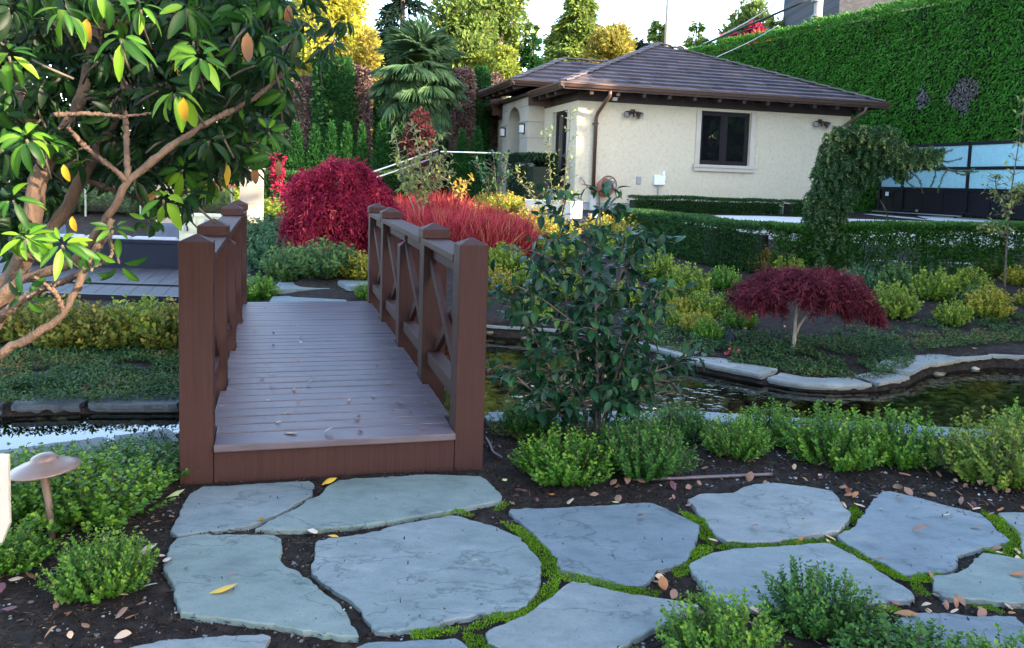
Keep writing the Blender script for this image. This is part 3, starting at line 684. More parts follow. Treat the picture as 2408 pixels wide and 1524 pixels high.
for z in (1.45, 1.9, 2.35, 2.8, 3.68):
    jn(PU-.002, .1, PO0-.003, PO0-.0005, z-.006, z+.006); jn(PU-.003, PU-.0005, PO0, av0, z-.006, z+.006); jn(PU-.003, PU-.0005, av1, PO1, z-.006, z+.006)
for a in ((PO0-.03, av0), (av1, PO1+.03)): MB(HW).box(PU-.03, .1, a[0], a[1], 3.25, 3.30).build('impost', M['limestone'], por)
MB(HW).box(.9, .95, 2.9, 5.3, ZB-.5, 3.9).build('entrance_door', M['dark_brown'], house)
for vv in (3.05, 5.15):
    L = MB(HW); L.box(PU-.03, PU-.002, vv-.09, vv+.09, 2.93, 3.2); L.box(PU-.13, PU-.03, vv-.09, vv+.09, 3.17, 3.2); L.box(PU-.13, PU-.03, vv-.09, vv+.09, 2.93, 2.95)
    lo = L.build('wall_lantern', M['black_metal'], house)
    MB(HW).box(PU-.125, PU-.032, vv-.075, vv+.075, 2.952, 3.168).build('shade', M['white_metal'], lo)
# roofs from tiles
def roof_face(A, B, C, D, width=.33, gauge=.36, seed=0):
    """A->B along the eave, D->C along the ridge; local coordinates"""
    rg = np.random.default_rng(seed); A, B, C, D = [np.array(p, float) for p in (A, B, C, D)]
    mid = ((C + D) - (A + B))/2; sl = np.linalg.norm(mid - (mid @ nrm(B-A))*nrm(B-A)); n = max(3, int(round(sl/gauge)))
    nrmv = np.cross(B-A, D-A); nrmv /= np.linalg.norm(nrmv)
    if nrmv[2] < 0: nrmv = -nrmv
    vs = []; fs = []; rn = []
    e = nrm(B - A)
    for i in range(n):
        t0, t1 = i/n, min(1, (i+1.12)/n)
        l0, r0 = A + (D-A)*t0, B + (C-B)*t0; l1, r1 = A + (D-A)*t1, B + (C-B)*t1
        L = np.linalg.norm(r0-l0); off = (i % 2)*width/2 + rg.uniform(-.02,.02)
        s = -off
        while s < L:
            a, b = max(0, s), min(L, s + width - .006)
            if b - a > .03:
                h = .068 + rg.uniform(-.006,.008)
                p0, p1 = l0 + e*a, l0 + e*b
                al = (l1 - l0) @ e; ar = L - (r1 - l0) @ e
                up = (l1 - l0) - al*e
                q0 = l0 + e*min(max(a, al*1.0), L-ar) + up; q1 = l0 + e*max(min(b, L-ar), al) + up
                k = len(vs); vs += [p0 + nrmv*h, p1 + nrmv*h, q1 + nrmv*.012, q0 + nrmv*.012, p0, p1]
                fs += [(k,k+1,k+2,k+3),(k+4,k+5,k+1,k)]; rn += [np.clip(rg.normal(.45,.2),0,1)]*6
            s += width
    return np.array(vs), np.array(fs), np.array(rn)
def roof_obj(name, faces, parent):
    V, Fc, r = merge(faces)
    V = np.array([HW(*p) for p in V]) - np.array(wroot(parent))
    return link(name, np_mesh(name, V, Fc, r), M['roof'], parent)
E_, ZE = .6, 3.93
r0 = (-E_, -E_, ZE); r1 = (UW+E_, -E_, ZE); r2 = (UW+E_, VL+E_, ZE); r3 = (-E_, VL+E_, ZE)
ra_ = (3.95, 3.95, 5.80); rb_ = (3.95, 5.2, 5.80)
main_roof = roof_obj('roof', [roof_face(r0, r1, ra_, ra_, seed=1), roof_face(r3, r0, ra_, rb_, seed=2), roof_face(r1, r2, rb_, ra_, seed=3), roof_face(r2, r3, rb_, rb_, seed=4)], house)
MB(HW).add([r0, r1, r2, r3, ra_, rb_], [(0,1,4),(3,0,4,5),(1,2,5,4),(2,3,5)]).build('roof_deck', M['dark_brown'], main_roof)
pz = 4.25; q = [(PU-.6, PO0-.6, pz), (PU-.6, PO1+.6, pz), (2.6, PO0-.6, pz), (2.6, PO1+.6, pz)]
pr0, pr1 = (.95, 4.1, pz + .92), (2.6, 4.1, pz + .92)
por_roof = roof_obj('roof', [roof_face(q[0], q[2], pr1, pr0, seed=5), roof_face(q[3], q[1], pr0, pr1, seed=6), roof_face(q[1], q[0], pr0, pr0, seed=7)], house)
MB(HW).add([q[0], q[2], q[3], q[1], pr0, pr1], [(0,1,5,4),(2,3,4,5),(3,0,4)]).build('roof_deck', M['dark_brown'], por_roof)
def hip_caps(a, b, parent, rise=.05):
    a, b = np.array(a), np.array(b); n = int(np.linalg.norm(b-a)/.36); mb = MB(HW)
    for i in range(n):
        p = a + (b-a)*i/n; q_ = a + (b-a)*(i+1.12)/n
        mb.bar(p + (0,0,rise+.045), q_ + (0,0,rise+.015), .2, .035)
    mb.build('hip_cap', M['cap'], parent)
M['cap'] = surf('concrete_hip_tile', [(.3,(.07,.06,.066)),(.7,(.125,.10,.105))], 3, .65, .1)
for a, b in ((r0, ra_), (r1, ra_), (ra_, rb_)): hip_caps(a, b, main_roof)
for a, b in ((q[0], pr0), (q[1], pr0), (pr0, pr1)): hip_caps(a, b, por_roof)
# gutters, fascia, soffit, rafters
def gutter(a, b, z, out, parent, nm='gutter'):
    """K-style gutter: back fascia, trough, lip"""
    a = np.array(a); b = np.array(b); o = np.array(out); mb = MB(HW)
    prof = [(0,-.17),(.02,-.17),(.03,-.13),(.075,-.12),(.10,-.06),(.12,-.05),(.12,-.01),(.10,-.01),(.10,-.03),(0,-.03)]
    vs = []; 
    for p in (a, b):
        for d, h in prof: vs.append((p[0]+o[0]*d, p[1]+o[1]*d, z+h))
    n = len(prof); fs = [(i, (i+1)%n, n+(i+1)%n, n+i) for i in range(n)] + [tuple(range(n-1,-1,-1)), tuple(range(n,2*n))]
    mb.add(vs, fs); mb.build(nm, M['brown_metal'], parent)
gutter((-E_-.1, -E_), (UW+E_+.1, -E_), ZE + .06, (0,-1), house)
gutter((-E_, -E_-.1), (-E_, 2.05), ZE + .06, (-1,0), house); gutter((-E_, 6.15), (-E_, VL+E_), ZE + .06, (-1,0), house)
gutter((UW+E_, -E_-.1), (UW+E_, VL), ZE + .06, (1,0), house)
gutter((PU-.6, PO0-.7), (PU-.6, PO1+.7), pz + .06, (-1,0), house); gutter((PU-.7, PO0-.6), (1.1, PO0-.6), pz + .06, (0,-1), house)
for vv in (2.07, 6.08): MB(HW).box(-E_-.06, .0, vv, vv+.05, ZE-.3, ZE+.08).build('eave_end_board', M['brown_metal'], house)
def rafter(a, b): MB(HW).bar(a, b, .09, .13).build('rafter', M['dark_brown'], house)
for i in range(12):
    u = .15 + i*.69
    rafter((u, -E_+.03, ZE-.14), (u, .02, ZE-.02))
for i in range(4): rafter((-E_+.03, .1+i*.66, ZE-.14), (.02, .1+i*.66, ZE-.02))
for i in range(5): rafter((-E_+.03, 6.3+i*.66, ZE-.14), (.02, 6.3+i*.66, ZE-.02))
for i in range(6): rafter((PU-.57, 2.3+i*.75, pz-.14), (PU+.05, 2.3+i*.75, pz-.0))
# downpipes
def downpipe(u, zend, x_out, run):
    v0 = -E_ - .05; mb = MB(HW)
    pts = [(u + run, v0, ZE-.1), (u + run, v0+.02, ZE-.22), (u + run*.6, v0+.18, ZE-.36), (u+run*.15, -.14, ZE-.6), (u, -.085, ZE-.72), (u, -.075, zend)]
    mb.tube(pts, .048, 10); o = mb.build('downpipe', M['brown_metal'], house, smooth=True)
    MB(HW).box(u-.07, u+.07, -.1, -.003, 3.05, 3.09).build('bracket', M['brown_metal'], o)
downpipe(.47, 1.3, 0, .12); downpipe(7.55, 1.0, 0, .3)
MB(HW).box(.40, .54, -.13, .0, .7, 1.296).build('drain_boot', M['concrete'], house)
# fixtures on the front wall
def floodlight(u, z):
    root = MB(HW).box(u-.06, u+.06, -.03, -.002, z-.06, z+.06).tube([(u,-.03,z-.02),(u,-.10,z-.08),(u,-.10,z-.14)], .028, 8).build('floodlight', M['dark_brown'], house)
    for s in (-1, 1):
        a = Vector((u + s*.06, -.05, z)); d = Vector((s*.75 - .2, -.6, -.55)).normalized()
        h = MB(HW).tube([a, a+d*.05, a+d*.06, a+d*.17, a+d*.20], [.02,.03,.05,.085,.088], 12).build('lamp_head', M['dark_brown'], root, smooth=False)
        MB(HW).tube([a+d*.201, a+d*.206], [.07,.07], 12).build('lens', M['grey_metal'], h)
floodlight(1.47, 3.42); floodlight(6.93, 3.44)
b = MB(HW).box(2.13, 2.43, -.09, -.002, 1.60, 1.84).build('meter_box', M['white_metal'], house, .012)
MB(HW).tube([(2.26,-.045,1.6),(2.26,-.045,1.0)], .022, 8).build('conduit', M['grey_metal'], b)
MB(HW).box(2.37, 2.43, -.05, -.002, 1.845, 1.96).build('junction_box', M['white_metal'], b)
MB(HW).box(2.41, 2.432, -.0925, -.0905, 1.69, 1.71).build('latch', M['grey_metal'], b)
MB(HW).box(1.66, 1.78, -.03, -.002, 1.60, 1.80).build('outlet_cover', M['grey_metal'], house, .006)
MB(HW).box(.9, 1.0, -.12, -.005, 3.66, 3.74).build('security_camera', M['white_metal'], house)
# hose reel by the corner
hr = thing('hose_reel', 'round ornamental bronze hose reel with orange hose on the house wall beside the downpipe', 'hose reel', HW(.72, -.2, 1.2))
def ring(mb, c, r, t, n=28, squash=1):
    mb.tube([(c[0]+r*math.cos(a), c[1], c[2]+r*math.sin(a)*squash) for a in np.linspace(0, 2*math.pi, n+1)], t, 6)
f = MB(HW); ring(f, (.74,-.40,1.56), .22, .016); 
for k in range(8):
    a = k*math.pi/4; ring(f, (.74+.13*math.cos(a), -.40, 1.56+.13*math.sin(a)), .075, .009, 12)
f.build('reel_face', M['bronze'], hr)
MB(HW).tube([(.74,-.40,1.56),(.74,-.02,1.56)], [.05,.05], 10).bar((.74,-.02,1.7),(.74,-.02,1.4),.2,.03).build('bracket', M['bronze'], hr)
f = MB(HW)
for k in range(9): ring(f, (.74, -.08-.03*k, 1.50 - .01*(k%3)), .17 + .015*(k%2), .016, 20, 1.15)
f.tube([(.62,-.2,1.42),(.45,-.16,1.38),(.3,-.1,1.5),(.2,-.06,1.66),(.16,-.05,1.72)], .013, 6)
f.build('hose', M['orange_hose'], hr, smooth=True)
tp = MB(HW).tube([(.16,-.002,1.72),(.16,-.07,1.72),(.16,-.08,1.66)], .018, 8).box(.12,.2,-.06,-.04,1.74,1.75).build('garden_tap', M['grey_metal'])
tag(tp, 'small grey wall tap left of the brown downpipe', 'tap')

# ------------------------------------------------------------------ drive, gate, boundary
dr = [(1.5,15.3),(4.0,14.6),(9,14.2),(14,14.0),(14,24),(10.5,30),(10.4,20.2),(6,20.3),(1.6,18.2)]
tag(MB().slab([HW(p[0]-1.5,p[1]-21.2,0)[:2] if False else p for p in dr], .5, .935, .01).build('driveway', M['concrete']), 'pale concrete drive between the clipped hedge and the house', 'driveway', kind='structure')
tag(MB().add([(2.9,12.95,.3),(3.3,12.6,.3),(13,12.4,.3),(13,12.6,.3),(3.4,12.8,.3),(3.0,13.1,.3)] + [(2.9,12.95,.56),(3.3,12.6,.56),(13,12.4,.56),(13,12.6,.56),(3.4,12.8,.56),(3.0,13.1,.56)],
    [(6,7,8,9,10,11),(0,1,7,6),(1,2,8,7),(2,3,9,8),(3,4,10,9),(4,5,11,10),(5,0,6,11)]).build('kerb_wall', M['concrete']), 'low pale concrete edging wall behind the clipped drive hedge', 'wall')
# gate along the bridge axis
g0 = aty(2420, 330, 21.5); GD = np.array([AX[0], AX[1]])
def GT(s, d, z): return (g0[0] + GD[0]*s + RT[0]*d, g0[1] + GD[1]*s + RT[1]*d, z)
gate = thing('sliding_gate', 'long black metal driveway gate with frosted blue glass panels above solid black boards', 'gate', GT(2.5, 0, .94))
ZG0, ZGM, ZG1, ZGT = 1.06, 1.73, 2.32, 3.0
gf = MB(GT)
gposts = [-2.0, .0 - .55, 1.85, 4.35, 5.35]
for s in gposts: gf.box(s-.045, s+.045, -.04, .04, ZG0, ZGT)
for z in (ZGM, ZG1, ZGT-.01, ZG0): 
    for a, b in zip(gposts[:-1], gposts[1:]): gf.box(a+.046, b-.046, -.038, .038, z-.04, z+.045)
gf.build('frame', M['black_metal'], gate)
for a, b in zip(gposts[:-1], gposts[1:]):
    MB(GT).box(a+.047, b-.047, -.008, .008, ZGM+.047, ZG1-.042).build('glass_panel', M['frosted'], gate)
    MB(GT).box(a+.047, b-.047, -.008, .008, ZG1+.047, ZGT-.052).build('glass_panel', M['frosted'], gate)
    n = 3
    for k in range(n): MB(GT).box(a+.047+(b-a-.094)*k/n+.012, a+.047+(b-a-.094)*(k+1)/n-.012, -.012, .012, ZG0+.047, ZGM-.042).build('board', M['black_metal'], gate)
MB(GT).box(3.6, 3.68, -.07, -.042, 1.06, 1.12).box(2.0,5.6,-.05,.05,.99,1.015).build('track_rail', M['grey_metal'], gate)
for s in (-1.2, 2.2, 4.6): MB(GT).tube([(s,-.03,.995),(s,.03,.995)], .055, 12).build('wheel', M['black_metal'], gate)
MB(GT).box(4.9, 5.0, -.08, -.043, 1.5, 1.62).build('latch', M['white_metal'], gate)

# ------------------------------------------------------------------ clipped hedges
def hedge_path(name, label, pts, width, heights, n, leaf, mat, core=True, gaps=None, twigs=True, cat='hedge'):
    """clipped hedge along a path of ground points"""
    P = np.array([p[:2] for p in pts]); d = np.r_[0, np.cumsum(np.linalg.norm(np.diff(P, axis=0), axis=1))]
    def at(t): return np.stack([np.interp(t, d, P[:,0]), np.interp(t, d, P[:,1])], 1)
    z0f = lambda t: np.interp(t, d, [p[2] for p in pts]); hf = lambda t: np.interp(t, d, heights)
    t = rng.random(n)*d[-1]; c = at(t); tn = nrm(at(np.minimum(t+.05, d[-1])) - at(np.maximum(t-.05, 0))); nv = np.stack([-tn[:,1], tn[:,0]], 1)
    k = rng.random(n); s = np.where(k < .5, -1, np.where(k < .62, 1, 0))
    off = np.where(s != 0, s*width/2*(1 - .22*rng.random(n)**2), (rng.random(n)-.5)*width); hz = np.where(s != 0, rng.random(n), 1 - .14*rng.random(n)**2)
    lump = vnoise(t*1.0, hz*0+3, 2.3, 3) - .5
    off = off + s*(.05*lump + .03*(vnoise(t, hz, 9, 5)-.5)); hh = hf(t)*(1 + .06*lump)
    pos = np.stack([c[:,0] + nv[:,0]*off, c[:,1] + nv[:,1]*off, z0f(t) + hz*hh], 1)
    D = np.stack([nv[:,0]*s, nv[:,1]*s, np.where(s == 0, 1, .35)], 1) + rng.normal(size=(n,3))*.5
    r = np.clip(rng.normal(.42,.2,n) + np.where(s == 0, .15, 0), 0, 1)
    if gaps is not None:
        keep = rng.random(n) < gaps(t/d[-1], hz); pos, D, r, n = pos[keep], D[keep], r[keep], keep.sum()
    root = thing(name, label, cat, tuple(np.r_[P[len(P)//2], pts[len(P)//2][2]]))
    leaves('foliage', cloud(LEAF2, pos, D, rdir(n), leaf*rng.uniform(.7,1.3,n), leaf*.5, r), mat, root)
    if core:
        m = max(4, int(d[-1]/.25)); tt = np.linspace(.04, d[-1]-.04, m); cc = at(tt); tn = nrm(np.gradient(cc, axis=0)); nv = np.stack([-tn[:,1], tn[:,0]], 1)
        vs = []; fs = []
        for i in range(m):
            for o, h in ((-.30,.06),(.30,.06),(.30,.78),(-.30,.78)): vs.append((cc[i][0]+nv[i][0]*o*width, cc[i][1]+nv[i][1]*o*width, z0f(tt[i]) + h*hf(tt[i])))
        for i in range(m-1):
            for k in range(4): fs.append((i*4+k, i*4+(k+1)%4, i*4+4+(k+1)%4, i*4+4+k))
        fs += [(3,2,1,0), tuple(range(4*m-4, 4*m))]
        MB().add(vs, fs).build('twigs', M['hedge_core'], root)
    else:
        for q in rng.random(min(90, int(d[-1]*14)))*d[-1]:
            a = at(np.array([q]))[0]; b = a + rng.normal(size=2)*.08; hq = float(hf(q)); zq = float(z0f(q))
            MB().tube([(a[0],a[1],zq), ((a[0]+b[0])/2+.02,(a[1]+b[1])/2,zq+hq*.5), (b[0],b[1],zq+hq*.9)], [.012,.009,.004], 4).build('stem', M['bark'], root)
    return root
M['hedge_core'] = surf('shade_toned_hedge_core', [(.3,(.006,.010,.005)),(.6,(.014,.022,.009))], 22, .95, .6, 40)  # near-black core; the shade inside the hedge is put into its colour
def gp(x, y): p = G(x, y); return tuple(p)
def top_h(p, x, y): # height of a point at picture height y standing over ground point p
    q = aty(x, y, p[1]); return max(.2, q[2] - p[2])
hp = [(1440,535,492),(1500,560,499),(1580,590,506),(1680,622,517),(1800,640,531)]
pts = [gp(a, b) for a, b, c in hp]; hs = [top_h(p, a, c) for p, (a, b, c) in zip(pts, hp)]
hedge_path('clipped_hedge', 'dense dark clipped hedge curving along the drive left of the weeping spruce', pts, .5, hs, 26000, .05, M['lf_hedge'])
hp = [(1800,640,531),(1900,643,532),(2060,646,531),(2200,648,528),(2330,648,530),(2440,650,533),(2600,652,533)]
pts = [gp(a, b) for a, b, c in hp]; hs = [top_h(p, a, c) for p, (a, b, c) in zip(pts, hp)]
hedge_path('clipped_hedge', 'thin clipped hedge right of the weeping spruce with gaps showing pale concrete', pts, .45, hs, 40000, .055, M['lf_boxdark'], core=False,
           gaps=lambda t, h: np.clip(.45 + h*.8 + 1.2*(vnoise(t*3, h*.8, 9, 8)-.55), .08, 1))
pts = [HW(u, -.75, .93) for u in (1.2, 2.5, 4.0, 5.3)]
hedge_path('low_hedge', 'low box hedge at the foot of the house wall under the window', pts, .5, [.36,.38,.36,.37], 12000, .05, M['lf_hedge'])
pts = [HW(u, -.75, .93) for u in (5.55, 6.4, 7.3)]
hedge_path('low_hedge', 'short low box hedge at the right end of the house wall', pts, .5, [.36,.38,.36], 6000, .05, M['lf_hedge'])
pts = [HW(u, v, .93) for u, v in ((-.75,.35),(-.75,1.3),(-.75,2.3))]
hedge_path('yew_block', 'dark clipped yew block in front of the left house window', pts, .75, [1.32,1.35,1.3], 20000, .06, M['lf_yew'])

# the tall boundary hedge behind the gate
def big_hedge():
    hz0 = .9
    a = np.array([15.5, 21.0]); b = np.array([7.0, 36.0])
    a = a + (a - b)*.6; b = b + (b - a)*.05
    L = np.linalg.norm(b - a); t = (b - a)/L; nv = np.array([-t[1], t[0]])
    if nv @ np.array([-1,-.3]) < 0: nv = -nv
    n = 140000; topf = lambda s: 8.0 - .8*s/L
    s = rng.random(n)**.85*L*1.0; z = rng.random(n); istop = rng.random(n) < .12
    lump = (vnoise(s, z*5.4, 1.1, 4) - .5)*.25 + (vnoise(s, z*5.4, 3.6, 9) - .5)*.14
    top = topf(s); dep = np.where(istop, -rng.random(n)*1.0, lump - .12*rng.random(n)**2); zz = np.where(istop, top + lump, hz0 + z*(top - hz0))
    P = np.stack([a[0] + t[0]*s + nv[0]*dep, a[1] + t[1]*s + nv[1]*dep, zz], 1)
    D = np.stack([nv[0] + 0*s, nv[1] + 0*s, np.where(istop, .9, -.75)], 1) + rng.normal(size=(n,3))*.55
    N = np.stack([nv[0]*.6 + 0*s, nv[1]*.6 + 0*s, .9 + 0*s], 1) + rng.normal(size=(n,3))*.25
    r = np.clip(rng.normal(.45,.2,n), 0, 1)
    return a, b, t, nv, L, P, D, N, r, istop, s
ha, hb, ht, hn, hL, P, D, N, r, istop, hs_ = big_hedge()
root = thing('tall_hedge', 'very tall clipped green hedge wall behind the gate and the house roof', 'hedge', (ha[0], ha[1], .9))
# two dead patches on the face
def on_face(x, y):
    d = ray(x, y); tt = ((ha - 0) @ hn)/(d[:2] @ hn); return d[:2]*tt, EYE + d[2]*tt
dead = np.zeros(len(P), bool); small = np.zeros(len(P), bool)
for (x, y, rs, rz) in ((2172,230,.20,.36),(2272,205,.36,.34),(2250,226,.34,.34),(2262,245,.20,.30)):
    c, cz = on_face(x, y); ds = (P[:,:2] - c) @ ht; dz = P[:,2] - cz
    hit = ((ds/rs)**2 + (dz/rz)**2 < 1 + .5*(vnoise(P[:,0]+P[:,1], P[:,2], 4, 3)-.5) + .5*(vnoise(P[:,0]*1.7, P[:,2], 9, 5)-.5)) & ~istop; dead |= hit
    if x == 2172: small |= hit
g = ~dead
leaves('foliage', cloud(LEAF2, P[g], D[g], N[g], rng.uniform(.08,.15,g.sum()), rng.uniform(.04,.07,g.sum()), r[g]), M['lf_bighedge'], root)
for dd_ in (small, dead & ~small):
    k_ = dd_.sum(); leaves('dead_patch', cloud(LEAF2, P[dd_], D[dd_] + rng.normal(size=(k_,3))*.8, N[dd_], .12, .035, r[dd_]), M['lf_grey'], root)
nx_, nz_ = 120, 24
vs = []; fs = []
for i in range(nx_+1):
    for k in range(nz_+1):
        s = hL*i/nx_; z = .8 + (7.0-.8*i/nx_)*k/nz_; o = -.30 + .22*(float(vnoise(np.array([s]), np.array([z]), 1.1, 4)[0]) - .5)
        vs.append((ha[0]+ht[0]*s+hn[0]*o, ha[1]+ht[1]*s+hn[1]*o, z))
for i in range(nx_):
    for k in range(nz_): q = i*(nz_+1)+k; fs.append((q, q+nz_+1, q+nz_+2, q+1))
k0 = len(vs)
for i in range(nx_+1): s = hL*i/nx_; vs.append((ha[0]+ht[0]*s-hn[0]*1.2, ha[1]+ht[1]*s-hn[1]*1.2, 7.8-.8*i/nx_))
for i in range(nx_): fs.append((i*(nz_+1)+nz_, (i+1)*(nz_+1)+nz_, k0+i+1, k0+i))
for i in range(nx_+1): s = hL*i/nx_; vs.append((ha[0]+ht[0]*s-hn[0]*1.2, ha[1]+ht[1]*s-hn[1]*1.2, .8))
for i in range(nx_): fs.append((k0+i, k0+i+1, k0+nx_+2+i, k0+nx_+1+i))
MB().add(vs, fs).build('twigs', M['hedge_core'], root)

# ------------------------------------------------------------------ shrubs
def shoots(n, rad, hgt, k, up=.55, spread=1.0, t0=.35, jit=.9):
    """n shoots from the base over a dome; k leaf pairs each; gives leaf points, tangents and stems"""
    az = rng.random(n)*2*math.pi; el = np.arccos(1 - rng.random(n)*.92); el = el*spread
    rr = rng.uniform(1-.28*jit, 1+.12*jit, n)
    end = np.stack([np.sin(el)*np.cos(az)*rad*rr, np.sin(el)*np.sin(az)*rad*rr, np.cos(el)*hgt*rr*.8 + hgt*.18], 1)
    base = np.stack([np.cos(az)*rad*.12, np.sin(az)*rad*.12, 0*az], 1)
    ctrl = base*.3 + end*np.array([.75,.75,.35])
    t = np.linspace(t0, 1, k)
    P = ((1-t)**2)[None,:,None]*base[:,None] + (2*t*(1-t))[None,:,None]*ctrl[:,None] + (t**2)[None,:,None]*end[:,None]
    P[...,2] += up*.12*hgt*(t**3)[None]
    T = nrm(np.gradient(P, axis=1))
    return P, T, base, ctrl, end, t
def box_shrub(n, rad, hgt, k, leaf, up=.55, t0=.35):
    P, T, base, ctrl, end, t = shoots(n, rad, hgt, k, up, t0=t0)
    pos = []; D = []; N = []; rr = []
    for side in (0, 1):
        ang = (np.arange(k)[None]*math.pi/2 + side*math.pi + rng.random((n,1))*6.28)
        ref = nrm(np.cross(T, np.array([.3,.2,1.0]))); bi = np.cross(T, ref)
        perp = ref*np.cos(ang)[...,None] + bi*np.sin(ang)[...,None]
        D.append(perp*.85 + T*.75 + rng.normal(size=P.shape)*.2); N.append(T - perp*.4 + rng.normal(size=P.shape)*.25); pos.append(P + perp*.002)
        rr.append(np.clip(.15 + .5*rng.random((n,k)) + .35*(t**5)[None] + .12*rng.normal(size=(n,1)), 0, 1))
    pos = np.concatenate([p.reshape(-1,3) for p in pos]); D = np.concatenate([p.reshape(-1,3) for p in D]); N = np.concatenate([p.reshape(-1,3) for p in N]); rr = np.concatenate([p.ravel() for p in rr])
    ln = leaf*rng.uniform(.65,1.2,len(pos))
    cl = cloud(LEAFR, pos, D, N, ln, ln*.68, rr)
    mb = MB()
    for i in range(0, n, 3):
        q = [tuple(base[i]), tuple(base[i]*.25 + ctrl[i]*.5 + end[i]*.25), tuple(P[i,-1])]
        mb.tube(q, [.0045,.003,.0015], 3)
    return cl, mb
def proto_shrub(name, cl, mb, lmat, smat):
    root = bpy.data.objects.new(name, None); COL.objects.link(root); root.empty_display_size = .1
    leaves('foliage', cl, lmat, root); mb.build('stems', smat, root); return root
def place(proto, used, x, y, z, s, sz=None, rz=None, mat=None, label=None, cat=None, group=None):
    o = proto if id(proto) not in used else copy_tree(proto); used.add(id(proto))
    o.location = (x, y, z); o.scale = (s, s, sz or s); o.rotation_euler = (0, 0, rng.random()*6.28 if rz is None else rz)
    if mat:
        f = [c for c in o.children if c.name.startswith('foliage')][0]
        f.material_slots[0].link = 'OBJECT'; f.material_slots[0].material = mat
    tag(o, label, cat, group); return o
USED = set()
NB = [proto_shrub('boxwood', *box_shrub(n_, .34, .36, 14, lf_, up_), M['lf_box'], M['stem']) for n_, lf_, up_ in ((230,.025,.55),(170,.028,1.0),(250,.022,.4),(190,.027,.8),(210,.024,1.2),(160,.026,.3))]
# x, y of the foot in the picture, radius in m, height in m, label, material
near_box = [
 (1240,1012,.20,.26,'dark small boxwood between the bridge post and the camellia','lf_boxdark'),
 (1325,1120,.29,.27,'round boxwood in front of the camellia foot, left of its pair','lf_box'),
 (1510,1108,.30,.36,'taller boxwood in front of the camellia, right of its pair','lf_boxdark'),
 (1600,1022,.20,.24,'dark small boxwood just right of the camellia on the pond edge','lf_boxdark'),
 (1728,1068,.22,.25,'small bright boxwood, leftmost in the row before the open pond','lf_box'),
 (1815,1030,.26,.27,'boxwood at the back of the row before the open pond','lf_box'),
 (1965,1085,.31,.36,'large bright boxwood in the middle of the row before the open pond','lf_box'),
 (2115,1082,.28,.33,'boxwood right of the largest one in the row before the open pond','lf_box'),
 (2345,1130,.36,.42,'boxwood with yellowing tips at the right edge before the pond','lf_box3'),
 (2440,1080,.3,.36,'boxwood cut by the right picture edge behind the yellowing one','lf_box'),
 (1690,1570,.22,.25,'boxwood in the bottom right foreground, left of the three','lf_box'),
 (1920,1475,.22,.26,'boxwood in the bottom right foreground standing on the flagstones','lf_boxdark'),
 (2160,1610,.27,.19,'boxwood in the very corner of the bottom right foreground','lf_boxdark'),
 (2400,1640,.22,.18,'boxwood cut by the lower right picture corner','lf_box'),
 (240,1385,.21,.25,'boxwood in front of the lamp among the left boxwoods','lf_box'),
 (215,1215,.36,.27,'large boxwood behind the lamp stem','lf_box'),
 (60,1210,.36,.28,'boxwood at the left edge behind the lamp','lf_box'),
 (330,1130,.30,.20,'boxwood touching the left bridge post','lf_boxdark'),
 (10,1330,.20,.17,'boxwood at the left edge before the white box','lf_box'),
 (120,1120,.3,.14,'boxwood on the stream bank behind the lamp shade','lf_boxdark'),
 (290,1090,.28,.12,'boxwood on the stream bank near the bridge post','lf_boxdark')]
M['lf_box3'] = foliage('yellow_tipped_boxwood_leaf', [(0,(.03,.075,.012)),(.45,(.075,.14,.014)),(.75,(.14,.19,.018)),(1,(.27,.25,.025))], .35, .28, .5)
for i, (x, y, rad, hg, lab, mt) in enumerate(near_box):
    p = onz(x, y, .0); z = gz(p[0], p[1])
    place(NB[i % 6], USED, p[0], p[1], z - .01, rad/.36, hg/.40, mat=M[mt], label=lab, cat='boxwood', group='green boxwoods in the foreground')
FB = [proto_shrub('bedding_shrub', *box_shrub(150, .34, .34, 10, .042, .7, .3), M['lf_boxmid'], M['stem']) for _ in range(3)]
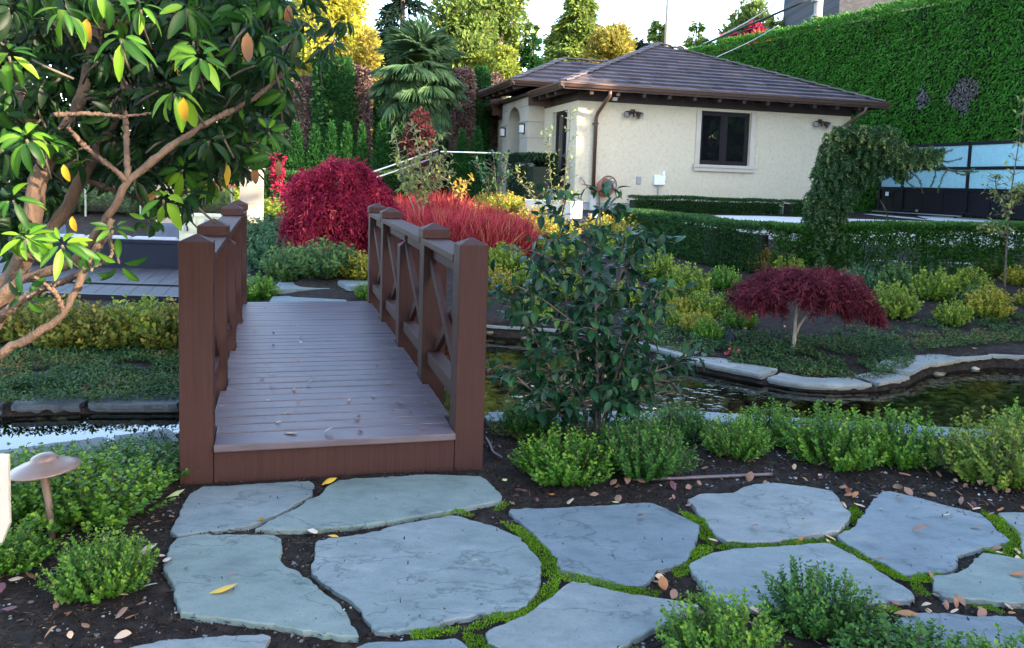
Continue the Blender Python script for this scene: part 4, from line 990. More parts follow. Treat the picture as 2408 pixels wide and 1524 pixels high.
far_shrubs = [
 # left band behind the stream
 (60,800,.42,.48,'yellowing box shrub at the left edge below the terrace','lf_boxolive'),(165,812,.40,.45,'yellowing box shrub below the terrace, second from the left edge','lf_boxolive'),(255,818,.36,.42,'yellowing box shrub below the terrace, below the sofa middle','lf_boxolive'),
 (330,806,.40,.46,'olive box shrub below the terrace under the sofa end','lf_boxmid'),(395,815,.38,.44,'yellowing box shrub beside the left bridge post under the terrace','lf_boxolive'),(470,800,.36,.40,'box shrub behind the front left bridge post','lf_boxmid'),
 # beyond the end of the bridge
 (605,705,.27,.34,'bright low shrub at the far left end post of the bridge','lf_box'),(640,640,.50,.62,'blue green shrub left of the soil patch beyond the bridge','lf_juniper'),(680,660,.40,.5,'small forked shrub in front of the soil patch beyond the bridge','lf_boxmid2'),
 (765,650,.52,.52,'spreading shrub right of the soil patch beyond the bridge','lf_boxmid2'),(850,655,.3,.36,'yellowing shrub beside the far right post of the bridge','lf_boxyel'),(860,700,.16,.2,'little seedling shrub on the flagstones at the far right post','lf_box'),
 (650,570,.62,.55,'blue green shrub on the slope left of the red weeping maple','lf_juniper'),(735,590,.6,.5,'blue green shrub under the left side of the red weeping maple','lf_juniper'),(605,590,.5,.5,'blue green shrub by the far left railing post','lf_juniper'),
 (690,520,.6,.4,'sunlit yellow green shrub right of the stone pillar','lf_azalea2'),(640,512,.6,.42,'sunlit yellow green shrub touching the stone pillar','lf_azalea2'),(820,560,.4,.4,'sunlit shrub seen under the red weeping maple','lf_azalea2'),
 # right bed behind the pond
 (1185,640,.38,.44,'yellow green shrub right of the front bridge post','lf_boxmid'),(1170,690,.30,.36,'yellow shrub beside the front right bridge post','lf_boxyel'),(1245,680,.3,.34,'olive shrub behind the left side of the camellia','lf_boxmid'),(1260,750,.3,.3,'low shrub behind the camellia at the pond bank','lf_boxmid'),
 (1330,700,.34,.36,'shrub glimpsed through the centre of the camellia','lf_boxmid'),(1470,720,.3,.34,'shrub behind the right side of the camellia','lf_boxmid'),(1545,660,.36,.46,'bright olive shrub behind the upper right of the camellia','lf_boxmid'),(1620,700,.36,.44,'olive shrub in the back row right of the camellia','lf_boxmid'),
 (1700,680,.28,.34,'green shrub below the dark hedge left of the spruce','lf_box'),(1600,745,.24,.28,'small orange tinged shrub in the middle of the bed','lf_boxyel'),(1655,745,.30,.32,'yellow green shrub in the middle of the bed left of the small maple','lf_boxmid'),
 (1590,770,.2,.22,'tiny shrub in the front of the bed near the camellia','lf_boxmid'),(1640,782,.26,.27,'yellowing shrub at the front of the bed','lf_boxyel'),(1665,800,.20,.26,'bright green small shrub at the front of the bed','lf_box'),(1740,770,.24,.28,'green shrub at the left edge of the small red maple','lf_box'),
 (1720,735,.24,.28,'green shrub behind the left edge of the small red maple','lf_box'),(1500,770,.22,.26,'small shrub at the coping right of the camellia','lf_boxmid'),(1560,712,.2,.24,'small shrub between two olive ones behind the camellia','lf_boxmid'),
 (2015,690,.34,.40,'green shrub right of the spruce foot','lf_juniper'),(2110,680,.32,.36,'green shrub below the thin hedge right of the spruce','lf_boxmid2'),(2100,745,.36,.44,'bright sunlit shrub right of the small red maple','lf_azalea2'),(2195,705,.36,.44,'olive shrub in the back right of the bed','lf_boxmid'),
 (2280,690,.34,.36,'shrub in the back row left of the right sapling','lf_boxmid'),(2330,645,.26,.28,'golden sunlit shrub left of the right sapling','lf_gold2'),(2240,765,.26,.32,'small shrub with lit tips in front of the olive one','lf_boxmid'),(2320,745,.34,.38,'yellowing wide shrub below the right sapling','lf_boxyel'),
 (2305,720,.3,.3,'green shrub behind the yellowing wide one','lf_boxmid2'),(2400,670,.3,.3,'yellowing shrub at the right picture edge','lf_boxyel'),(2420,720,.22,.24,'small shrub low at the right picture edge','lf_boxyel'),(1990,740,.26,.3,'blue green shrub behind the right side of the small maple','lf_juniper'),
 (1850,650,.3,.34,'lit shrub left of the spruce foot','lf_azalea2'),(1790,640,.34,.40,'brownish shrub before the dark hedge left of the spruce','lf_boxyel2'),
 # along the lit bed
 (1100,520,.4,.4,'sunlit azalea behind the red grass','lf_azalea'),(1190,500,.5,.5,'sunlit yellow azalea left of the planter wall','lf_azalea'),(1250,540,.5,.45,'orange tipped azalea before the planter wall','lf_azalea'),(1150,490,.45,.45,'sunlit azalea below the arch','lf_azalea'),
 (1310,560,.45,.42,'orange azalea left of the camellia top','lf_azalea'),(1510,570,.5,.5,'sunlit azalea with orange leaves right of the camellia top','lf_azalea'),(1420,560,.45,.45,'sunlit azalea behind the camellia top','lf_azalea'),(1240,590,.35,.35,'shrub at the right end of the red grass','lf_boxmid'),
 (1460,600,.4,.4,'olive shrub behind the camellia crown','lf_boxmid'),(1330,620,.4,.4,'shrub behind the left of the camellia crown','lf_boxmid'),
 # terrace end
 (480,500,.7,.6,'sunlit green shrub behind the pale cabinet','lf_azalea2'),(540,498,.6,.6,'sunlit green shrub left of the stone pillar','lf_azalea2'),(420,500,.7,.6,'green shrub behind the pale cabinet at its left end','lf_boxmid2'),(300,500,.8,.7,'green shrub behind the terrace furniture','lf_boxmid2'),(160,500,.8,.7,'green shrub behind the left half of the terrace','lf_boxmid2')]
M['lf_boxolive'] = foliage('olive_yellow_leaf', [(0,(.030,.055,.008)),(.45,(.085,.105,.012)),(.8,(.16,.15,.018)),(1,(.28,.19,.03))], .4, .28, .4)
M['lf_boxmid2'] = foliage('fresh_green_leaf', [(0,(.022,.06,.02)),(.5,(.05,.11,.028)),(1,(.12,.18,.04))], .45, .28, .3)
M['lf_azalea2'] = foliage('sun_toned_green_leaf', [(0,(.06,.11,.015)),(.5,(.12,.18,.02)),(1,(.22,.27,.03))], .45, .35, .3)  # the sunlight on these shrubs is put into the leaf colour
M['lf_gold2'] = foliage('golden_leaf', [(0,(.16,.16,.02)),(.6,(.35,.25,.03)),(1,(.45,.18,.04))], .45, .35, .3)
M['lf_boxyel2'] = foliage('brown_yellow_leaf', [(0,(.05,.05,.015)),(.5,(.13,.11,.025)),(1,(.3,.2,.06))], .5, .3, .3)
for i, (x, y, rad, hg, lab, mt) in enumerate(far_shrubs):
    p = G(x, y)
    place(FB[i % 3], USED, p[0], p[1], p[2] - .02, rad/.36*(.80 if x > 1140 and y > 600 else .95), hg/.40, mat=M[mt], label=lab, cat='shrub', group='small shrubs in the beds')

# creeping ground cover
def cover(n, fn, leaf):
    P = fn(n); n = len(P)
    z = H(P[:,0], P[:,1], False) + .01 + .05*rng.random(n)**1.5*(.4 + vnoise(P[:,0], P[:,1], 4, 6))
    D = rng.normal(size=(n,3)); D[:,2] = np.abs(D[:,2])*.5 + .1
    N = rng.normal(size=(n,3))*.35 + np.array([0,0,1]); r = np.clip(rng.random(n)*.7 + .5*(vnoise(P[:,0], P[:,1], 2.5, 7)-.3), 0, 1)
    return cloud(LEAF2, np.c_[P[:,:2], z], D, N, leaf*rng.uniform(.7,1.3,n), leaf*.55, r)
def region(poly_d, n, dens=None, over=.0):
    Q = np.array([G(*p)[:2] for p in poly_d]); lo, hi = Q.min(0), Q.max(0)
    P = lo + rng.random((n,2))*(hi - lo); k = (poly_sd(P[:,0], P[:,1], Q) < 0) & (poly_sd(P[:,0], P[:,1], POND) > over)
    P = P[k]; return P[vnoise(P[:,0], P[:,1], 3.1, 12) + .5*vnoise(P[:,0], P[:,1], 9, 14) + (.25 if dens is None else dens) > .75]
cov = [cover(26000, lambda n: region([(-100,835),(430,830),(440,945),(300,932),(0,948),(-120,955)], n, .30, -.03), .030),
       (lambda c: (c[0] + np.array([0,0,.03]), c[1], c[2]))(cover(9000, lambda n: region([(-100,915),(430,915),(440,958),(300,962),(0,970),(-120,975)], n, .22, -.05), .028)),
       cover(26000, lambda n: region([(1500,800),(1560,775),(1760,790),(1900,790),(2000,770),(2120,800),(2150,850),(2140,875),(2050,895),(1900,893),(1800,872),(1700,858),(1560,830)], n, .24, .02), .030),
       cover(14000, lambda n: region([(2060,760),(2200,740),(2450,750),(2450,815),(2300,815),(2160,830)], n, -.05, .2), .030),
       cover(14000, lambda n: region([(1150,985),(1420,985),(1700,985),(1720,1040),(1560,1060),(1300,1060),(1150,1030)], n, .2, .1), .02),
       cover(7000, lambda n: region([(-50,1040),(400,1000),(420,1050),(200,1080),(-50,1100)], n, .3, .05), .02)]
tag(leaves('ground_cover', merge(cov), M['lf_cover']), 'low creeping evergreen ground cover spilling over the pond coping', 'ground cover', kind='stuff')

# moss in the joints of the paving
n = 420000; px = rng.uniform(-.6, 2.9, n); py = rng.uniform(2.2, 4.3, n)
keep = np.ones(n, bool); near = np.zeros(n, int)
for Pl in FLAGP:
    sd = poly_sd(px, py, Pl); keep &= sd > -.004; near += (sd < .075)
nz = vnoise(px, py, 2.6, 21) + .35*(vnoise(px, py, 11, 22) - .5)
amt = sst(-.55, .0, px)*(1 - sst(1.25, 2.3, px)*.45)
keep &= (near >= 2) & (nz > .62 - .48*amt) | ((near >= 1) & keep & (nz > .88) & (py < 3.9))
keep &= poly_sd(px, py, FLAGP[0]) > -.004
for Pl in FLAGP: keep &= poly_sd(px, py, Pl) > -.004
px, py = px[keep], py[keep]; n = len(px)
zb = H(px, py) + .004 + .022*vnoise(px, py, 14, 23)
D = rng.normal(size=(n,3))*.7 + np.array([0,0,.8])
moss = cloud(LEAF2, np.stack([px,py,zb],1), D, rdir(n), rng.uniform(.005,.011,n), .0042, np.clip(.25 + .5*vnoise(px, py, 7, 24) + .2*rng.normal(size=n), 0, 1))
tag(leaves('moss', moss, M['moss']), 'bright green moss growing in the joints between flagstones', 'moss', kind='stuff')

# mulch and gravel
n = 90000; px = rng.uniform(-2.6, 4.5, n); py = 2.0 + rng.random(n)**1.3*6.0
k = poly_sd(px, py, POND) > .02; px, py = px[k], py[k]; n = len(px)
D = rng.normal(size=(n,3)); D[:,2] *= .35
mu = cloud(LEAF2, np.stack([px, py, H(px,py,False) + .003 + .006*rng.random(n)], 1), D, rng.normal(size=(n,3))*.4 + np.array([0,0,1]), rng.uniform(.008,.035,n), rng.uniform(.003,.009,n), rng.random(n)**1.6)
tag(leaves('mulch', mu, M['mulch']), 'dark bark mulch covering the garden beds', 'mulch', kind='stuff')
n = 5200; px = rng.uniform(-2.2, 4.2, n); py = 2.0 + rng.random(n)**1.2*3.4
k = (poly_sd(px, py, POND) > .02) & (vnoise(px, py, 2.2, 30) + .3*rng.random(n) > .5); px, py = px[k], py[k]; n = len(px)
sz = (.0025 + .0075*rng.random(n)**3)[:,None]*np.stack([rng.uniform(.9,1.6,n), rng.uniform(.7,1,n), rng.uniform(.5,.8,n)], 1)
d = stones_np(np.stack([px,py,H(px,py,False)+.003],1), sz, rng.uniform(0,6.3,n), rng.random(n))
tag(link('gravel', np_mesh('gravel', *d), M['gravel']), 'scattered grey and white grit lying on the soil', 'gravel', kind='stuff')

# ------------------------------------------------------------------ camellia
def curve_pts(ps, n=9):
    ps = [np.array(p, float) for p in ps]; k = len(ps); out = []
    d = np.r_[0, np.cumsum([np.linalg.norm(ps[i+1]-ps[i]) for i in range(k-1)])]; t = np.linspace(0, d[-1], n)
    # Catmull-Rom through the points
    for q in t:
        i = min(k-2, int(np.searchsorted(d, q, side='right') - 1)); i = max(0, i)
        u = (q - d[i])/(d[i+1]-d[i] + 1e-9); p0 = ps[max(0,i-1)]; p1 = ps[i]; p2 = ps[i+1]; p3 = ps[min(k-1,i+2)]
        out.append(.5*((2*p1) + (p2-p0)*u + (2*p0-5*p1+4*p2-p3)*u*u + (3*p1-p0-3*p2+p3)*u**3))
    return out
def twig_leaves(mb, pts, r0, step, leaf, wid, tpl_acc, drop=.2, t0=.3, bias=(0,0,.3), rnd=(.1,.9)):
    """a twig as a thin tube with alternate leaves along it"""
    P = np.array(curve_pts(pts, 10)); mb.tube([tuple(p) for p in P], list(np.linspace(r0, r0*.35, len(P))), 5)
    d = np.r_[0, np.cumsum(np.linalg.norm(np.diff(P, axis=0), axis=1))]; L = d[-1]; n = max(3, int(L*(1-t0)/step)); t = np.linspace(t0*L, L, n)
    Q = np.stack([np.interp(t, d, P[:,i]) for i in range(3)], 1); T = nrm(np.gradient(Q, axis=0)); T = np.where(np.isfinite(T), T, 0)
    ref = nrm(np.cross(T, np.array([.2,.1,1]))); bi = np.cross(T, ref); a = np.arange(n)*2.4 + rng.random()*6
    perp = ref*np.cos(a)[:,None] + bi*np.sin(a)[:,None]
    D = perp*.9 + T*.6 + np.array(bias)*1.0 + rng.normal(size=(n,3))*.2 - np.array([0,0,drop]); N = np.array([0,0,1.0]) + T*.3 + rng.normal(size=(n,3))*.3
    ln = leaf*rng.uniform(.65,1.15,n); tpl_acc.append(cloud(CAM, Q, D, N, ln, ln*wid, rng.uniform(rnd[0], rnd[1], n)))
cp = onz(1395, 1030, 0); cz = gz(cp[0], cp[1])
camellia = thing('camellia', 'upright camellia shrub with dark glossy leaves on the pond bank right of the bridge', 'shrub', (cp[0], cp[1], cz))
acc = []; mb = MB(); Yc = cp[1]
def C_(x, y, dy=0): return aty(x, y, Yc + dy)
mains = [[(1385,1040,0),(1360,850,.02),(1330,700,.05),(1315,560,.02),(1330,470,.0)],
         [(1400,1040,0),(1405,860,-.05),(1400,700,-.08),(1412,560,-.03),(1408,452,-.02)],
         [(1410,1040,0),(1450,880,.06),(1480,760,.1),(1475,640,.12),(1490,560,.1)],
         [(1380,1040,0),(1310,900,-.1),(1260,800,-.15),(1225,730,-.18),(1175,690,-.2)],
         [(1415,1040,0),(1480,940,-.08),(1530,880,-.1),(1590,860,-.12)],
         [(1400,1040,0),(1390,800,.2),(1370,650,.25),(1350,540,.25)],
         [(1390,1040,0),(1330,800,.12),(1280,680,.15),(1240,620,.18)],
         [(1405,1040,0),(1470,820,-.1),(1530,720,-.15),(1545,690,-.15)],
         [(1390,1035,0),(1300,960,-.15),(1230,900,-.2),(1200,870,-.2)],
         [(1405,1035,0),(1440,700,.05),(1510,580,.1),(1560,560,.1)]]
for mpts in mains:
    P = curve_pts([C_(x, y, dy) for x, y, dy in mpts], 12)
    mb.tube([tuple(p) for p in P], list(np.linspace(.011,.004,12)), 6)
    for i in range(3, 12):
        for _ in range(5 if i < 11 else 3):
            b = P[i]; out = rng.normal(size=3)*np.array([1,1,.45]); out = out/np.linalg.norm(out); out[2] = abs(out[2])*.7 + .05
            ln = rng.uniform(.06,.20); e_ = b + out*ln; mid = b + out*ln*.5 + np.array([0,0,.02])
            twig_leaves(mb, [b, mid, e_], .004, .022, .088, .5, acc, .35, .2, (0,0,.15), (0,.92))
for (pp) in [[(1400,960,-.05),(1500,950,-.1),(1560,930,-.12),(1600,900,-.12)],[(1420,1000,-.1),(1500,1000,-.15),(1570,975,-.2)],[(1350,760,-.1),(1270,700,-.15),(1200,665,-.2),(1160,640,-.22)],[(1310,620,0),(1250,590,-.05),(1200,590,-.05)]]:
    twig_leaves(mb, [C_(*q) for q in pp], .006, .03, .075, .5, acc, .3, .25, (0,0,.1), (0,.9))
tw = [C_(1350,760,-.15), C_(1280,745,-.2), C_(1240,735,-.22)]
twig_leaves(mb, tw, .005, .022, .075, .5, acc, .3, .1, (0,-.2,.1), (.93,1))
leaves('foliage', merge(acc), M['lf_camellia'], camellia, True); mb.build('stems', M['bark'], camellia, smooth=True)

# ------------------------------------------------------------------ rhododendron
rb = onz(-260, 1560, 0)
rhodo = thing('rhododendron', 'large old rhododendron leaning in from the left with drooping whorls of long leaves', 'shrub', (rb[0], rb[1] + .2, 0))
mb = MB(); Rq = lambda x, y, Y: aty(x, y, Y)
limbs = [([(-330,1500,2.5),(-180,1000,2.45),(-60,860,2.4),(20,680,2.4),(70,560,2.35),(85,440,2.35),(110,380,2.4),(190,230,2.6),(230,60,2.7)], .036, .018),
  ([(-200,1050,2.45),(-60,760,2.5),(60,610,2.55),(150,500,2.6),(190,420,2.65),(260,300,2.8),(330,150,2.9)], .030, .014),
  ([(-120,860,2.4),(0,700,2.35),(60,655,2.35),(180,610,2.33),(260,500,2.3),(300,430,2.3),(370,370,2.32),(430,325,2.36),(505,280,2.42)], .017, .008),
  ([(-100,960,2.2),(0,835,2.2),(70,795,2.2),(150,735,2.22),(205,620,2.25),(252,540,2.27),(262,515,2.28)], .013, .008),
  ([(-60,800,2.35),(60,700,2.3),(190,640,2.3),(245,560,2.3)], .014, .007),
  ([(300,430,2.3),(270,400,2.28),(200,345,2.25),(160,300,2.2)], .008, .005),
  ([(300,430,2.3),(298,330,2.35),(290,200,2.5),(300,90,2.6)], .009, .005),
  ([(110,380,2.4),(60,250,2.4),(20,120,2.5),(0,-60,2.5)], .018, .010),
  ([(190,230,2.6),(330,210,2.65),(470,190,2.7),(600,160,2.8),(700,80,2.9)], .013, .006),
  ([(505,280,2.42),(600,230,2.5),(680,160,2.6)], .009, .005),
  ([(130,270,2.3),(220,268,2.31),(290,274,2.33),(355,266,2.36)], .007, .0025),
  ([(230,60,2.7),(420,40,2.8),(560,60,2.9),(640,0,2.9)], .012, .006),
  ([(150,735,2.22),(130,690,2.2),(80,650,2.15)], .007, .004), ([(252,540,2.27),(262,600,2.25),(215,630,2.22)], .005,.003),
  ([(300,150,2.9),(450,260,3.0),(560,330,3.05),(620,380,3.0)], .010, .005), ([(190,420,2.65),(350,470,2.8),(440,450,2.9)], .010,.005)]
for pts, ra0, rb0 in limbs:
    P = curve_pts([Rq(*p) for p in pts], 60); P = [q_ + rng.normal(size=3)*.0009 for q_ in P]
    rad = np.linspace(ra0, rb0, 60)*(1 + .05*rng.normal(size=60) + .10*np.sin(np.linspace(0, 19, 60) + rng.random()*6))
    mb.tube([tuple(p) for p in P], list(rad), 10)
mb.v = [tuple(np.array(v_) + rng.normal(size=3)*.0011) for v_ in mb.v]
acc = []; acc2 = []; TW = MB()
def whorl(c, a, n, L, droop, rnd=(0,.92), acc=acc, tilt=.0, spr=.25):
    """a rosette of long leaves round the shoot direction a"""
    L = L*.9; a = nrm(np.array(a, float)); ref = nrm(np.cross(a, np.array([.3,.9,.2]))); bi = np.cross(a, ref)
    az = np.arange(n)*2.399 + rng.random()*6.28; lv = rng.uniform(0,1,n)
    el = -droop*.62 + 1.0*(lv - .4); pr = ref*np.cos(az)[:,None] + bi*np.sin(az)[:,None]
    D = pr*np.cos(el)[:,None] + a*np.sin(el)[:,None] + np.array([0,0,-.16]); N = a*np.cos(el)[:,None] - pr*np.sin(el)[:,None] + rng.normal(size=(n,3))*spr
    P = np.asarray(c) + pr*.012 + a*(lv[:,None]-.5)*.02
    ln = L*rng.uniform(.62,1.08,n)*(1 - .35*lv**3)
    r = rng.uniform(rnd[0], rnd[1], n); k = rng.random(n); r = np.where(k > .992, rng.uniform(.94,1,n), r)
    acc.append(cloud(RHODO if rng.random() < .6 else RHODO2, P, D, N, ln, ln*rng.uniform(.26,.34,n), r))
    TW.tube([tuple(np.asarray(c) - a*.10 + np.array([0,0.03,.0])), tuple(np.asarray(c) - a*.05), tuple(np.asarray(c) - a*.004)], [.0035,.0035,.0035], 5)
# the ones that stand out, sunlight put into their paler leaf colours
for x, y, Y, a, n, L, dr in [(285,92,2.0,(.1,-.55,.8),9,.115,.75),(472,136,2.08,(.25,-.55,.75),12,.09,.25),(455,95,2.3,(.2,-.4,.9),10,.10,.2),(62,326,1.95,(.2,-.7,.7),13,.095,.3),(145,575,2.0,(.15,-.7,.65),12,.085,.1),
   (60,560,2.05,(.1,-.6,.8),9,.085,.2),(265,540,2.2,(.4,-.5,.7),7,.075,.1),(385,470,2.25,(.3,-.6,.4),8,.10,1.0),(702,76,2.5,(.6,-.4,.6),13,.095,.6),(650,5,2.6,(.5,-.4,.7),11,.11,.5),(668,215,2.6,(.7,-.3,.2),9,.11,.9),
   (640,365,2.5,(.5,-.4,-.1),8,.105,1.0),(600,90,2.5,(.3,-.5,.8),10,.11,.7),(650,140,2.5,(.4,-.5,.7),10,.11,.9),(20,130,2.1,(.1,-.6,.8),10,.10,.8),(150,30,1.95,(.2,-.6,.7),8,.105,1.1),(410,220,2.1,(.2,-.6,.5),7,.115,1.2),
   (470,330,2.5,(.4,-.5,.3),9,.105,.9),(560,300,2.6,(.5,-.4,.2),9,.11,.9),(430,400,2.5,(.3,-.5,.1),9,.11,1.0),(350,520,2.5,(.3,-.5,0),9,.10,1.0),(500,420,2.7,(.4,-.4,.1),9,.11,.9),(215,640,2.15,(.2,-.5,-.3),5,.10,.9),
   (280,620,2.25,(.3,-.5,-.2),6,.10,.8),(60,700,2.1,(0,-.5,-.1),6,.10,.8),(560,20,2.4,(.3,-.5,.8),10,.11,.7),(330,20,2.2,(.1,-.5,.8),10,.10,.8),(440,20,2.35,(.2,-.5,.8),10,.12,.7),(240,-20,2.1,(.2,-.5,.8),10,.105,.8),(30,470,2.2,(.1,-.6,.5),8,.10,.7)]:
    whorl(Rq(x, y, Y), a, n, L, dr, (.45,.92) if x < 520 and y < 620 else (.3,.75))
# the mass of the crown behind them, its shade put into darker leaf colours
CR = np.array([(-120,-140),(620,-140),(680,60),(690,190),(660,300),(600,385),(545,430),(500,470),(470,500),(360,520),(250,420),(160,440),(60,640),(-120,700)])
cnt = 0
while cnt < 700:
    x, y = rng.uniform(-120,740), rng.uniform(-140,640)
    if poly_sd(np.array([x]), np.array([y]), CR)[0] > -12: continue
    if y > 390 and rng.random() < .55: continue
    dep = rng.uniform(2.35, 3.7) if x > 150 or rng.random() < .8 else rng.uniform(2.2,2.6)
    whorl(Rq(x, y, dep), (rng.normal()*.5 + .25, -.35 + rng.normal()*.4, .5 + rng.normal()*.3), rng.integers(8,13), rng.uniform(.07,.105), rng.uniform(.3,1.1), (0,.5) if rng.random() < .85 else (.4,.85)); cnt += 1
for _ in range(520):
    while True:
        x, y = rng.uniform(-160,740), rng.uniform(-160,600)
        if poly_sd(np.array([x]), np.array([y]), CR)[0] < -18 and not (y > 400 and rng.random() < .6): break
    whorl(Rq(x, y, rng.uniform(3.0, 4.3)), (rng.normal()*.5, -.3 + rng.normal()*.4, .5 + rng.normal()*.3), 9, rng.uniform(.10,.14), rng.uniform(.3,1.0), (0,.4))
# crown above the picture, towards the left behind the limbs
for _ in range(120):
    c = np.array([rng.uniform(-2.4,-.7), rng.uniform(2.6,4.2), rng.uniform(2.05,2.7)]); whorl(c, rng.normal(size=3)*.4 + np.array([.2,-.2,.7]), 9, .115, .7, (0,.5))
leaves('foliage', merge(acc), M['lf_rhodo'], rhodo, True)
mb.build('branches', M['bark_rhodo'], rhodo, smooth=True); TW.build('twigs', M['bark'], rhodo, smooth=True)["kind"] = 'stuff'
# striking old leaves
old = []; 
for x, y, Y, L, r in [(432,262,2.05,.09,.955),(150,410,1.97,.065,.955),(582,115,2.2,.115,1),(170,530,2.0,.06,.955),(600,415,2.5,.09,1),(205,75,2.1,.09,.965),(680,40,2.6,.1,1),(655,400,2.5,.08,1)]:
    L *= .72; P = Rq(x, y, Y) + np.array([0,0,L*.5]); old.append(cloud(RHODO2, P[None], np.array([[rng.normal()*.25, -.1, -1]]), np.array([[.2,-1,.1]]), L, L*.36, np.array([r])))
leaves('old_leaves', merge(old), M['lf_rhodo'], rhodo, True)

# ------------------------------------------------------------------ red maples
def laceleaf(n_str, rx, ry, hz, leafL, seed, pads=9, drop=.55, wf=.22):
    """weeping dome: strands arch over the dome and hang at the rim"""
    rg = np.random.default_rng(seed); az = rg.random(n_str)*2*math.pi; k = 14
    rr = np.sqrt(rg.random(n_str)); lay = rg.random(n_str)
    pad = np.floor(az/(2*math.pi)*pads); az = (pad + .5 + (az/(2*math.pi)*pads - pad - .5)*1.15)/pads*2*math.pi
    rim = .72 + .34*vnoise(pad, lay*0, 1, seed) + .1*rg.normal(size=n_str)
    t = np.linspace(0, 1, k)[None]
    s0 = rr*.75; s = s0[:,None] + t*.33
    rad = np.minimum(s, 1.08)*rim[:,None]
    zz = hz*(1 - (s/1.02)**2*drop - np.where(s > .85, (s-.85)*1.5, 0)) - hz*.30*(lay[:,None]**2) + hz*.05*np.sin(az*3)[:,None]
    P = np.stack([np.cos(az)[:,None]*rad*rx, np.sin(az)[:,None]*rad*ry, zz], -1) + rg.normal(size=(n_str,1,3))*.05*rx + rg.normal(size=(n_str,k,3))*.018*rx
    T = nrm(np.gradient(P, axis=1)); P = P.reshape(-1,3); T = T.reshape(-1,3); n = len(P)
    D = T*.6 + rg.normal(size=(n,3))*.8 + np.array([0,0,-.3]); N = rg.normal(size=(n,3))*.5 + np.array([0,0,1])
    r = np.clip(rg.normal(.45,.10,n) + np.repeat(rg.normal(0,.22,n_str) + .3*(vnoise(az*2, lay*3, 1, seed)-.5), k), 0, 1)
    return cloud(LEAF2, P, D, N, leafL*rg.uniform(.6,1.3,n), leafL*wf, r)
p = G(815, 600)
mp = thing('weeping_maple', 'large crimson weeping laceleaf maple beyond the far end of the bridge', 'tree', tuple(p))
sc_ = p[1]/F
def pads(base_y, lst, L, W):
    out = []
    for i, (x, y, rx, ry, hz, n, dy) in enumerate(lst):
        o = aty(x, y, base_y + dy); v, f, r = laceleaf(n, rx*sc_, ry*sc_, hz*sc_, L, 31 + i, 7, .6, W); r = np.clip(r + rng.uniform(-.22,.25), 0, 1); out.append((v + o - np.array([0,0,hz*sc_]), f, r))
    return merge(out)
leaves('crown', pads(p[1], [(800,372,95,95,110,302,0),(730,400,62,70,110,237,-.1),(870,415,70,70,110,237,.1),(775,430,95,90,110,273,-.25),(715,470,48,60,90,158,-.1),(905,465,45,60,110,172,.1),(850,470,65,70,100,187,-.2),(760,500,80,70,80,187,-.15),(690,510,30,40,60,64,-.1),(880,520,40,50,75,100,.15),(925,500,30,40,60,64,.2),(800,530,60,50,50,100,0)], .085, .26), M['lf_red'], mp)
mb = MB(); T_ = lambda x, y, dy=0: tuple(aty(x, y, p[1]+dy))
mb.tube([T_(815,605), T_(822,550), T_(818,500), T_(800,455), T_(790,430)], [.05,.045,.04,.032,.02], 8)
for q in ((720,450),(870,440),(760,420),(840,480)): mb.tube([T_(818,500), T_((818+q[0])/2, q[1]-8), T_(*q)], [.028,.018,.008], 6)
mb.build('trunk', M['bark_light'], mp, smooth=True)
p = G(1865, 826)
ms = thing('laceleaf_maple', 'small wine red laceleaf maple with an umbrella crown beside the pond', 'tree', tuple(p)); sc_ = p[1]/F
def pad_at(x, y, rx, ry, hz, n, seed, L=.062):
    o = aty(x, y, p[1]); v, f, r = laceleaf(n, rx*sc_, ry*sc_, hz*sc_, L, seed, 7, .6); return v + o - np.array([0,0,hz*sc_]), f, r
c = merge([pad_at(1900,636,135,120,52,257,21), pad_at(1820,662,100,100,50,179,22), pad_at(1985,668,95,95,55,187,23), pad_at(1880,672,100,110,42,117,24), pad_at(1765,694,52,70,36,85,25), pad_at(2030,708,48,60,42,78,26), pad_at(1950,690,70,90,44,101,27), pad_at(1800,700,60,80,34,70,28), pad_at(2055,735,22,40,28,31,29)])
leaves('crown', c, M['lf_redpurple'], ms)
mb = MB()
mb.tube([T_(1862,835), T_(1868,800), T_(1870,760), T_(1872,725), T_(1868,690), T_(1885,665), T_(1900,650)], [.024,.019,.015,.013,.012,.009,.005], 8)
mb.tube([T_(1868,795), T_(1880,765), T_(1897,740), T_(1902,712), T_(1930,690)], [.013,.012,.010,.009,.005], 7)
mb.tube([T_(1868,690), T_(1868,680), T_(1845,662), T_(1830,664)], [.009,.007,.005,.003], 6); mb.tube([T_(1845,840,-.02), T_(1860,828,0), T_(1866,810)], [.012,.018,.016], 7)
mb.tube([T_(1885,665,-.12), T_(1900,655,-.13), T_(1925,652,-.12)], [.006,.005,.003], 6)
mb.build('trunk', M['bark_light'], ms, smooth=True)
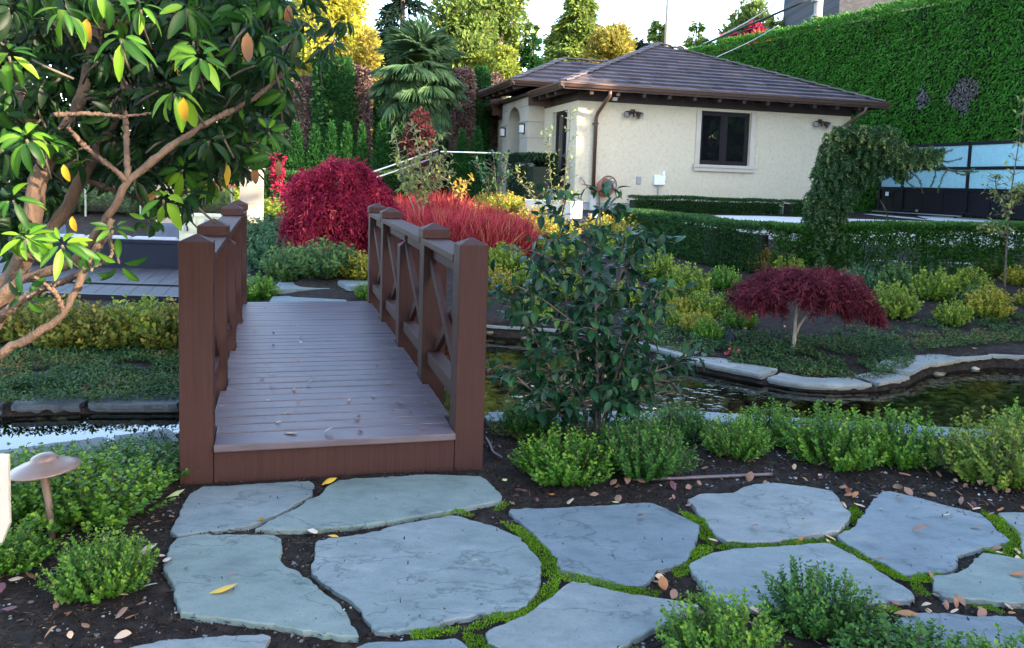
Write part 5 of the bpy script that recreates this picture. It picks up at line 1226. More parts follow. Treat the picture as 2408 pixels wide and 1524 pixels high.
# ------------------------------------------------------------------ weeping spruce
p = G(1932, 645); Ys = p[1]
sp = thing('weeping_spruce', 'weeping blue spruce bent over at the top with a bare leader reaching to the right', 'tree', tuple(p)); sc_ = Ys/F
S_ = lambda x, y, dy=0: aty(x, y, Ys + dy)
ldr = curve_pts([S_(1932,650), S_(1935,560), S_(1950,450), S_(1965,370), S_(1990,325,-.05), S_(2040,325,-.08), S_(2085,360,-.1), S_(2120,385,-.1), S_(2180,372,-.1)], 40)
mb = MB(); mb.tube([tuple(q) for q in ldr], list(np.linspace(.05,.016,40)), 8)
side = curve_pts([S_(2100,385,-.1), S_(2160,374,-.12), S_(2210,385,-.15), S_(2240,402,-.15), S_(2285,400,-.16)], 12); mb.tube([tuple(q) for q in side], list(np.linspace(.016,.006,12)), 6)
acc = []
def brush(pts, n, L, W, rnd):
    """bottle-brush shoot of needles"""
    P = np.array(curve_pts(pts, 8)); d = np.linspace(0,1,8); t = rng.random(n); Q = np.stack([np.interp(t, d, P[:,i]) for i in range(3)], 1)
    T = nrm(np.stack([np.interp(t, d, np.gradient(P[:,i])) for i in range(3)], 1)); D = T*.65 + rng.normal(size=(n,3))*.75
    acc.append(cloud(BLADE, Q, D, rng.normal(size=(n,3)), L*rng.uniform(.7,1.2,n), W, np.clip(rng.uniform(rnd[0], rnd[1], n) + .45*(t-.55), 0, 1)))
def hang(b, ln, out, rnd, n=60):
    out = np.array(out); m = b + out*ln*.55 + np.array([0,0,.02]); ln *= .72; m = b + out*ln*.6 + np.array([0,0,.02]); e_ = b + out*ln*1.0 + np.array([0,0,-ln*.55]); brush([b, m, e_], n, .040, .013, rnd)
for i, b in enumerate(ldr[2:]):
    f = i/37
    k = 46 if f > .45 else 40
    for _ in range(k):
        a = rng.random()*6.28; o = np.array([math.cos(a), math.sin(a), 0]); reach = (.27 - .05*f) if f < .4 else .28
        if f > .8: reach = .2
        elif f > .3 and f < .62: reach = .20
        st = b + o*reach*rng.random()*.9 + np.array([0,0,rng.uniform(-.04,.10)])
        lit = f > .5 and rng.random() < .3  # some upper shoots get paler needles, sunlight put into their colour
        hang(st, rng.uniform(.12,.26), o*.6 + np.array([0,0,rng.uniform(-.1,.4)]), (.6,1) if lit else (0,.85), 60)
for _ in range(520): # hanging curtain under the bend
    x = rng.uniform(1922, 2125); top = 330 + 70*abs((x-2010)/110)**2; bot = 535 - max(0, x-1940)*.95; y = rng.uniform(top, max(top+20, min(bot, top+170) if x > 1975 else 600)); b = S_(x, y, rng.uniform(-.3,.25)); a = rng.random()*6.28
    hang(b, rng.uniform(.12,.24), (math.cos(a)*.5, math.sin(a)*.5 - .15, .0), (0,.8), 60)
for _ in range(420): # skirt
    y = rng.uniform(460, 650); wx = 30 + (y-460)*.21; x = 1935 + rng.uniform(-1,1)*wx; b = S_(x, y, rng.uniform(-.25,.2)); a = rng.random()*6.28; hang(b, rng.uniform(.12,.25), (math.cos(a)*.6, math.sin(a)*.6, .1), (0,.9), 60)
for x0, y0, x1, y1, x2, y2 in [(2130,380,2160,362,2190,372),(2150,375,2185,360,2195,348),(2180,374,2215,362,2240,352),(2200,380,2235,380,2262,372),(2195,378,2200,410,2188,440),(2230,395,2215,420,2205,452),(2120,390,2160,420,2170,455),(2230,398,2270,404,2300,404),(2150,380,2140,420,2160,400),(2090,380,2130,360,2150,355),(2110,395,2135,430,2150,440),(2235,400,2265,412,2290,396),(2070,470,2085,500,2088,520)]:
    brush([S_(x0,y0,-.12), S_(x1,y1,-.13), S_(x2,y2,-.13)], 170, .03, .007, (.15,.75)); mb.tube([tuple(S_(x0,y0,-.12)), tuple(S_(x1,y1,-.13)), tuple(S_(x2,y2,-.13))], [.006,.005,.003], 5)
brush([tuple(q) for q in side], 300, .03, .007, (.1,.6))
leaves('foliage', merge(acc), M['lf_spruce'], sp); mb.build('trunk', M['bark'], sp, smooth=True)

# ------------------------------------------------------------------ blood grass, in clumps
def grass(n, rad, h):
    a = rng.random(n)*6.28; r = np.sqrt(rng.random(n))*rad; P = np.stack([r*np.cos(a), r*np.sin(a), 0*a], 1)
    D = rng.normal(size=(n,3))*.2 + np.stack([np.cos(a)*r/rad*.35, np.sin(a)*r/rad*.35, 1+0*a], 1)
    return cloud(long_leaf(3, .5, .1, lambda t: .5*(1-t**2)+.04), P, D, rng.normal(size=(n,3))*np.array([1,1,.1]), h*rng.uniform(.5,1.12,n), .009, rng.random(n))
GR = []
for _ in range(2):
    root = bpy.data.objects.new('blood_grass', None); COL.objects.link(root); root.empty_display_size = .1
    leaves('blades', grass(1100, .30, .52), M['lf_bloodgrass'], root); GR.append(root)
for i, (x, y, s, lab) in enumerate([(905,560,.9,'red grass clump touching the big weeping maple'),(950,580,1.0,'red grass clump behind the far right bridge post'),(1000,590,1.05,'red grass clump above the middle of the right handrail'),(1050,596,1.05,'red grass clump behind the second right bridge post'),
     (1100,600,1.0,'red grass clump behind the front right bridge post'),(1150,602,1.0,'red grass clump right of the front right bridge post'),(1195,600,.9,'red grass clump at the right end of the red bed'),(985,540,1.0,'rear red grass clump behind the bridge railing'),(1030,545,1.15,'tall rear red grass clump at the sapling stem'),(1080,555,1.0,'rear red grass clump below the leaning bare twig'),(1180,575,.9,'rear red grass clump near the azaleas'),(1130,570,.95,'rear red grass clump in the middle of the red bed')]):
    p = G(x, y); place(GR[i % 2], USED, p[0], p[1], p[2]-.02, s*1.15, s*1.2, label=lab, cat='ornamental grass', group='clumps of red blood grass')

# ------------------------------------------------------------------ saplings
def sapling(name, label, foot, stems, leaf, lmat, smat, step=.05, r0=.012, wid=.45, side=None, cat='young tree', rnd=(0,1), dy=.25):
    """stems are polylines of picture points standing at the foot's distance"""
    p = np.array(foot); root = thing(name, label, cat, tuple(p)); acc = []; mb = MB()
    for st in stems:
        P = curve_pts([aty(x, y, p[1] + (q[0] if q else 0)) for x, y, *q in st], 14); mb.tube([tuple(q) for q in P], list(np.linspace(r0, r0*.3, 14)), 6)
        for i in range(4, 14):
            for _ in range(side or 2):
                o = rng.normal(size=3)*np.array([1,1,.3]); o = o/np.linalg.norm(o); o[2] = abs(o[2])*.5 + .35; ln = rng.uniform(.08,.28)*(1.15 - i/16)*dy/.25
                twig_leaves(mb, [P[i], P[i] + o*ln*.5, P[i] + o*ln], r0*.3, step, leaf, wid, acc, .2, .1, (0,0,.2), rnd)
    V, f, r = merge(acc); leaves('foliage', (V, f, r), lmat, root, True); mb.build('stems', smat, root, smooth=True); return root
f0 = G(990, 560)
sapling('young_tree', 'young pale green tree with upright yellowish shoots behind the red grass', f0, [[(992,560),(993,450),(985,360),(975,300)],[(992,520),(1005,420),(1015,360),(1032,325)],[(985,520),(955,440),(940,370),(928,310)],[(990,500),(965,430),(960,390)],[(995,480),(1030,420),(1035,370)]], .10, M['lf_sapling'], M['bark_light'], .05, .014, dy=.42, side=3)
f1 = G(1310, 560)
sapling('young_tree', 'tall slim young tree with small leaves before the house corner', f1, [[(1310,560),(1300,470),(1292,380),(1288,310)],[(1315,560),(1325,450),(1338,330),(1342,268)],[(1300,560),(1260,470),(1225,430),(1215,395)],[(1312,540),(1325,470),(1350,460)]], .075, M['lf_yelgreen2'] if 'lf_yelgreen2' in M else M['lf_sapling'], M['bark'], .045, .011, dy=.3, side=3)
f2 = G(1165, 500)
sapling('young_camellia', 'small dark camellia bush before the arched entrance', f2, [[(1170,480),(1165,420),(1160,360)],[(1170,480),(1185,410),(1195,365)],[(1165,480),(1140,430),(1120,375)],[(1170,480),(1150,440),(1150,400)]], .10, M['lf_camellia'], M['bark'], .05, .014, .5, cat='shrub', dy=.4)
f3 = G(1075, 545)
sapling('bare_sapling', 'nearly bare leaning sapling with a few yellow leaves', f3, [[(1080,545),(1072,480),(1060,430),(1020,408)],[(1074,500),(1095,440),(1105,420)],[(1070,470),(1085,430)]], .10, M['lf_gold2'], M['bark_light'], .30, .012, cat='young tree', dy=.2, side=1)
f4 = G(2362, 690)
sapling('young_tree', 'slender young tree with pale lit leaves at the right edge before the gate', f4, [[(2362,690),(2368,560),(2378,450),(2392,360),(2402,300),(2408,240)],[(2372,520),(2345,450),(2340,415)],[(2375,500),(2390,460),(2400,440)],[(2366,560),(2330,540),(2310,545)]], .07, M['lf_sapling'], M['bark'], .04, .013, dy=.3, side=3)

# ------------------------------------------------------------------ background plants and trees
def np_parent(root, cl, name, mat): return leaves(name, cl, mat, root)
def clumps(C, n, size, mat_r=(.42,.2), up=.2, droop=0.0, tpl=LEAF2, asp=.55, shell=.55):
    """leaf clumps: C rows are x,y,z,radius,flatness"""
    C = np.asarray(C, float); w_ = C[:,3]**2; k = rng.choice(len(C), n, p=w_/w_.sum()); c = C[k]
    d = rdir(n); rr = c[:,3]*(shell + (1-shell)*rng.random(n)**.5)*(1+.15*rng.normal(size=n))
    P = c[:,:3] + d*np.stack([rr, rr, rr*c[:,4]], 1); D = d + rng.normal(size=(n,3))*.6 + np.array([0,0,up-droop]); N = rng.normal(size=(n,3)) + d*.3 + np.array([0,0,.4])
    s = size*rng.uniform(.6,1.3,n); r = np.clip(rng.normal(mat_r[0], mat_r[1], n) + .25*(rng.random(len(C))[k]-.5), 0, 1)
    return cloud(tpl, P, D, N, s, s*asp, r)
def broadleaf(name, label, foot, hgt, rad, z0, n, leaf, mat, bark=None, nc=34, trunk_r=.14, flat=.8, group=None, cat='tree'):
    root = thing(name, label, cat, tuple(foot), group); foot = np.array(foot); C = []
    for i in range(nc):
        h = rng.random(); a = rng.random()*6.28; prof = math.sin(math.pi*min(.98, .15 + .8*h))**.7; q = rad*prof*math.sqrt(rng.random())*.85
        C.append((foot[0]+q*math.cos(a), foot[1]+q*math.sin(a), foot[2]+z0+(hgt-z0)*h*.93, rad*rng.uniform(.22,.4), flat))
    leaves('crown', clumps(C, n, leaf), mat, root); mb = MB()
    mb.tube([tuple(foot - (0,0,.2)), tuple(foot + (.1,0,hgt*.4)), tuple(foot + (0,.1,hgt*.85))], [trunk_r, trunk_r*.75, trunk_r*.25], 8)
    for i in range(7):
        c = C[i*(nc//7)]; s = foot + np.array([.05,0,max(z0*.7, (c[2]-foot[2])*.55)]); mb.tube([tuple(s), tuple((s+np.array(c[:3]))/2 + (0,0,.1)), c[:3]], [trunk_r*.45, trunk_r*.3, trunk_r*.1], 5)
    mb.build('trunk', bark or M['bark'], root, smooth=True); return root
def conifer(name, label, foot, hgt, rad, z0, n, leaf, mat, droop=.35, levels=24, trunk_r=.15, power=.85, fullness=1.0, asp=.35, group=None):
    root = thing(name, label, 'tree', tuple(foot), group); foot = np.array(foot)
    n = int(n*1.7); lev = np.sort(rng.random(levels*8)); az = rng.random(len(lev))*6.28; k = rng.choice(len(lev), n, p=(1.05-lev)/(1.05-lev).sum())
    t = np.sqrt(rng.random(n)); ln = rad*(1 - lev[k])**power*(.75+.5*rng.random(len(lev))[k]) + .12
    a = az[k] + rng.normal(size=n)*.22*t; r = ln*t; z = z0 + (hgt - z0)*lev[k] - droop*r*t + .12*r*rng.normal(size=n)*fullness
    P = foot + np.stack([r*np.cos(a), r*np.sin(a), z], 1); D = np.stack([np.cos(a), np.sin(a), -.5+0*a], 1) + rng.normal(size=(n,3))*.5
    leaves('crown', cloud(LEAF2, P, D, rng.normal(size=(n,3))*.6 + np.array([0,0,1]), leaf*rng.uniform(.6,1.3,n), leaf*asp, np.clip(rng.normal(.42,.2,n), 0, 1)), mat, root)
    mb = MB(); mb.tube([tuple(foot-(0,0,.3)), tuple(foot+(0,0,hgt*.5)), tuple(foot+(0,0,hgt*.97))], [trunk_r, trunk_r*.6, .02], 8)
    for i in range(0, len(lev), 3):
        q = foot + np.array([0,0,z0+(hgt-z0)*lev[i]]); l_ = rad*(1-lev[i])**power*.8; e_ = q + np.array([math.cos(az[i])*l_, math.sin(az[i])*l_, -droop*l_*.8]); mb.tube([tuple(q), tuple((q+e_)/2+(0,0,.05*l_)), tuple(e_)], [.03,.02,.008], 4)
    mb.build('trunk', M['bark'], root, smooth=True); return root
def foot(x, Y): q = aty(x, 400, Y); return (q[0], Y, gz(q[0], Y))
def hat(x, y, Y): return aty(x, y, Y)[2] - gz(aty(x, y, Y)[0], Y)
def wpx(px, Y): return px*Y/F
# pyramidal young cedars in a row, one model copied
def cone_cl(n, rad, h, leaf, power=.8):
    lev = 1 - np.sqrt(rng.random(n)); a = rng.random(n)*6.28; r = rad*(1-lev)**power*(.72+.36*rng.random(n))*(1+.12*np.sin(a*5+lev*9)); P = np.stack([r*np.cos(a), r*np.sin(a), lev*h], 1)
    D = np.stack([np.cos(a)*.5, np.sin(a)*.5, .85+0*a], 1) + rng.normal(size=(n,3))*.35
    return cloud(LEAF2, P, D, rng.normal(size=(n,3)) + np.stack([np.cos(a), np.sin(a), 0*a],1), leaf*rng.uniform(.6,1.3,n), leaf*.4, np.clip(rng.normal(.4,.22,n), 0, 1))
CE = []
for _ in range(2):
    root = bpy.data.objects.new('young_cedar', None); COL.objects.link(root)
    leaves('foliage', cone_cl(7000, .30, 1.9, .10, 1.05), M['lf_cedar'], root); MB().tube([(0,0,-.1),(0,0,.9),(0,0,1.75)], [.03,.02,.006], 6).build('trunk', M['bark'], root); CE.append(root)
cedars = [(655,292,1.15),(695,288,1.2),(742,296,1.0),(778,285,1.05),(815,290,1.0),(850,288,.8),(898,285,1.1),(945,292,1.0),(1120,300,1.0),(1085,305,1.0)]
cl_ = ['leftmost young cedar of the row, behind the stone pillar','second young cedar from the left in the row','third young cedar from the left, above the weeping maple','fourth young cedar from the left with a thin tip','fifth young cedar, in front of the green cedar column','young cedar with a bright tip before the brown column','broad young cedar left of the palm foot','young cedar below the palm skirt','young cedar at the house corner, nearest the entrance','young cedar left of the house corner']
for i, ((x, y, s), lab) in enumerate(zip(cedars, cl_)):
    f = foot(x, 23.5); h = hat(x, y, 23.5); place(CE[i % 2], USED, *f, s*1.3, h/1.9, label=lab, cat='young cedar', group='row of young pyramidal cedars')
# clipped tall cedar columns, some of them dead
def column(x0, x1, ytop, Y, label, mat, dead=False, n=7000, vine=False):
    xc = (x0+x1)/2; f = foot(xc, Y); h = hat(xc, ytop, Y); rad = wpx(x1-x0, Y)/2
    root = thing('cedar_column', label, 'clipped cedar', f, 'tall clipped cedar columns')
    t = rng.random(n); a = rng.random(n)*6.28; top = np.clip((t-.9)/.1, 0, 1); r = rad*np.sqrt(1 - top**2*.85)*(.86+.2*rng.random(n))*(1+.16*(vnoise(a*1.5, t*5, 2, int(xc))-.5)); z = h*t
    if dead: keep = rng.random(n) < .75
    else: keep = np.ones(n, bool)
    P = np.array(f) + np.stack([r*np.cos(a), r*np.sin(a), z], 1); D = np.stack([np.cos(a)*.6, np.sin(a)*.6, (.7 if not dead else -.3)+0*a], 1) + rng.normal(size=(n,3))*.45
    d = cloud(LEAF2, P, D, rng.normal(size=(n,3)), .14*rng.uniform(.6,1.3,n), .06, np.clip(rng.normal(.42,.22,n),0,1))
    leaves('foliage', d, mat, root)
    MB().lathe(f, [(rad*.72, -.1), (rad*.78, h*.5), (rad*.72, h*.86), (rad*.4, h*.94)], 12).build('twigs', M['hedge_core'] if not dead else M['bark'], root)
    if vine:
        k = 500; t = rng.random(k); a = rng.uniform(3.3, 5.6, k); P = np.array(f) + np.stack([(rad+.06)*np.cos(a), (rad+.06)*np.sin(a), h*(.1+.75*t)], 1); keep = vnoise(a*1.3, t*5, 1.6, 77) > .55
        P = P[keep]; k = len(P); leaves('vine', cloud(LEAF2, P, rng.normal(size=(k,3)) + (0,0,-.5), rng.normal(size=(k,3)) + (0,-1,.3), .16, .12, rng.random(k)), M['lf_boxmid2'], root)
    return root
column(640, 690, 205, 27, 'brown dead cedar column leftmost, half behind the rhododendron', M['lf_dead'], True)
column(688, 742, 178, 27, 'brown dead cedar column left of the green pair', M['lf_dead'], True)
column(740, 790, 142, 26.6, 'left half of the green cedar pair, with a pale vine on it', M['lf_cedar'], vine=True)
column(776, 824, 138, 26.6, 'right half of the green cedar pair', M['lf_cedar'])
column(822, 846, 152, 27, 'slim brown cedar column right of the green pair, with vine', M['lf_dead'], True, vine=True, n=4500)
column(842, 866, 158, 27, 'slim brown dead cedar column next to the palm', M['lf_dead'], True, n=4500)
column(1062, 1106, 160, 27, 'brown dead cedar column right of the palm', M['lf_dead'], True)
column(1104, 1144, 162, 28, 'green cedar column behind the left end of the house roof', M['lf_cedar'])
column(1146, 1172, 170, 29, 'short brown cedar column just above the house roof end', M['lf_dead'], True, n=3500)
column(1030, 1062, 200, 28, 'green leafy column between palm and brown cedar', M['lf_boxmid2'])
column(880, 930, 200, 28.5, 'dark green column behind the left palm leaves', M['lf_hedge'])
column(930, 1000, 220, 28.6, 'dark green column behind the palm trunk', M['lf_hedge'])
# shady hedge masses at the back
hedge_path('back_hedge', 'dark shaded hedge behind the handrail left of the house', [foot(1020, 24.6), foot(1090, 24.4), foot(1160, 24.3)], .9, [1.25,1.3,1.35], 7000, .11, M['lf_yew'])
hedge_path('back_hedge', 'dark low hedge behind the big weeping maple', [foot(640, 22.6), foot(720, 22.4), foot(850, 22.2), foot(980, 22.2)], .8, [.75,.7,.75,.8], 7000, .11, M['lf_hedge'])
hedge_path('back_hedge', 'dark hedge behind the glass railing at the left', [foot(-40, 24.0), foot(200, 23.8), foot(420, 23.6), foot(640, 23.4)], .9, [1.6,1.5,1.4,1.2], 12000, .12, M['lf_hedge'])
# palm
pf = foot(985, 24.6); palm = thing('fan_palm', 'fan palm with green crown and dry brown skirt before the cedar columns', 'palm', pf)
Yp = 24.6; cc = np.array(aty(982, 165, Yp)); acc = []; dacc = []; mb = MB()
def frond(c, d, L, R_, acc, mb, dry=False, seg=34):
    d = nrm(np.array(d, float)); e_ = c + d*L + np.array([0,0,-.08*L]); mb.tube([tuple(c), tuple((c+e_)/2 + (0,0,.03)), tuple(e_)], [.018,.014,.010], 4)
    h = nrm(e_ - c); ref = nrm(np.cross(h, np.array([0,0,1.0]) + rng.normal(size=3)*.15)); 
    ang = np.linspace(-1.75, 1.75, seg) + rng.normal(size=seg)*.03; D = h*np.cos(ang)[:,None] + ref*np.sin(ang)[:,None] + np.array([0,0,-.12 if not dry else -.6]); N = np.cross(ref, h)[None] + rng.normal(size=(seg,3))*.12
    ln = R_*(.72 + .28*np.cos(ang*.8))*rng.uniform(.92,1.05,seg); acc.append(cloud(PALMB if not dry else PALMB2, np.repeat(e_[None], seg, 0), D, N, ln, .055, np.clip(rng.normal(.45,.15)+.1*rng.normal(size=seg),0,1)))
PALMB = long_leaf(4, .45, .8, lambda t: .5*min(1, .35+2.2*t)*(1-t**3)+.02); PALMB2 = long_leaf(4, 1.0, .8, lambda t: .5*min(1,.35+2.2*t)*(1-t**3)+.02)
top = np.array(aty(985, 150, Yp))
for i in range(24):
    a = i*2.399; el = rng.uniform(.45, 1.4); frond(top, (math.cos(a)*math.cos(el), math.sin(a)*math.cos(el), math.sin(el)), rng.uniform(.45,.7), .82, acc, mb)
for i in range(38):
    a = i*2.399 + .5; el = rng.uniform(-.65, .35); z = top - np.array([0,0,rng.uniform(.1,.75)]); frond(z, (math.cos(a)*math.cos(el), math.sin(a)*math.cos(el), math.sin(el)), rng.uniform(.6,.85), .8, acc, mb)
for i in range(26):
    a = i*2.399 + 2; el = rng.uniform(-.1, .8); z = top - np.array([0,0,rng.uniform(.05,.55)]); frond(z, (math.cos(a)*math.cos(el), math.sin(a)*math.cos(el), math.sin(el)), rng.uniform(.3,.6), .75, acc, mb)
for i in range(26):
    a = i*2.399 + 1.1; el = rng.uniform(-1.0, -.45); z = top - np.array([0,0,rng.uniform(.6,1.1)]); frond(z, (math.cos(a)*math.cos(el), math.sin(a)*math.cos(el), math.sin(el)), rng.uniform(.55,.8), .8, acc, mb)
for i in range(16):
    a = i*2.399; z = top - np.array([0,0,rng.uniform(1.0,1.5)]); frond(z, (math.cos(a)*.5, math.sin(a)*.5, -.85), .4, .6, dacc, mb, True, 18)
leaves('fronds', merge(acc), M['lf_palm'], palm, True); leaves('dry_skirt', merge(dacc), M['dead_palm'], palm, True); mb.build('leaf_stalks', M['stem'], palm)
MB().tube([pf, ((pf[0]+top[0])/2, Yp, (pf[2]+top[2])/2), tuple(top)], [.16,.15,.13], 10).build('trunk', M['bark'], palm)
# red maple under the palm, its leaf colour darkened to stand for shade
f = foot(985, 22.8); broadleaf('red_maple', 'shaded red maple bush below the palm skirt', f, hat(985, 262, 22.8), wpx(60, 22.8), .3, 3500, .11, M['lf_wine'], nc=22, trunk_r=.04)
for x, y, w_, lab in ((520,410,45,'thin red maple bush left of the stone pillar'),(650,380,28,'orange red twiggy maple behind the left side of the weeping maple')):
    f = foot(x, 18); broadleaf('red_maple', lab, f, hat(x, y-20, 18), wpx(w_, 18), .15, 900, .08, M['lf_red'], nc=18, trunk_r=.02)
# far trees: x, top y, half width, Y
f = foot(790, 34); broadleaf('golden_cypress', 'big sunlit golden yellow cypress behind the cedar columns', foot(775, 34), hat(775, -70, 34), wpx(115, 34), 1.2, 26000, .20, M['lf_gold'], nc=60, trunk_r=.25, flat=1.1)
broadleaf('autumn_tree', 'yellow green tree with an orange tinge right of the golden cypress', foot(850, 32.5), hat(850, 55, 32.5), wpx(58, 32.5), .6, 9000, .17, M['lf_orange'], nc=30, flat=1.1)
conifer('dark_fir', 'very dark fir behind the palm top', foot(940, 41), hat(940, -160, 41), wpx(140, 41), 2.0, 15000, .34, M['lf_darkfir'], .5, 18, .3)
for i, (x, yt, w_, Y, lab) in enumerate([(1080,-90,85,35,'tall drooping olive green tree right of the palm'),(1165,-120,85,36,'tall drooping olive green tree with pale trunks left of the sky gap'),(1130,-60,70,38,'olive green tree between the two drooping ones')]):
    r_ = broadleaf('drooping_tree', lab, foot(x, Y), hat(x, yt, Y), wpx(w_, Y), 3.6, 11000, .24, M['lf_olive'], nc=40, trunk_r=.16, flat=1.3)
    mb = MB(); q = np.array(foot(x, Y))
    for k in range(4): e_ = q + np.array([rng.normal()*.9, .3, hat(x, 40, Y)]); mb.tube([tuple(q), tuple((q+e_)/2 + rng.normal(size=3)*.1), tuple(e_)], [.15,.11,.06], 7)
    mb.build('limbs', M['bark_light'], r_, smooth=True)
broadleaf('lit_shrub', 'bright yellow green sunlit tree between the drooping trees and the roof', foot(1180, 33), hat(1180, 88, 33), wpx(62, 33), .5, 9000, .17, M['lf_yelgreen'], nc=30)
broadleaf('lit_shrub', 'small yellow green tree left of the roof end', foot(1120, 34), hat(1120, 105, 34), wpx(45, 34), .5, 4000, .17, M['lf_yelgreen'], nc=20)
conifer('cypress', 'dark columnar cypress at the left side of the sky gap', foot(1242, 36), hat(1242, 42, 36), wpx(30, 36), .3, 9000, .22, M['lf_cedar'], .1, 20, .14, .55)
conifer('fir', 'sunlit light green fir above the left part of the roof', foot(1345, 42), hat(1345, -45, 42), wpx(102, 42), hat(1345, -45, 42) - 6, 14000, .36, M['lf_conifer'], .35, 16, .2, .75)
broadleaf('autumn_tree', 'sunlit ochre maple above the roof slope', foot(1425, 38), hat(1425, 62, 38), wpx(79, 38), hat(1425, 62, 38) - 3.6, 11000, .2, M['lf_orange'], nc=34)
conifer('pine', 'small dark pine left of the utility pole', foot(1490, 44), hat(1490, 85, 44), wpx(31, 44), hat(1490, 85, 44) - 3.0, 3500, .3, M['lf_darkfir'], .1, 10, .12, .6)
conifer('cypress', 'green columnar cypress behind the utility pole', foot(1535, 46), hat(1535, 45, 46), wpx(36, 46), hat(1535, 45, 46) - 4.0, 5000, .3, M['lf_conifer'], .1, 14, .12, .55)
conifer('pine', 'thin sunlit pine right of the utility pole', foot(1622, 52), hat(1622, 50, 52), wpx(50, 52), hat(1622, 50, 52) - 4.5, 3200, .4, M['lf_conifer'], .2, 11, .15, .7)
broadleaf('far_tree', 'tall thin leaved tree left of the wooden pole', foot(1735, 50), hat(1735, -6, 50), wpx(62, 50), hat(1735, -6, 50) - 4.6, 5200, .34, M['lf_olive'], nc=30, trunk_r=.15)
broadleaf('far_shrub', 'red leaved shrub on top of the tall hedge, left', foot(1700, 39), hat(1700, 70, 39), wpx(40, 39), hat(1700, 70, 39) - 2.2, 1800, .22, M['lf_red'], nc=14, trunk_r=.06)
broadleaf('far_shrub', 'red leaved shrub on top of the tall hedge, right', foot(1755, 38.5), hat(1755, 62, 38.5), wpx(36, 38.5), hat(1755, 62, 38.5) - 2.2, 1800, .22, M['lf_red'], nc=14, trunk_r=.06)
conifer('cypress', 'left of two small pointed cypresses above the tall hedge', foot(1803, 46), hat(1803, 35, 46), wpx(19, 46), hat(1803, 35, 46) - 3, 2500, .26, M['lf_conifer'], .1, 10, .1, .6)
conifer('cypress', 'right of two small pointed cypresses above the tall hedge', foot(1828, 46), hat(1828, 42, 46), wpx(19, 46), hat(1828, 42, 46) - 3, 2500, .26, M['lf_conifer'], .1, 10, .1, .6)
conifer('dark_fir', 'dark fir filling the gap behind the golden cypress', foot(690, 42), hat(690, -120, 42), wpx(130, 42), 1, 9000, .4, M['lf_darkfir'], .4, 14, .25)
for x, Y, yt, w_, lab in ((560,36,60,90,'green tree behind the rhododendron tips'),(430,36,40,100,'green tree glimpsed through the middle of the rhododendron'),(250,36,60,110,'green tree glimpsed between the rhododendron limbs')):
    broadleaf('back_tree', lab, foot(x, Y), hat(x, yt, Y), wpx(w_, Y), .4, 7000, .24, M['lf_olive'], nc=30)

# ------------------------------------------------------------------ poles, cables, stone house
pp = foot(1554, 40); tz = aty(1554, -60, 40)[2]
MB().tube([pp, (pp[0]+.02, 40, tz)], [.17,.13], 12).build('utility_pole', M['pole_wood'], smooth=True); po = bpy.data.objects['utility_pole']; tag(po, 'thick weathered utility pole rising behind the roof peak', 'utility pole')
pp2 = foot(1566, 41); tag(MB().tube([pp2, (pp2[0], 41, aty(1566, -60, 41)[2])], [.10,.09], 10).build('steel_pole', M['white_metal'], smooth=True), 'thin white pole right behind the weathered utility pole', 'pole')
pq = aty(1920, 90, 31.5); pole2 = thing('utility_pole', 'wooden utility pole standing out of the tall hedge', 'utility pole', (pq[0], 31.5, .9))
mb = MB().tube([(pq[0],31.5,.9), (pq[0],31.5, aty(1920,-40,31.5)[2])], [.17,.15], 12); mb.build('pole', M['pole_wood'], pole2, smooth=True)
for z in (5, 40): q = aty(1920, z, 31.5); MB().lathe((q[0],31.5,q[2]), [(.155,0),(.175,.01),(.175,.05),(.155,.06)], 14).build('band', M['grey_metal'], pole2)
def cable(name, label, pts, r, mat, n=14):
    tag(MB().tube([tuple(p) for p in curve_pts(pts, n)], r, 6).build(name, M[mat], smooth=True), label, 'cable')
A = lambda x, y, Y: aty(x, y, Y)
cable('cable', 'thick twisted dark cable rising from the roof to the wooden pole', [A(1560,150,39.8), A(1700,85,35), A(1830,30,32), A(1915,-8,31.3)], .045, 'wire')
cable('cable', 'pale cable rising to the upper right above the dark one', [A(1600,128,39), A(1700,82,36), A(1785,35,34), A(1850,-10,33)], .028, 'white_wire')
cable('cable', 'thin pale cable running down in front of the tall hedge to the roof', [A(1650,150,33), A(1760,100,32), A(1830,60,31)], .016, 'white_wire')
cable('cable', 'thin cable across the sky from the left pole to the right', [A(1566,75,40), A(1700,30,40), A(1850,-30,40)], .014, 'white_wire')
cable('cable', 'thin dark cable with a bow near the two small cypresses', [A(1610,118,38), A(1720,82,36), A(1790,62,34), A(1810,70,33)], .018, 'wire')
mb = MB(); 
for k in range(3): 
    c = A(1596 + k*5, 122 + 2*k, 38.5); mb.tube([(c[0]+.32*math.cos(a), 38.5+.05*k, c[2]+.28*math.sin(a)) for a in np.linspace(0,6.28,20)], .03, 5)
tag(mb.build('cable_coil', M['grey_metal'], smooth=True), 'coil of spare grey cable hanging right of the poles above the roof', 'cable coil')
mb = MB()
for k in range(5): c = A(1598+4*k, 22+4*k, 39); mb.tube([tuple(c), (c[0]+.1,39,c[2]-.25), (c[0]-.1,39,c[2]-.4), (c[0]+.05,39,c[2]-.1)], .012, 4)
mb.tube([tuple(A(1590,18,39)), tuple(A(1610,2,39)), tuple(A(1640,-5,39))], .012, 4)
tag(mb.build('cable_tangle', M['wire']), 'small tangle of thin dark wires in the sky right of the pole', 'cable')
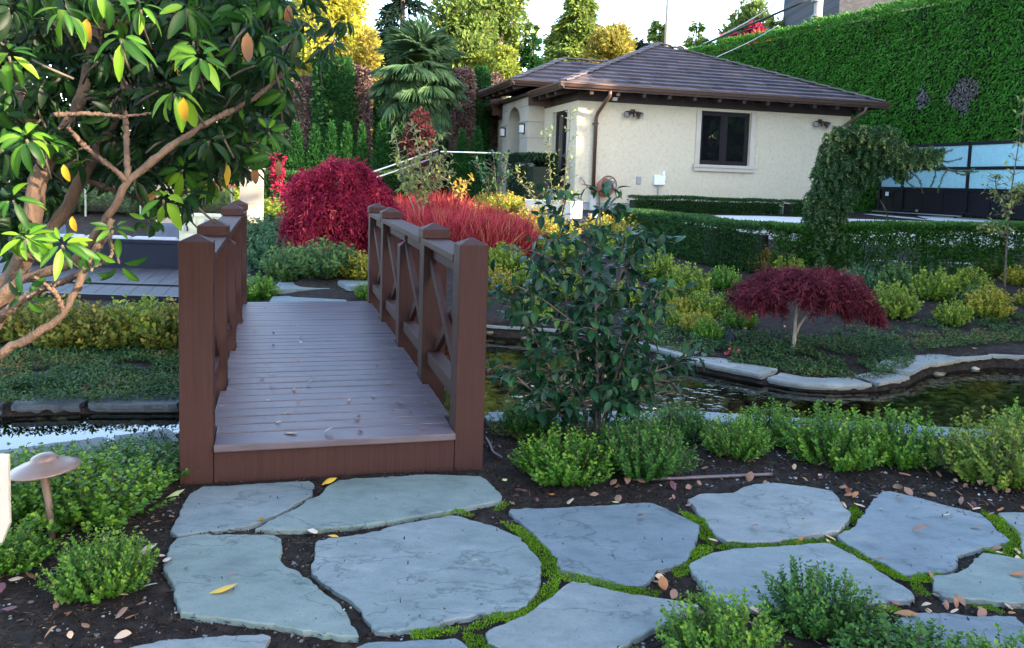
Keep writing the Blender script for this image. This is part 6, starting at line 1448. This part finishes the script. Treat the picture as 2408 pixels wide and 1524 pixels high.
# stone building beyond the hedge
m, nt, b, out = newmat('grey_block_wall'); geo = nt.nodes.new("ShaderNodeTexCoord")
br_ = nt.nodes.new("ShaderNodeTexBrick"); br_.inputs["Scale"].default_value = 3.2; br_.inputs["Color1"].default_value = (.025,.026,.032,1); br_.inputs["Color2"].default_value = (.05,.052,.062,1); br_.inputs["Mortar"].default_value = (.012,.012,.015,1)
mp_ = nt.nodes.new("ShaderNodeMapping"); mp_.inputs["Rotation"].default_value = (math.pi/2, 0, 0); nt.links.new(geo.outputs["Object"], mp_.inputs[0]); nt.links.new(mp_.outputs[0], br_.inputs[0]); nt.links.new(br_.outputs[0], b.inputs["Base Color"]); b.inputs["Roughness"].default_value = .9; M['brickwall'] = m
q = aty(1972, 40, 38); nbld = thing('shingled_building', 'dark grey shingled neighbouring building rising above the tall hedge', 'building', (q[0]+4, 40, .9))
MB().box(q[0], q[0]+9, 38, 46, .9, 13.5).build('wall', M['brickwall'], nbld)
MB().add([(q[0]-.5,37.5,13.5),(q[0]+9.5,37.5,13.5),(q[0]+9.5,46.5,13.5),(q[0]-.5,46.5,13.5),(q[0]+4.5,42,16.5)], [(3,2,1,0),(0,1,4),(1,2,4),(2,3,4),(3,0,4)]).build('roof', M['roof'], nbld)

# ------------------------------------------------------------------ planter wall, handrails, terrace
p0 = G(1235, 512); p1 = G(1300, 505)
tag(MB().slab([(p0[0],p0[1]+.3),(p0[0]+.9,p0[1]-.1),(p0[0]+1.15,p0[1]+.1),(p0[0]+1.1,p0[1]+.4),(p0[0]+.9,p0[1]+.2),(p0[0]+.1,p0[1]+.6)], p0[2]-.2, aty(1250,470,p0[1])[2], .01).build('planter_wall', M['conc_wall']), 'low grey concrete planter wall at the foot of the house corner', 'wall')
ent = HW(-1.5, 3.2, .9)
rl = thing('handrail', 'white steel handrail running level to the house entrance', 'railing', tuple(aty(1090, 440, 22.0)))
MB().tube([tuple(aty(1036,357,22.0)), tuple(aty(1180,361,22.6))], .022, 8).build('rail', M['steel'], rl)
for x in (1060, 1120): a = aty(x, 358, 22.2); MB().tube([tuple(a), (a[0], a[1], gz(a[0],a[1]))], .012, 6).build('baluster', M['black_metal'], rl)
rl = thing('handrail', 'white steel double handrail sloping down left of the entrance behind the weeping maple', 'railing', tuple(aty(950, 440, 20)))
for dy in (0, 16): MB().tube([tuple(aty(866,408+dy,19)), tuple(aty(1030,352+dy,21.5))], .02, 8).build('rail', M['steel'], rl)
for x, Y in ((880,19.2),(1028,21.4)): a = aty(x, 405 - (x-880)*.33, Y); MB().tube([tuple(a), (a[0],a[1],gz(a[0],a[1]))], .012, 6).build('baluster', M['black_metal'], rl)
# stone pillars and the glass railing of the terrace
def pillar(x0, x1, ytop, Y, label):
    c = aty((x0+x1)/2, 450, Y); wd = wpx(x1-x0, Y)*.80; zt = aty(x0, ytop, Y)[2]; z0 = gz(c[0], Y); root = thing('stone_pillar', label, 'pillar', (c[0], Y, z0))
    PT = lambda u, v, z: (c[0] + RT[0]*u + AX[0]*v, Y + RT[1]*u + AX[1]*v, z); h = (zt - z0)/3
    for k in range(4): MB(PT).box(-wd/2, wd/2, 0, wd, z0 - .3 + k*(zt-z0+.24)/4 + .003, z0 - .3 + (k+1)*(zt-z0+.24)/4).build('block', M['pillar'], root, .006)
    MB(PT).box(-wd/2-.03, wd/2+.03, -.03, wd+.03, zt-.058, zt).build('cap', M['pillar'], root, .006)
pillar(558, 625, 389, 16, 'cream stone pillar left of the weeping maple'); pillar(362, 415, 385, 15.5, 'cream stone pillar half hidden by the rhododendron')
gr = thing('glass_railing', 'terrace glass railing with two steel rails between the stone pillars', 'railing', tuple(aty(300, 450, 16)))
for y in (402, 424): MB().tube([tuple(aty(-60,y-8,16.4)), tuple(aty(556,y,16.1))], .022, 8).build('rail', M['steel'], gr)
for x in (20, 200, 330, 545): a = aty(x, 400, 16.2); MB().tube([tuple(a), (a[0],a[1],.6)], .02, 6).build('baluster', M['steel'], gr)
m, nt, b, out = newmat('clear_glass'); M['clear'] = m; tr = nt.nodes.new("ShaderNodeBsdfTransparent"); tr.inputs[0].default_value = (.9,.95,.93,1); gl = nt.nodes.new("ShaderNodeBsdfGlossy"); gl.inputs[1].default_value = .02; mx = nt.nodes.new("ShaderNodeMixShader"); mx.inputs[0].default_value = .08
nt.links.new(tr.outputs[0], mx.inputs[1]); nt.links.new(gl.outputs[0], mx.inputs[2]); nt.links.new(mx.outputs[0], out.inputs[0])
for xa, xb in ((30,190),(210,320),(340,540)): a = aty(xa,428,16.2); c = aty(xb,428,16.15); MB().bar((a[0],a[1],(a[2]+.75)/2), (c[0],c[1],(a[2]+.75)/2), .012, a[2]-.75).build('glass', m, gr)
# terrace
tp = [aty(-300, 560, 13.2)[:2], (-3.45,13.2), (-3.45,9.3), onz(-200, 712, .13)[:2]]; tp = [(-11,14.4),(-3.0,14.4),(-3.3,9.25),(-9,9.25)]
zt = .17; terr = thing('terrace', 'grey boarded terrace with a dark edge left of the bridge', 'terrace', (-5, 11, .1)); terr["kind"] = 'structure'
k = 0; x = -10.5
while x < -3.35:
    MB().add([(x,9.3,zt-.03),(x+.188,9.3,zt-.03),(x+.188-1.35,14.2,zt-.03),(x-1.35,14.2,zt-.03),(x,9.3,zt),(x+.188,9.3,zt),(x+.188-1.35,14.2,zt),(x-1.35,14.2,zt)], [(4,5,6,7),(0,1,5,4),(1,2,6,5),(2,3,7,6),(3,0,4,7)]).build('board', M['terrace'], terr); x += .195
MB().box(-10.5, -3.32, 9.22, 9.295, -.1, zt+.008).build('edge_trim', M['black_metal'], terr); MB().box(-12,-3.4,9.4,14.1,-.1,zt-.035).build('base', M['black_metal'], terr)
tr_ = tag(MB().box(-9.0, -3.75, 10.12, 10.2, zt+.004, zt+.02).build('drain_channel', M['black_metal']), 'narrow black drain channel across the terrace boards', 'drain')
# sofa seen from behind
Yf = 11.9; xa = aty(60, 600, Yf)[0]; xb = aty(424, 600, Yf)[0]; z0 = aty(400, 637, Yf)[2]; z1 = aty(400, 566, Yf)[2]
sofa = thing('outdoor_sofa', 'charcoal outdoor sofa seen from behind on the terrace', 'sofa', ((xa+xb)/2, Yf+.4, zt))
fr = MB().box(xa+.06, xb-.06, Yf+.02, Yf+.06, z0+.06, z1-.05).build('back_panel', M['sofa'], sofa)
MB().box(xa, xb, Yf, Yf+.08, z1-.048, z1).box(xa, xb, Yf, Yf+.08, z0, z0+.058).box(xa, xa+.058, Yf, Yf+.08, z0+.06, z1-.05).box(xb-.058, xb, Yf, Yf+.08, z0+.06, z1-.05).build('frame', M['sofa'], sofa, .004)
MB().box(xb-.08, xb, Yf+.085, Yf+.9, z0, z1-.1).box(xa, xa+.08, Yf+.085, Yf+.9, z0, z1-.1).build('armrest', M['sofa'], sofa, .004); MB().box(xa+.085, xb-.085, Yf+.085, Yf+.9, z0, z0+.1).build('seat_base', M['sofa'], sofa, .004)
for x in (xa+.1, xb-.12, (xa+xb)/2): MB().box(x-.04, x+.04, Yf+.03, Yf+.1, zt, z0-.002).build('leg', M['black_metal'], sofa)
for k in range(3):
    a = xa+.1+(xb-xa-.2)*k/3; MB().box(a+.01, a+(xb-xa-.2)/3-.01, Yf+.1, Yf+.28, z0+.26, z1+.035).build('back_cushion', M['cushion'], sofa, .05); MB().box(a+.01, a+(xb-xa-.2)/3-.01, Yf+.29, Yf+.9, z0+.105, z0+.24).build('seat_cushion', M['cushion'], sofa, .04)
def pillow(c, s, label, rot):
    n = 12; vs = []; fs = []
    for sg in (-1, 1):
        for i in range(n+1):
            for j in range(n+1):
                u, v = i/n*2-1, j/n*2-1; th = .30*((1-u**4)*(1-v**4))**.6 + .012; px_ = u*s*(1-.08*v*v); pz_ = v*s*(1-.08*u*u); x = px_; y = sg*th*s*.55; z = pz_
                vs.append((c[0]+x*math.cos(rot)-y*math.sin(rot), c[1]+x*math.sin(rot)+y*math.cos(rot), c[2]+z))
    for k in range(2):
        o = k*(n+1)**2
        for i in range(n):
            for j in range(n): a = o+i*(n+1)+j; fs.append((a, a+n+1, a+n+2, a+1) if k == 0 else (a, a+1, a+n+2, a+n+1))
    tag(MB().add(vs, fs).build('throw_pillow', M['pillow'], smooth=True), label, 'pillow')
q = aty(392, 552, Yf+.25); pillow(q, .17, 'blue grey throw pillow leaning at the right end of the sofa', .25); q = aty(130, 556, Yf+.25); pillow(q, .19, 'blue grey throw pillow at the left part of the sofa', -.2)
# cream cabinet
Yc2 = 14.0; a = aty(416, 503, Yc2); c = aty(560, 503, Yc2); zb = zt + .0; zc = a[2]
cab = thing('outdoor_cabinet', 'pale cream outdoor cabinet with small round handles behind the sofa', 'cabinet', ((a[0]+c[0])/2, Yc2, zb))
MB().box(a[0], c[0], Yc2, Yc2+.5, zb, zc-.035).build('body', M['cabinet'], cab); MB().box(a[0]-.03, c[0]+.03, Yc2-.03, Yc2+.52, zc-.033, zc).build('top', M['cabinet'], cab)
nd = 3; hh_ = (zc-.04-aty(450,546,Yc2)[2])/2
for i in range(nd):
    for j in range(2):
        x0 = a[0]+(c[0]-a[0])*i/nd+.012; x1 = a[0]+(c[0]-a[0])*(i+1)/nd-.012; zz = zc-.045-hh_*(j+1); dr_ = MB().box(x0, x1, Yc2-.015, Yc2-.001, zz+.01, zz+hh_-.005).build('drawer', M['cabinet'], cab)
        MB().tube([((x0+x1)/2, Yc2-.016, zz+hh_/2), ((x0+x1)/2, Yc2-.05, zz+hh_/2)], [.035,.045], 12).build('handle', M['grey_metal'], dr_)
a = aty(430,470,13.6); c = aty(441,542,13.2); tag(MB().tube([tuple(a), tuple(c)], .014, 6).build('thin_pole', M['black_metal']), 'thin dark leaning pole in front of the pale cabinet', 'pole')
# ------------------------------------------------------------------ lamp, white box, spotlight, hoses, flower
q = onz(126, 1272, .0); lz = aty(104, 1112, q[1])[2]
lamp = thing('path_light', 'bronze mushroom path light on a slim stem among the left boxwoods', 'garden lamp', (q[0], q[1], 0)); tip = aty(104, 1105, q[1])
MB().tube([(q[0],q[1],-.05), (q[0]+(tip[0]-q[0])*.55, q[1], tip[2]*.55), (tip[0],tip[1],tip[2]-.03), tuple(tip)], [.013,.0145,.017,.022], 14).build('stem', M['bronze'], lamp, smooth=True)
rr = wpx(82, q[1]); cap = MB().lathe((0,0,0), [(.018,-.004),(rr*.55,.002),(rr*.98,-.012),(rr,-.008),(rr*.985,-.004),(rr*.7,.016),(rr*.40,.030),(rr*.37,.036),(rr*.34,.046),(rr*.2,.056),(rr*.04,.060)], 40)
cap.v = [(tip[0]+x, tip[1]+y, tip[2]+.012+z + .10*x - .10*y*0) for x, y, z in cap.v]; cap.build('shade', M['bronze'], lamp, smooth=True)
xw = aty(18, 1100, 2.0)[0]; za, zb2 = aty(10, 1070, 2.0)[2], aty(10, 1260, 2.0)[2]
wb = thing('white_post_box', 'white enamel garden light box at the left picture edge', 'garden lamp', (xw-.05, 2.05, 0)); MB().add([(xw-.09,2.0,zb2-.02),(xw-.02,2.0,zb2-.02),(xw-.02,2.012,zb2-.02),(xw-.09,2.012,zb2-.02),(xw-.11,2.0,zb2+.03),(xw,2.0,zb2+.03),(xw,2.012,zb2+.03),(xw-.11,2.012,zb2+.03),(xw-.11,2.0,za),(xw,2.0,za),(xw,2.012,za),(xw-.11,2.012,za)],
   [(3,2,1,0),(8,9,10,11)] + [(i, (i+1)%4, 4+(i+1)%4, 4+i) for i in range(4)] + [(4+i, 4+(i+1)%4, 8+(i+1)%4, 8+i) for i in range(4)]).build('housing', M['limestone'], wb, .002)
MB().tube([(xw-.06,2.006,-.05),(xw-.06,2.006,zb2-.02)], .012, 8).build('stake', M['grey_metal'], wb)
q = G(1716, 818); spt = thing('spotlight', 'small dark bullet spotlight tilted up in the bed near the pink flower', 'spotlight', tuple(q)); a = aty(1714, 806, q[1]); d = np.array([.35,.25,.8]); d /= np.linalg.norm(d)
MB().tube([tuple(q), tuple(a)], .008, 6).build('stake', M['black_metal'], spt); MB().tube([tuple(a - d*.02), tuple(a + d*.09), tuple(a + d*.095)], [.026,.028,.02], 14).build('housing', M['sofa'], spt)
q = G(1715, 838); fl = thing('pink_cyclamen', 'small plant with bright pink petals on the pond bank', 'flower', tuple(q)); acc = []
for x, y in ((1712,832),(1720,822),(1728,826),(1735,827),(1708,836),(1722,838)): n = 5; acc.append(cloud(LEAF2, np.repeat(aty(x,y,q[1])[None],n,0), rng.normal(size=(n,3))*.5+(0,0,.6), rng.normal(size=(n,3)), .035, .024, rng.random(n)))
M['petal'] = foliage('pink_petal', [(0,(.55,.05,.10)),(1,(.75,.14,.16))], .5, .3); leaves('petals', merge(acc), M['petal'], fl); mb = MB()
for k in range(5): mb.tube([tuple(q), (q[0]+rng.normal()*.02, q[1], q[2]+.06)], .003, 4)
mb.build('stems', M['stem'], fl)
def ground_tube(name, label, pts, r, lift=.012):
    P = [onz(x, y, 0) for x, y in pts]; P = curve_pts([(p[0], p[1], gz(p[0],p[1]) + lift) for p in P], 20); tag(MB().tube([tuple(p) for p in P], r, 8).build(name, M['hose'], smooth=True), label, 'hose')
ground_tube('drip_hose', 'long straight brown drip hose lying on the soil above the flagstones', [(1488,1128),(1600,1126),(1720,1122),(1815,1118)], .010)
ground_tube('drip_hose', 'short bent end of brown hose beside the right bridge post', [(1143,1034),(1152,1050),(1160,1068),(1180,1080)], .008, .02)

# ------------------------------------------------------------------ fallen leaves
def fallen_mesh(curl, wid, seed):
    rg = np.random.default_rng(seed); v, f = long_leaf(6, curl, -.5*rg.random(), lambda t: .5*max(.04, math.sin(math.pi*min(1,t**.85*.98))**.8)); v = v*np.array([wid,1,1]); v[:,1] -= .45
    v[:,2] -= v[:,2].min(); v[:,2] += .02*np.sin(v[:,0]*9 + v[:,1]*7); return v, f
FL = []
for i in range(6):
    v, f = fallen_mesh([.25,.6,1.1,.2,.9,.5][i], [.42,.5,.55,.40,.66,.48][i], i); me = np_mesh('fallen_leaf', v, f, None, True); FL.append(me)
FM = {}
def fallen(pos, L, kind, shape, label, group, rz=None, tilt=.15):
    key = (kind, shape)
    if key not in FM: me = FL[shape].copy(); me.materials.append(LEAF[kind]); FM[key] = me
    o = bpy.data.objects.new('fallen_leaf', FM[key]); COL.objects.link(o); o.location = pos; o.scale = (L, L, L); o.rotation_euler = (rng.normal()*tilt, rng.normal()*tilt, rng.random()*6.28 if rz is None else rz); tag(o, label, 'leaf', group)
def deck_at(x, y):
    for z in (.215, .225, .235, .245): q = onz(x, y, z); v = (q[:2] - BO) @ AX; zz = deckz(min(4.6, max(0, v)))
    q = onz(x, y, zz); return (q[0], q[1], zz + .004)
def flag_at(x, y): q = onz(x, y, .024); return (q[0], q[1], .026)
def soil_at(x, y): q = onz(x, y, .015); return (q[0], q[1], gz(q[0],q[1]) + .012)
big = [(flag_at,526,1390,.115,'yellow',0,'big bright yellow leaf lying on a flagstone at the lower left',1.9),(flag_at,393,1320,.08,'pale',3,'pale pinkish leaf on the left edge of the flagstone with the yellow leaf',.2),
 (soil_at,735,1248,.105,'pale',0,'large pale tan leaf standing between the bridge flagstones and the largest stone',.3),(soil_at,775,1135,.085,'yellow',1,'yellow curled leaf in the gap between the two flagstones at the bridge step',2.2),
 (soil_at,785,1260,.05,'yellow',3,'small bright yellow leaf at the top edge of the largest flagstone',1.6),(soil_at,610,1228,.05,'yellow',2,'thin curled yellow leaf under the edge of the left bridge flagstone',.6),
 (soil_at,415,1162,.09,'lime',0,'pale yellow green leaf on the soil at the left bridge post foot',2.2),(soil_at,370,1232,.075,'orange',1,'brown orange leaf on the soil left of the bridge flagstone',.2),(soil_at,342,1320,.12,'tan',2,'long tan curled leaf on the soil left of the pale pinkish leaf',2.1),
 (soil_at,352,1382,.075,'pale',1,'pale curled leaf on the soil below the left boxwoods',1.3),(soil_at,40,1368,.075,'tan',4,'round tan leaf on the soil in the lower left',.2),(soil_at,120,1495,.06,'orange',2,'orange curled leaf in the lower left corner',1.9),
 (soil_at,285,1500,.06,'tan',2,'narrow tan leaf at the bottom edge left of the cut flagstone',1.8),(soil_at,25,1428,.06,'purple',0,'reddish leaf on the soil at the left edge low down',1.5),(soil_at,322,1238,.05,'pale',3,'small pale leaf under the boxwood left of the bridge flagstone',0),
 (flag_at,540,1360,.04,'brown',2,'small brown curled leaf just above the big yellow leaf',1),(flag_at,437,1338,.03,'brown',1,'tiny reddish leaf left of the big yellow leaf',.1),(flag_at,1115,1322,.03,'pale',2,'small pale curled leaf on the largest flagstone',.5),
 (flag_at,1507,1220,.06,'brown',2,'brown curled leaf on the smooth flagstone below the boxwoods',.6),(flag_at,1772,1244,.05,'brown',2,'crumpled brown leaf on the rounded cracked flagstone',.9),(flag_at,1862,1192,.03,'brown',2,'tiny brown leaf near the upper edge of the rounded cracked flagstone',.2),
 (flag_at,1890,1224,.03,'brown',2,'tiny brown leaf on the right half of the rounded flagstone',.2),(flag_at,2158,1252,.075,'brown',2,'long reddish brown leaf in the middle of the large cracked flagstone',1.3),(flag_at,2295,1242,.05,'brown',0,'reddish leaf on the right part of the large cracked flagstone',1.2),
 (flag_at,2072,1198,.03,'lime',0,'tiny yellow leaf at the top of the large cracked flagstone',.2),(flag_at,2225,1216,.035,'pale',2,'small pale leaf on the upper right of the large cracked flagstone',1.2),(flag_at,2115,1172,.05,'orange',2,'orange brown leaf on the top edge of the large cracked flagstone',.3),
 (flag_at,2395,1356,.07,'orange',1,'orange leaf on the flagstone at the right picture edge',1.3),(soil_at,2060,1330,.085,'brown',2,'clump forming brown curled leaf in the joint below the large cracked flagstone',.8),(soil_at,2130,1450,.09,'orange',1,'large orange leaf lying among the lower right boxwoods',1.4),
 (soil_at,1232,1148,.055,'purple',0,'dark purple leaf on the soil right of the bridge flagstones',1.5),(soil_at,1298,1158,.045,'orange',0,'bright orange leaf on the soil right of the purple one',1.5),(soil_at,1187,1125,.05,'lime',1,'lime coloured leaf at the right end of the bridge flagstone',.3),(soil_at,1447,1180,.04,'lime',1,'pale lime leaf at the top edge of the smooth flagstone',1.2),
 (deck_at,685,1022,.075,'tan',0,'tan leaf near the front edge of the bridge deck, left of the pale one',1.5),(deck_at,773,1022,.075,'pale',2,'pale curled leaf near the front edge of the bridge deck',1.8),(deck_at,822,945,.04,'pale',2,'white curled leaf in the middle of the lower bridge deck',.6),
 (deck_at,940,952,.05,'tan',2,'tan curled leaf at the right of the lower bridge deck',1.0),(deck_at,995,1012,.04,'orange',1,'small yellow orange leaf near the front right post on the deck',1.4),(deck_at,655,997,.04,'pale',1,'pale leaf on the left of the lower bridge deck',1.4),(deck_at,523,957,.035,'pale',0,'pale leaf beside the left railing on the bridge deck',1.4),
 (deck_at,640,910,.05,'brown',2,'brown leaf left of centre on the bridge deck',1.6),(deck_at,675,973,.055,'tan',0,'long thin tan leaf left of centre on the lower deck',1.5),(deck_at,965,970,.035,'lime',1,'small yellowish leaf at the right of the lower deck',.4),(deck_at,710,797,.055,'brown',2,'curled brown leaf in the middle of the upper deck',1.3),(deck_at,640,882,.045,'pale',0,'pale leaf left of centre on the middle of the deck',1.4)]
for fn, x, y, L, kd, sh, lab, rz in big: fallen(fn(x, y), L, kd, sh, lab, 'single fallen leaves on the path and bridge', rz)
ks = ['brown','brown','orange','tan','brown','purple','tan']
def inflag(p): return any(poly_sd(np.array([p[0]]), np.array([p[1]]), Pl)[0] < .004 for Pl in FLAGP)
cnt = 0
while cnt < 150:
    x, y = rng.uniform(1180, 2420), rng.uniform(1030, 1190)
    if rng.random() > .25 + .75*(x-1180)/1240: continue
    p = soil_at(x, y)
    if inflag(p) or poly_sd(np.array([p[0]]), np.array([p[1]]), POND)[0] < .15: continue
    fallen(p, rng.uniform(.03,.065), ks[rng.integers(7)], int(rng.integers(1,6)), 'small curled dry leaf on the dark soil between pond boxwoods and flagstones', 'dry leaves on the soil by the pond', None, .35); cnt += 1
cnt = 0
while cnt < 70:
    x, y = rng.uniform(1150, 2420), rng.uniform(1170, 1480); p = soil_at(x, y)
    if inflag(p) or (x < 1750 and rng.random() < .72): continue
    fallen(p, rng.uniform(.03,.062), ks[rng.integers(7)], int(rng.integers(1,6)), 'small curled dry leaf lying in a joint between flagstones', 'dry leaves in the paving joints', None, .35); cnt += 1
cnt = 0
while cnt < 34:
    x, y = rng.uniform(520, 1060), rng.uniform(715, 1030); p = deck_at(x, y); u = (np.array(p[:2])-BO) @ RT
    if not .05 < u < W_-.05: continue
    fallen(p, rng.uniform(.025,.045), ks[rng.integers(7)], int(rng.integers(1,6)), 'small scrap of dry brown leaf on the bridge deck', 'leaf scraps on the bridge deck', None, .2); cnt += 1
cnt = 0
while cnt < 22:
    x, y = rng.uniform(-10, 420), rng.uniform(1180, 1520); p = soil_at(x, y)
    if inflag(p): continue
    fallen(p, rng.uniform(.03,.06), ks[rng.integers(7)], int(rng.integers(1,6)), 'small dry leaf on the soil in the lower left', 'dry leaves on the lower left soil', None, .3); cnt += 1
cnt = 0
while cnt < 30:
    x, y = rng.uniform(1550, 2420), rng.uniform(700, 830); p = G(x, y)
    fallen((p[0],p[1],p[2]+.03), rng.uniform(.03,.06), ks[rng.integers(7)], int(rng.integers(1,6)), 'small dry leaf on the bed beyond the pond', 'dry leaves on the far bed', None, .3); cnt += 1

# ------------------------------------------------------------------ unseen trees, added and shaped to shade the garden from the right
def shade_crown(n, hgt, rad):
    lev = rng.random(n); a = rng.random(n)*6.28; prof = np.where(lev < .25, lev/.25, 1-(lev-.25)/.75*.62); r = rad*prof*np.sqrt(.25+.75*rng.random(n)); P = np.stack([r*np.cos(a), r*np.sin(a), .6 + lev*(hgt-.6)], 1)
    return cloud(LEAF2, P, rng.normal(size=(n,3)), rng.normal(size=(n,3)), .55*rng.uniform(.6,1.3,n), .32, rng.random(n))
root = bpy.data.objects.new('added_shade_tree', None); COL.objects.link(root)
leaves('crown', shade_crown(5200, 11.5, 2.6), M['lf_hedge'], root); MB().tube([(0,0,-.3),(0,0,6),(0,0,11)], [.25,.18,.05], 8).build('trunk', M['bark'], root)
SH = [(14.5,-3.4,1,1.05),(14.0,-6.1,1.2,.67),(19.5,-4.0,1,1),(13.6,-5.1,.5,1.05),(13.2,.8,1.05,1),(14.5,3.0,1,1.1),(13.4,5.4,1.1,.56),(14.6,7.6,1.1,.50),(13.6,9.6,1.1,.50),(18.2,2,1,.8),(18.5,6,1.1,.58),(18,10.2,1,1),(15.6,15.2,1.0,1.15),(18.9,13.4,1,1.1),(17.6,18.6,1.1,1.1),(17.2,16.4,1,1.2)]
for i, (x, y, a, c) in enumerate(SH): place(root, USED, x, y, .3, a, c, label='unseen evergreen tree added on the right to shade the garden', cat='tree', group='evergreen trees added to shade the garden')
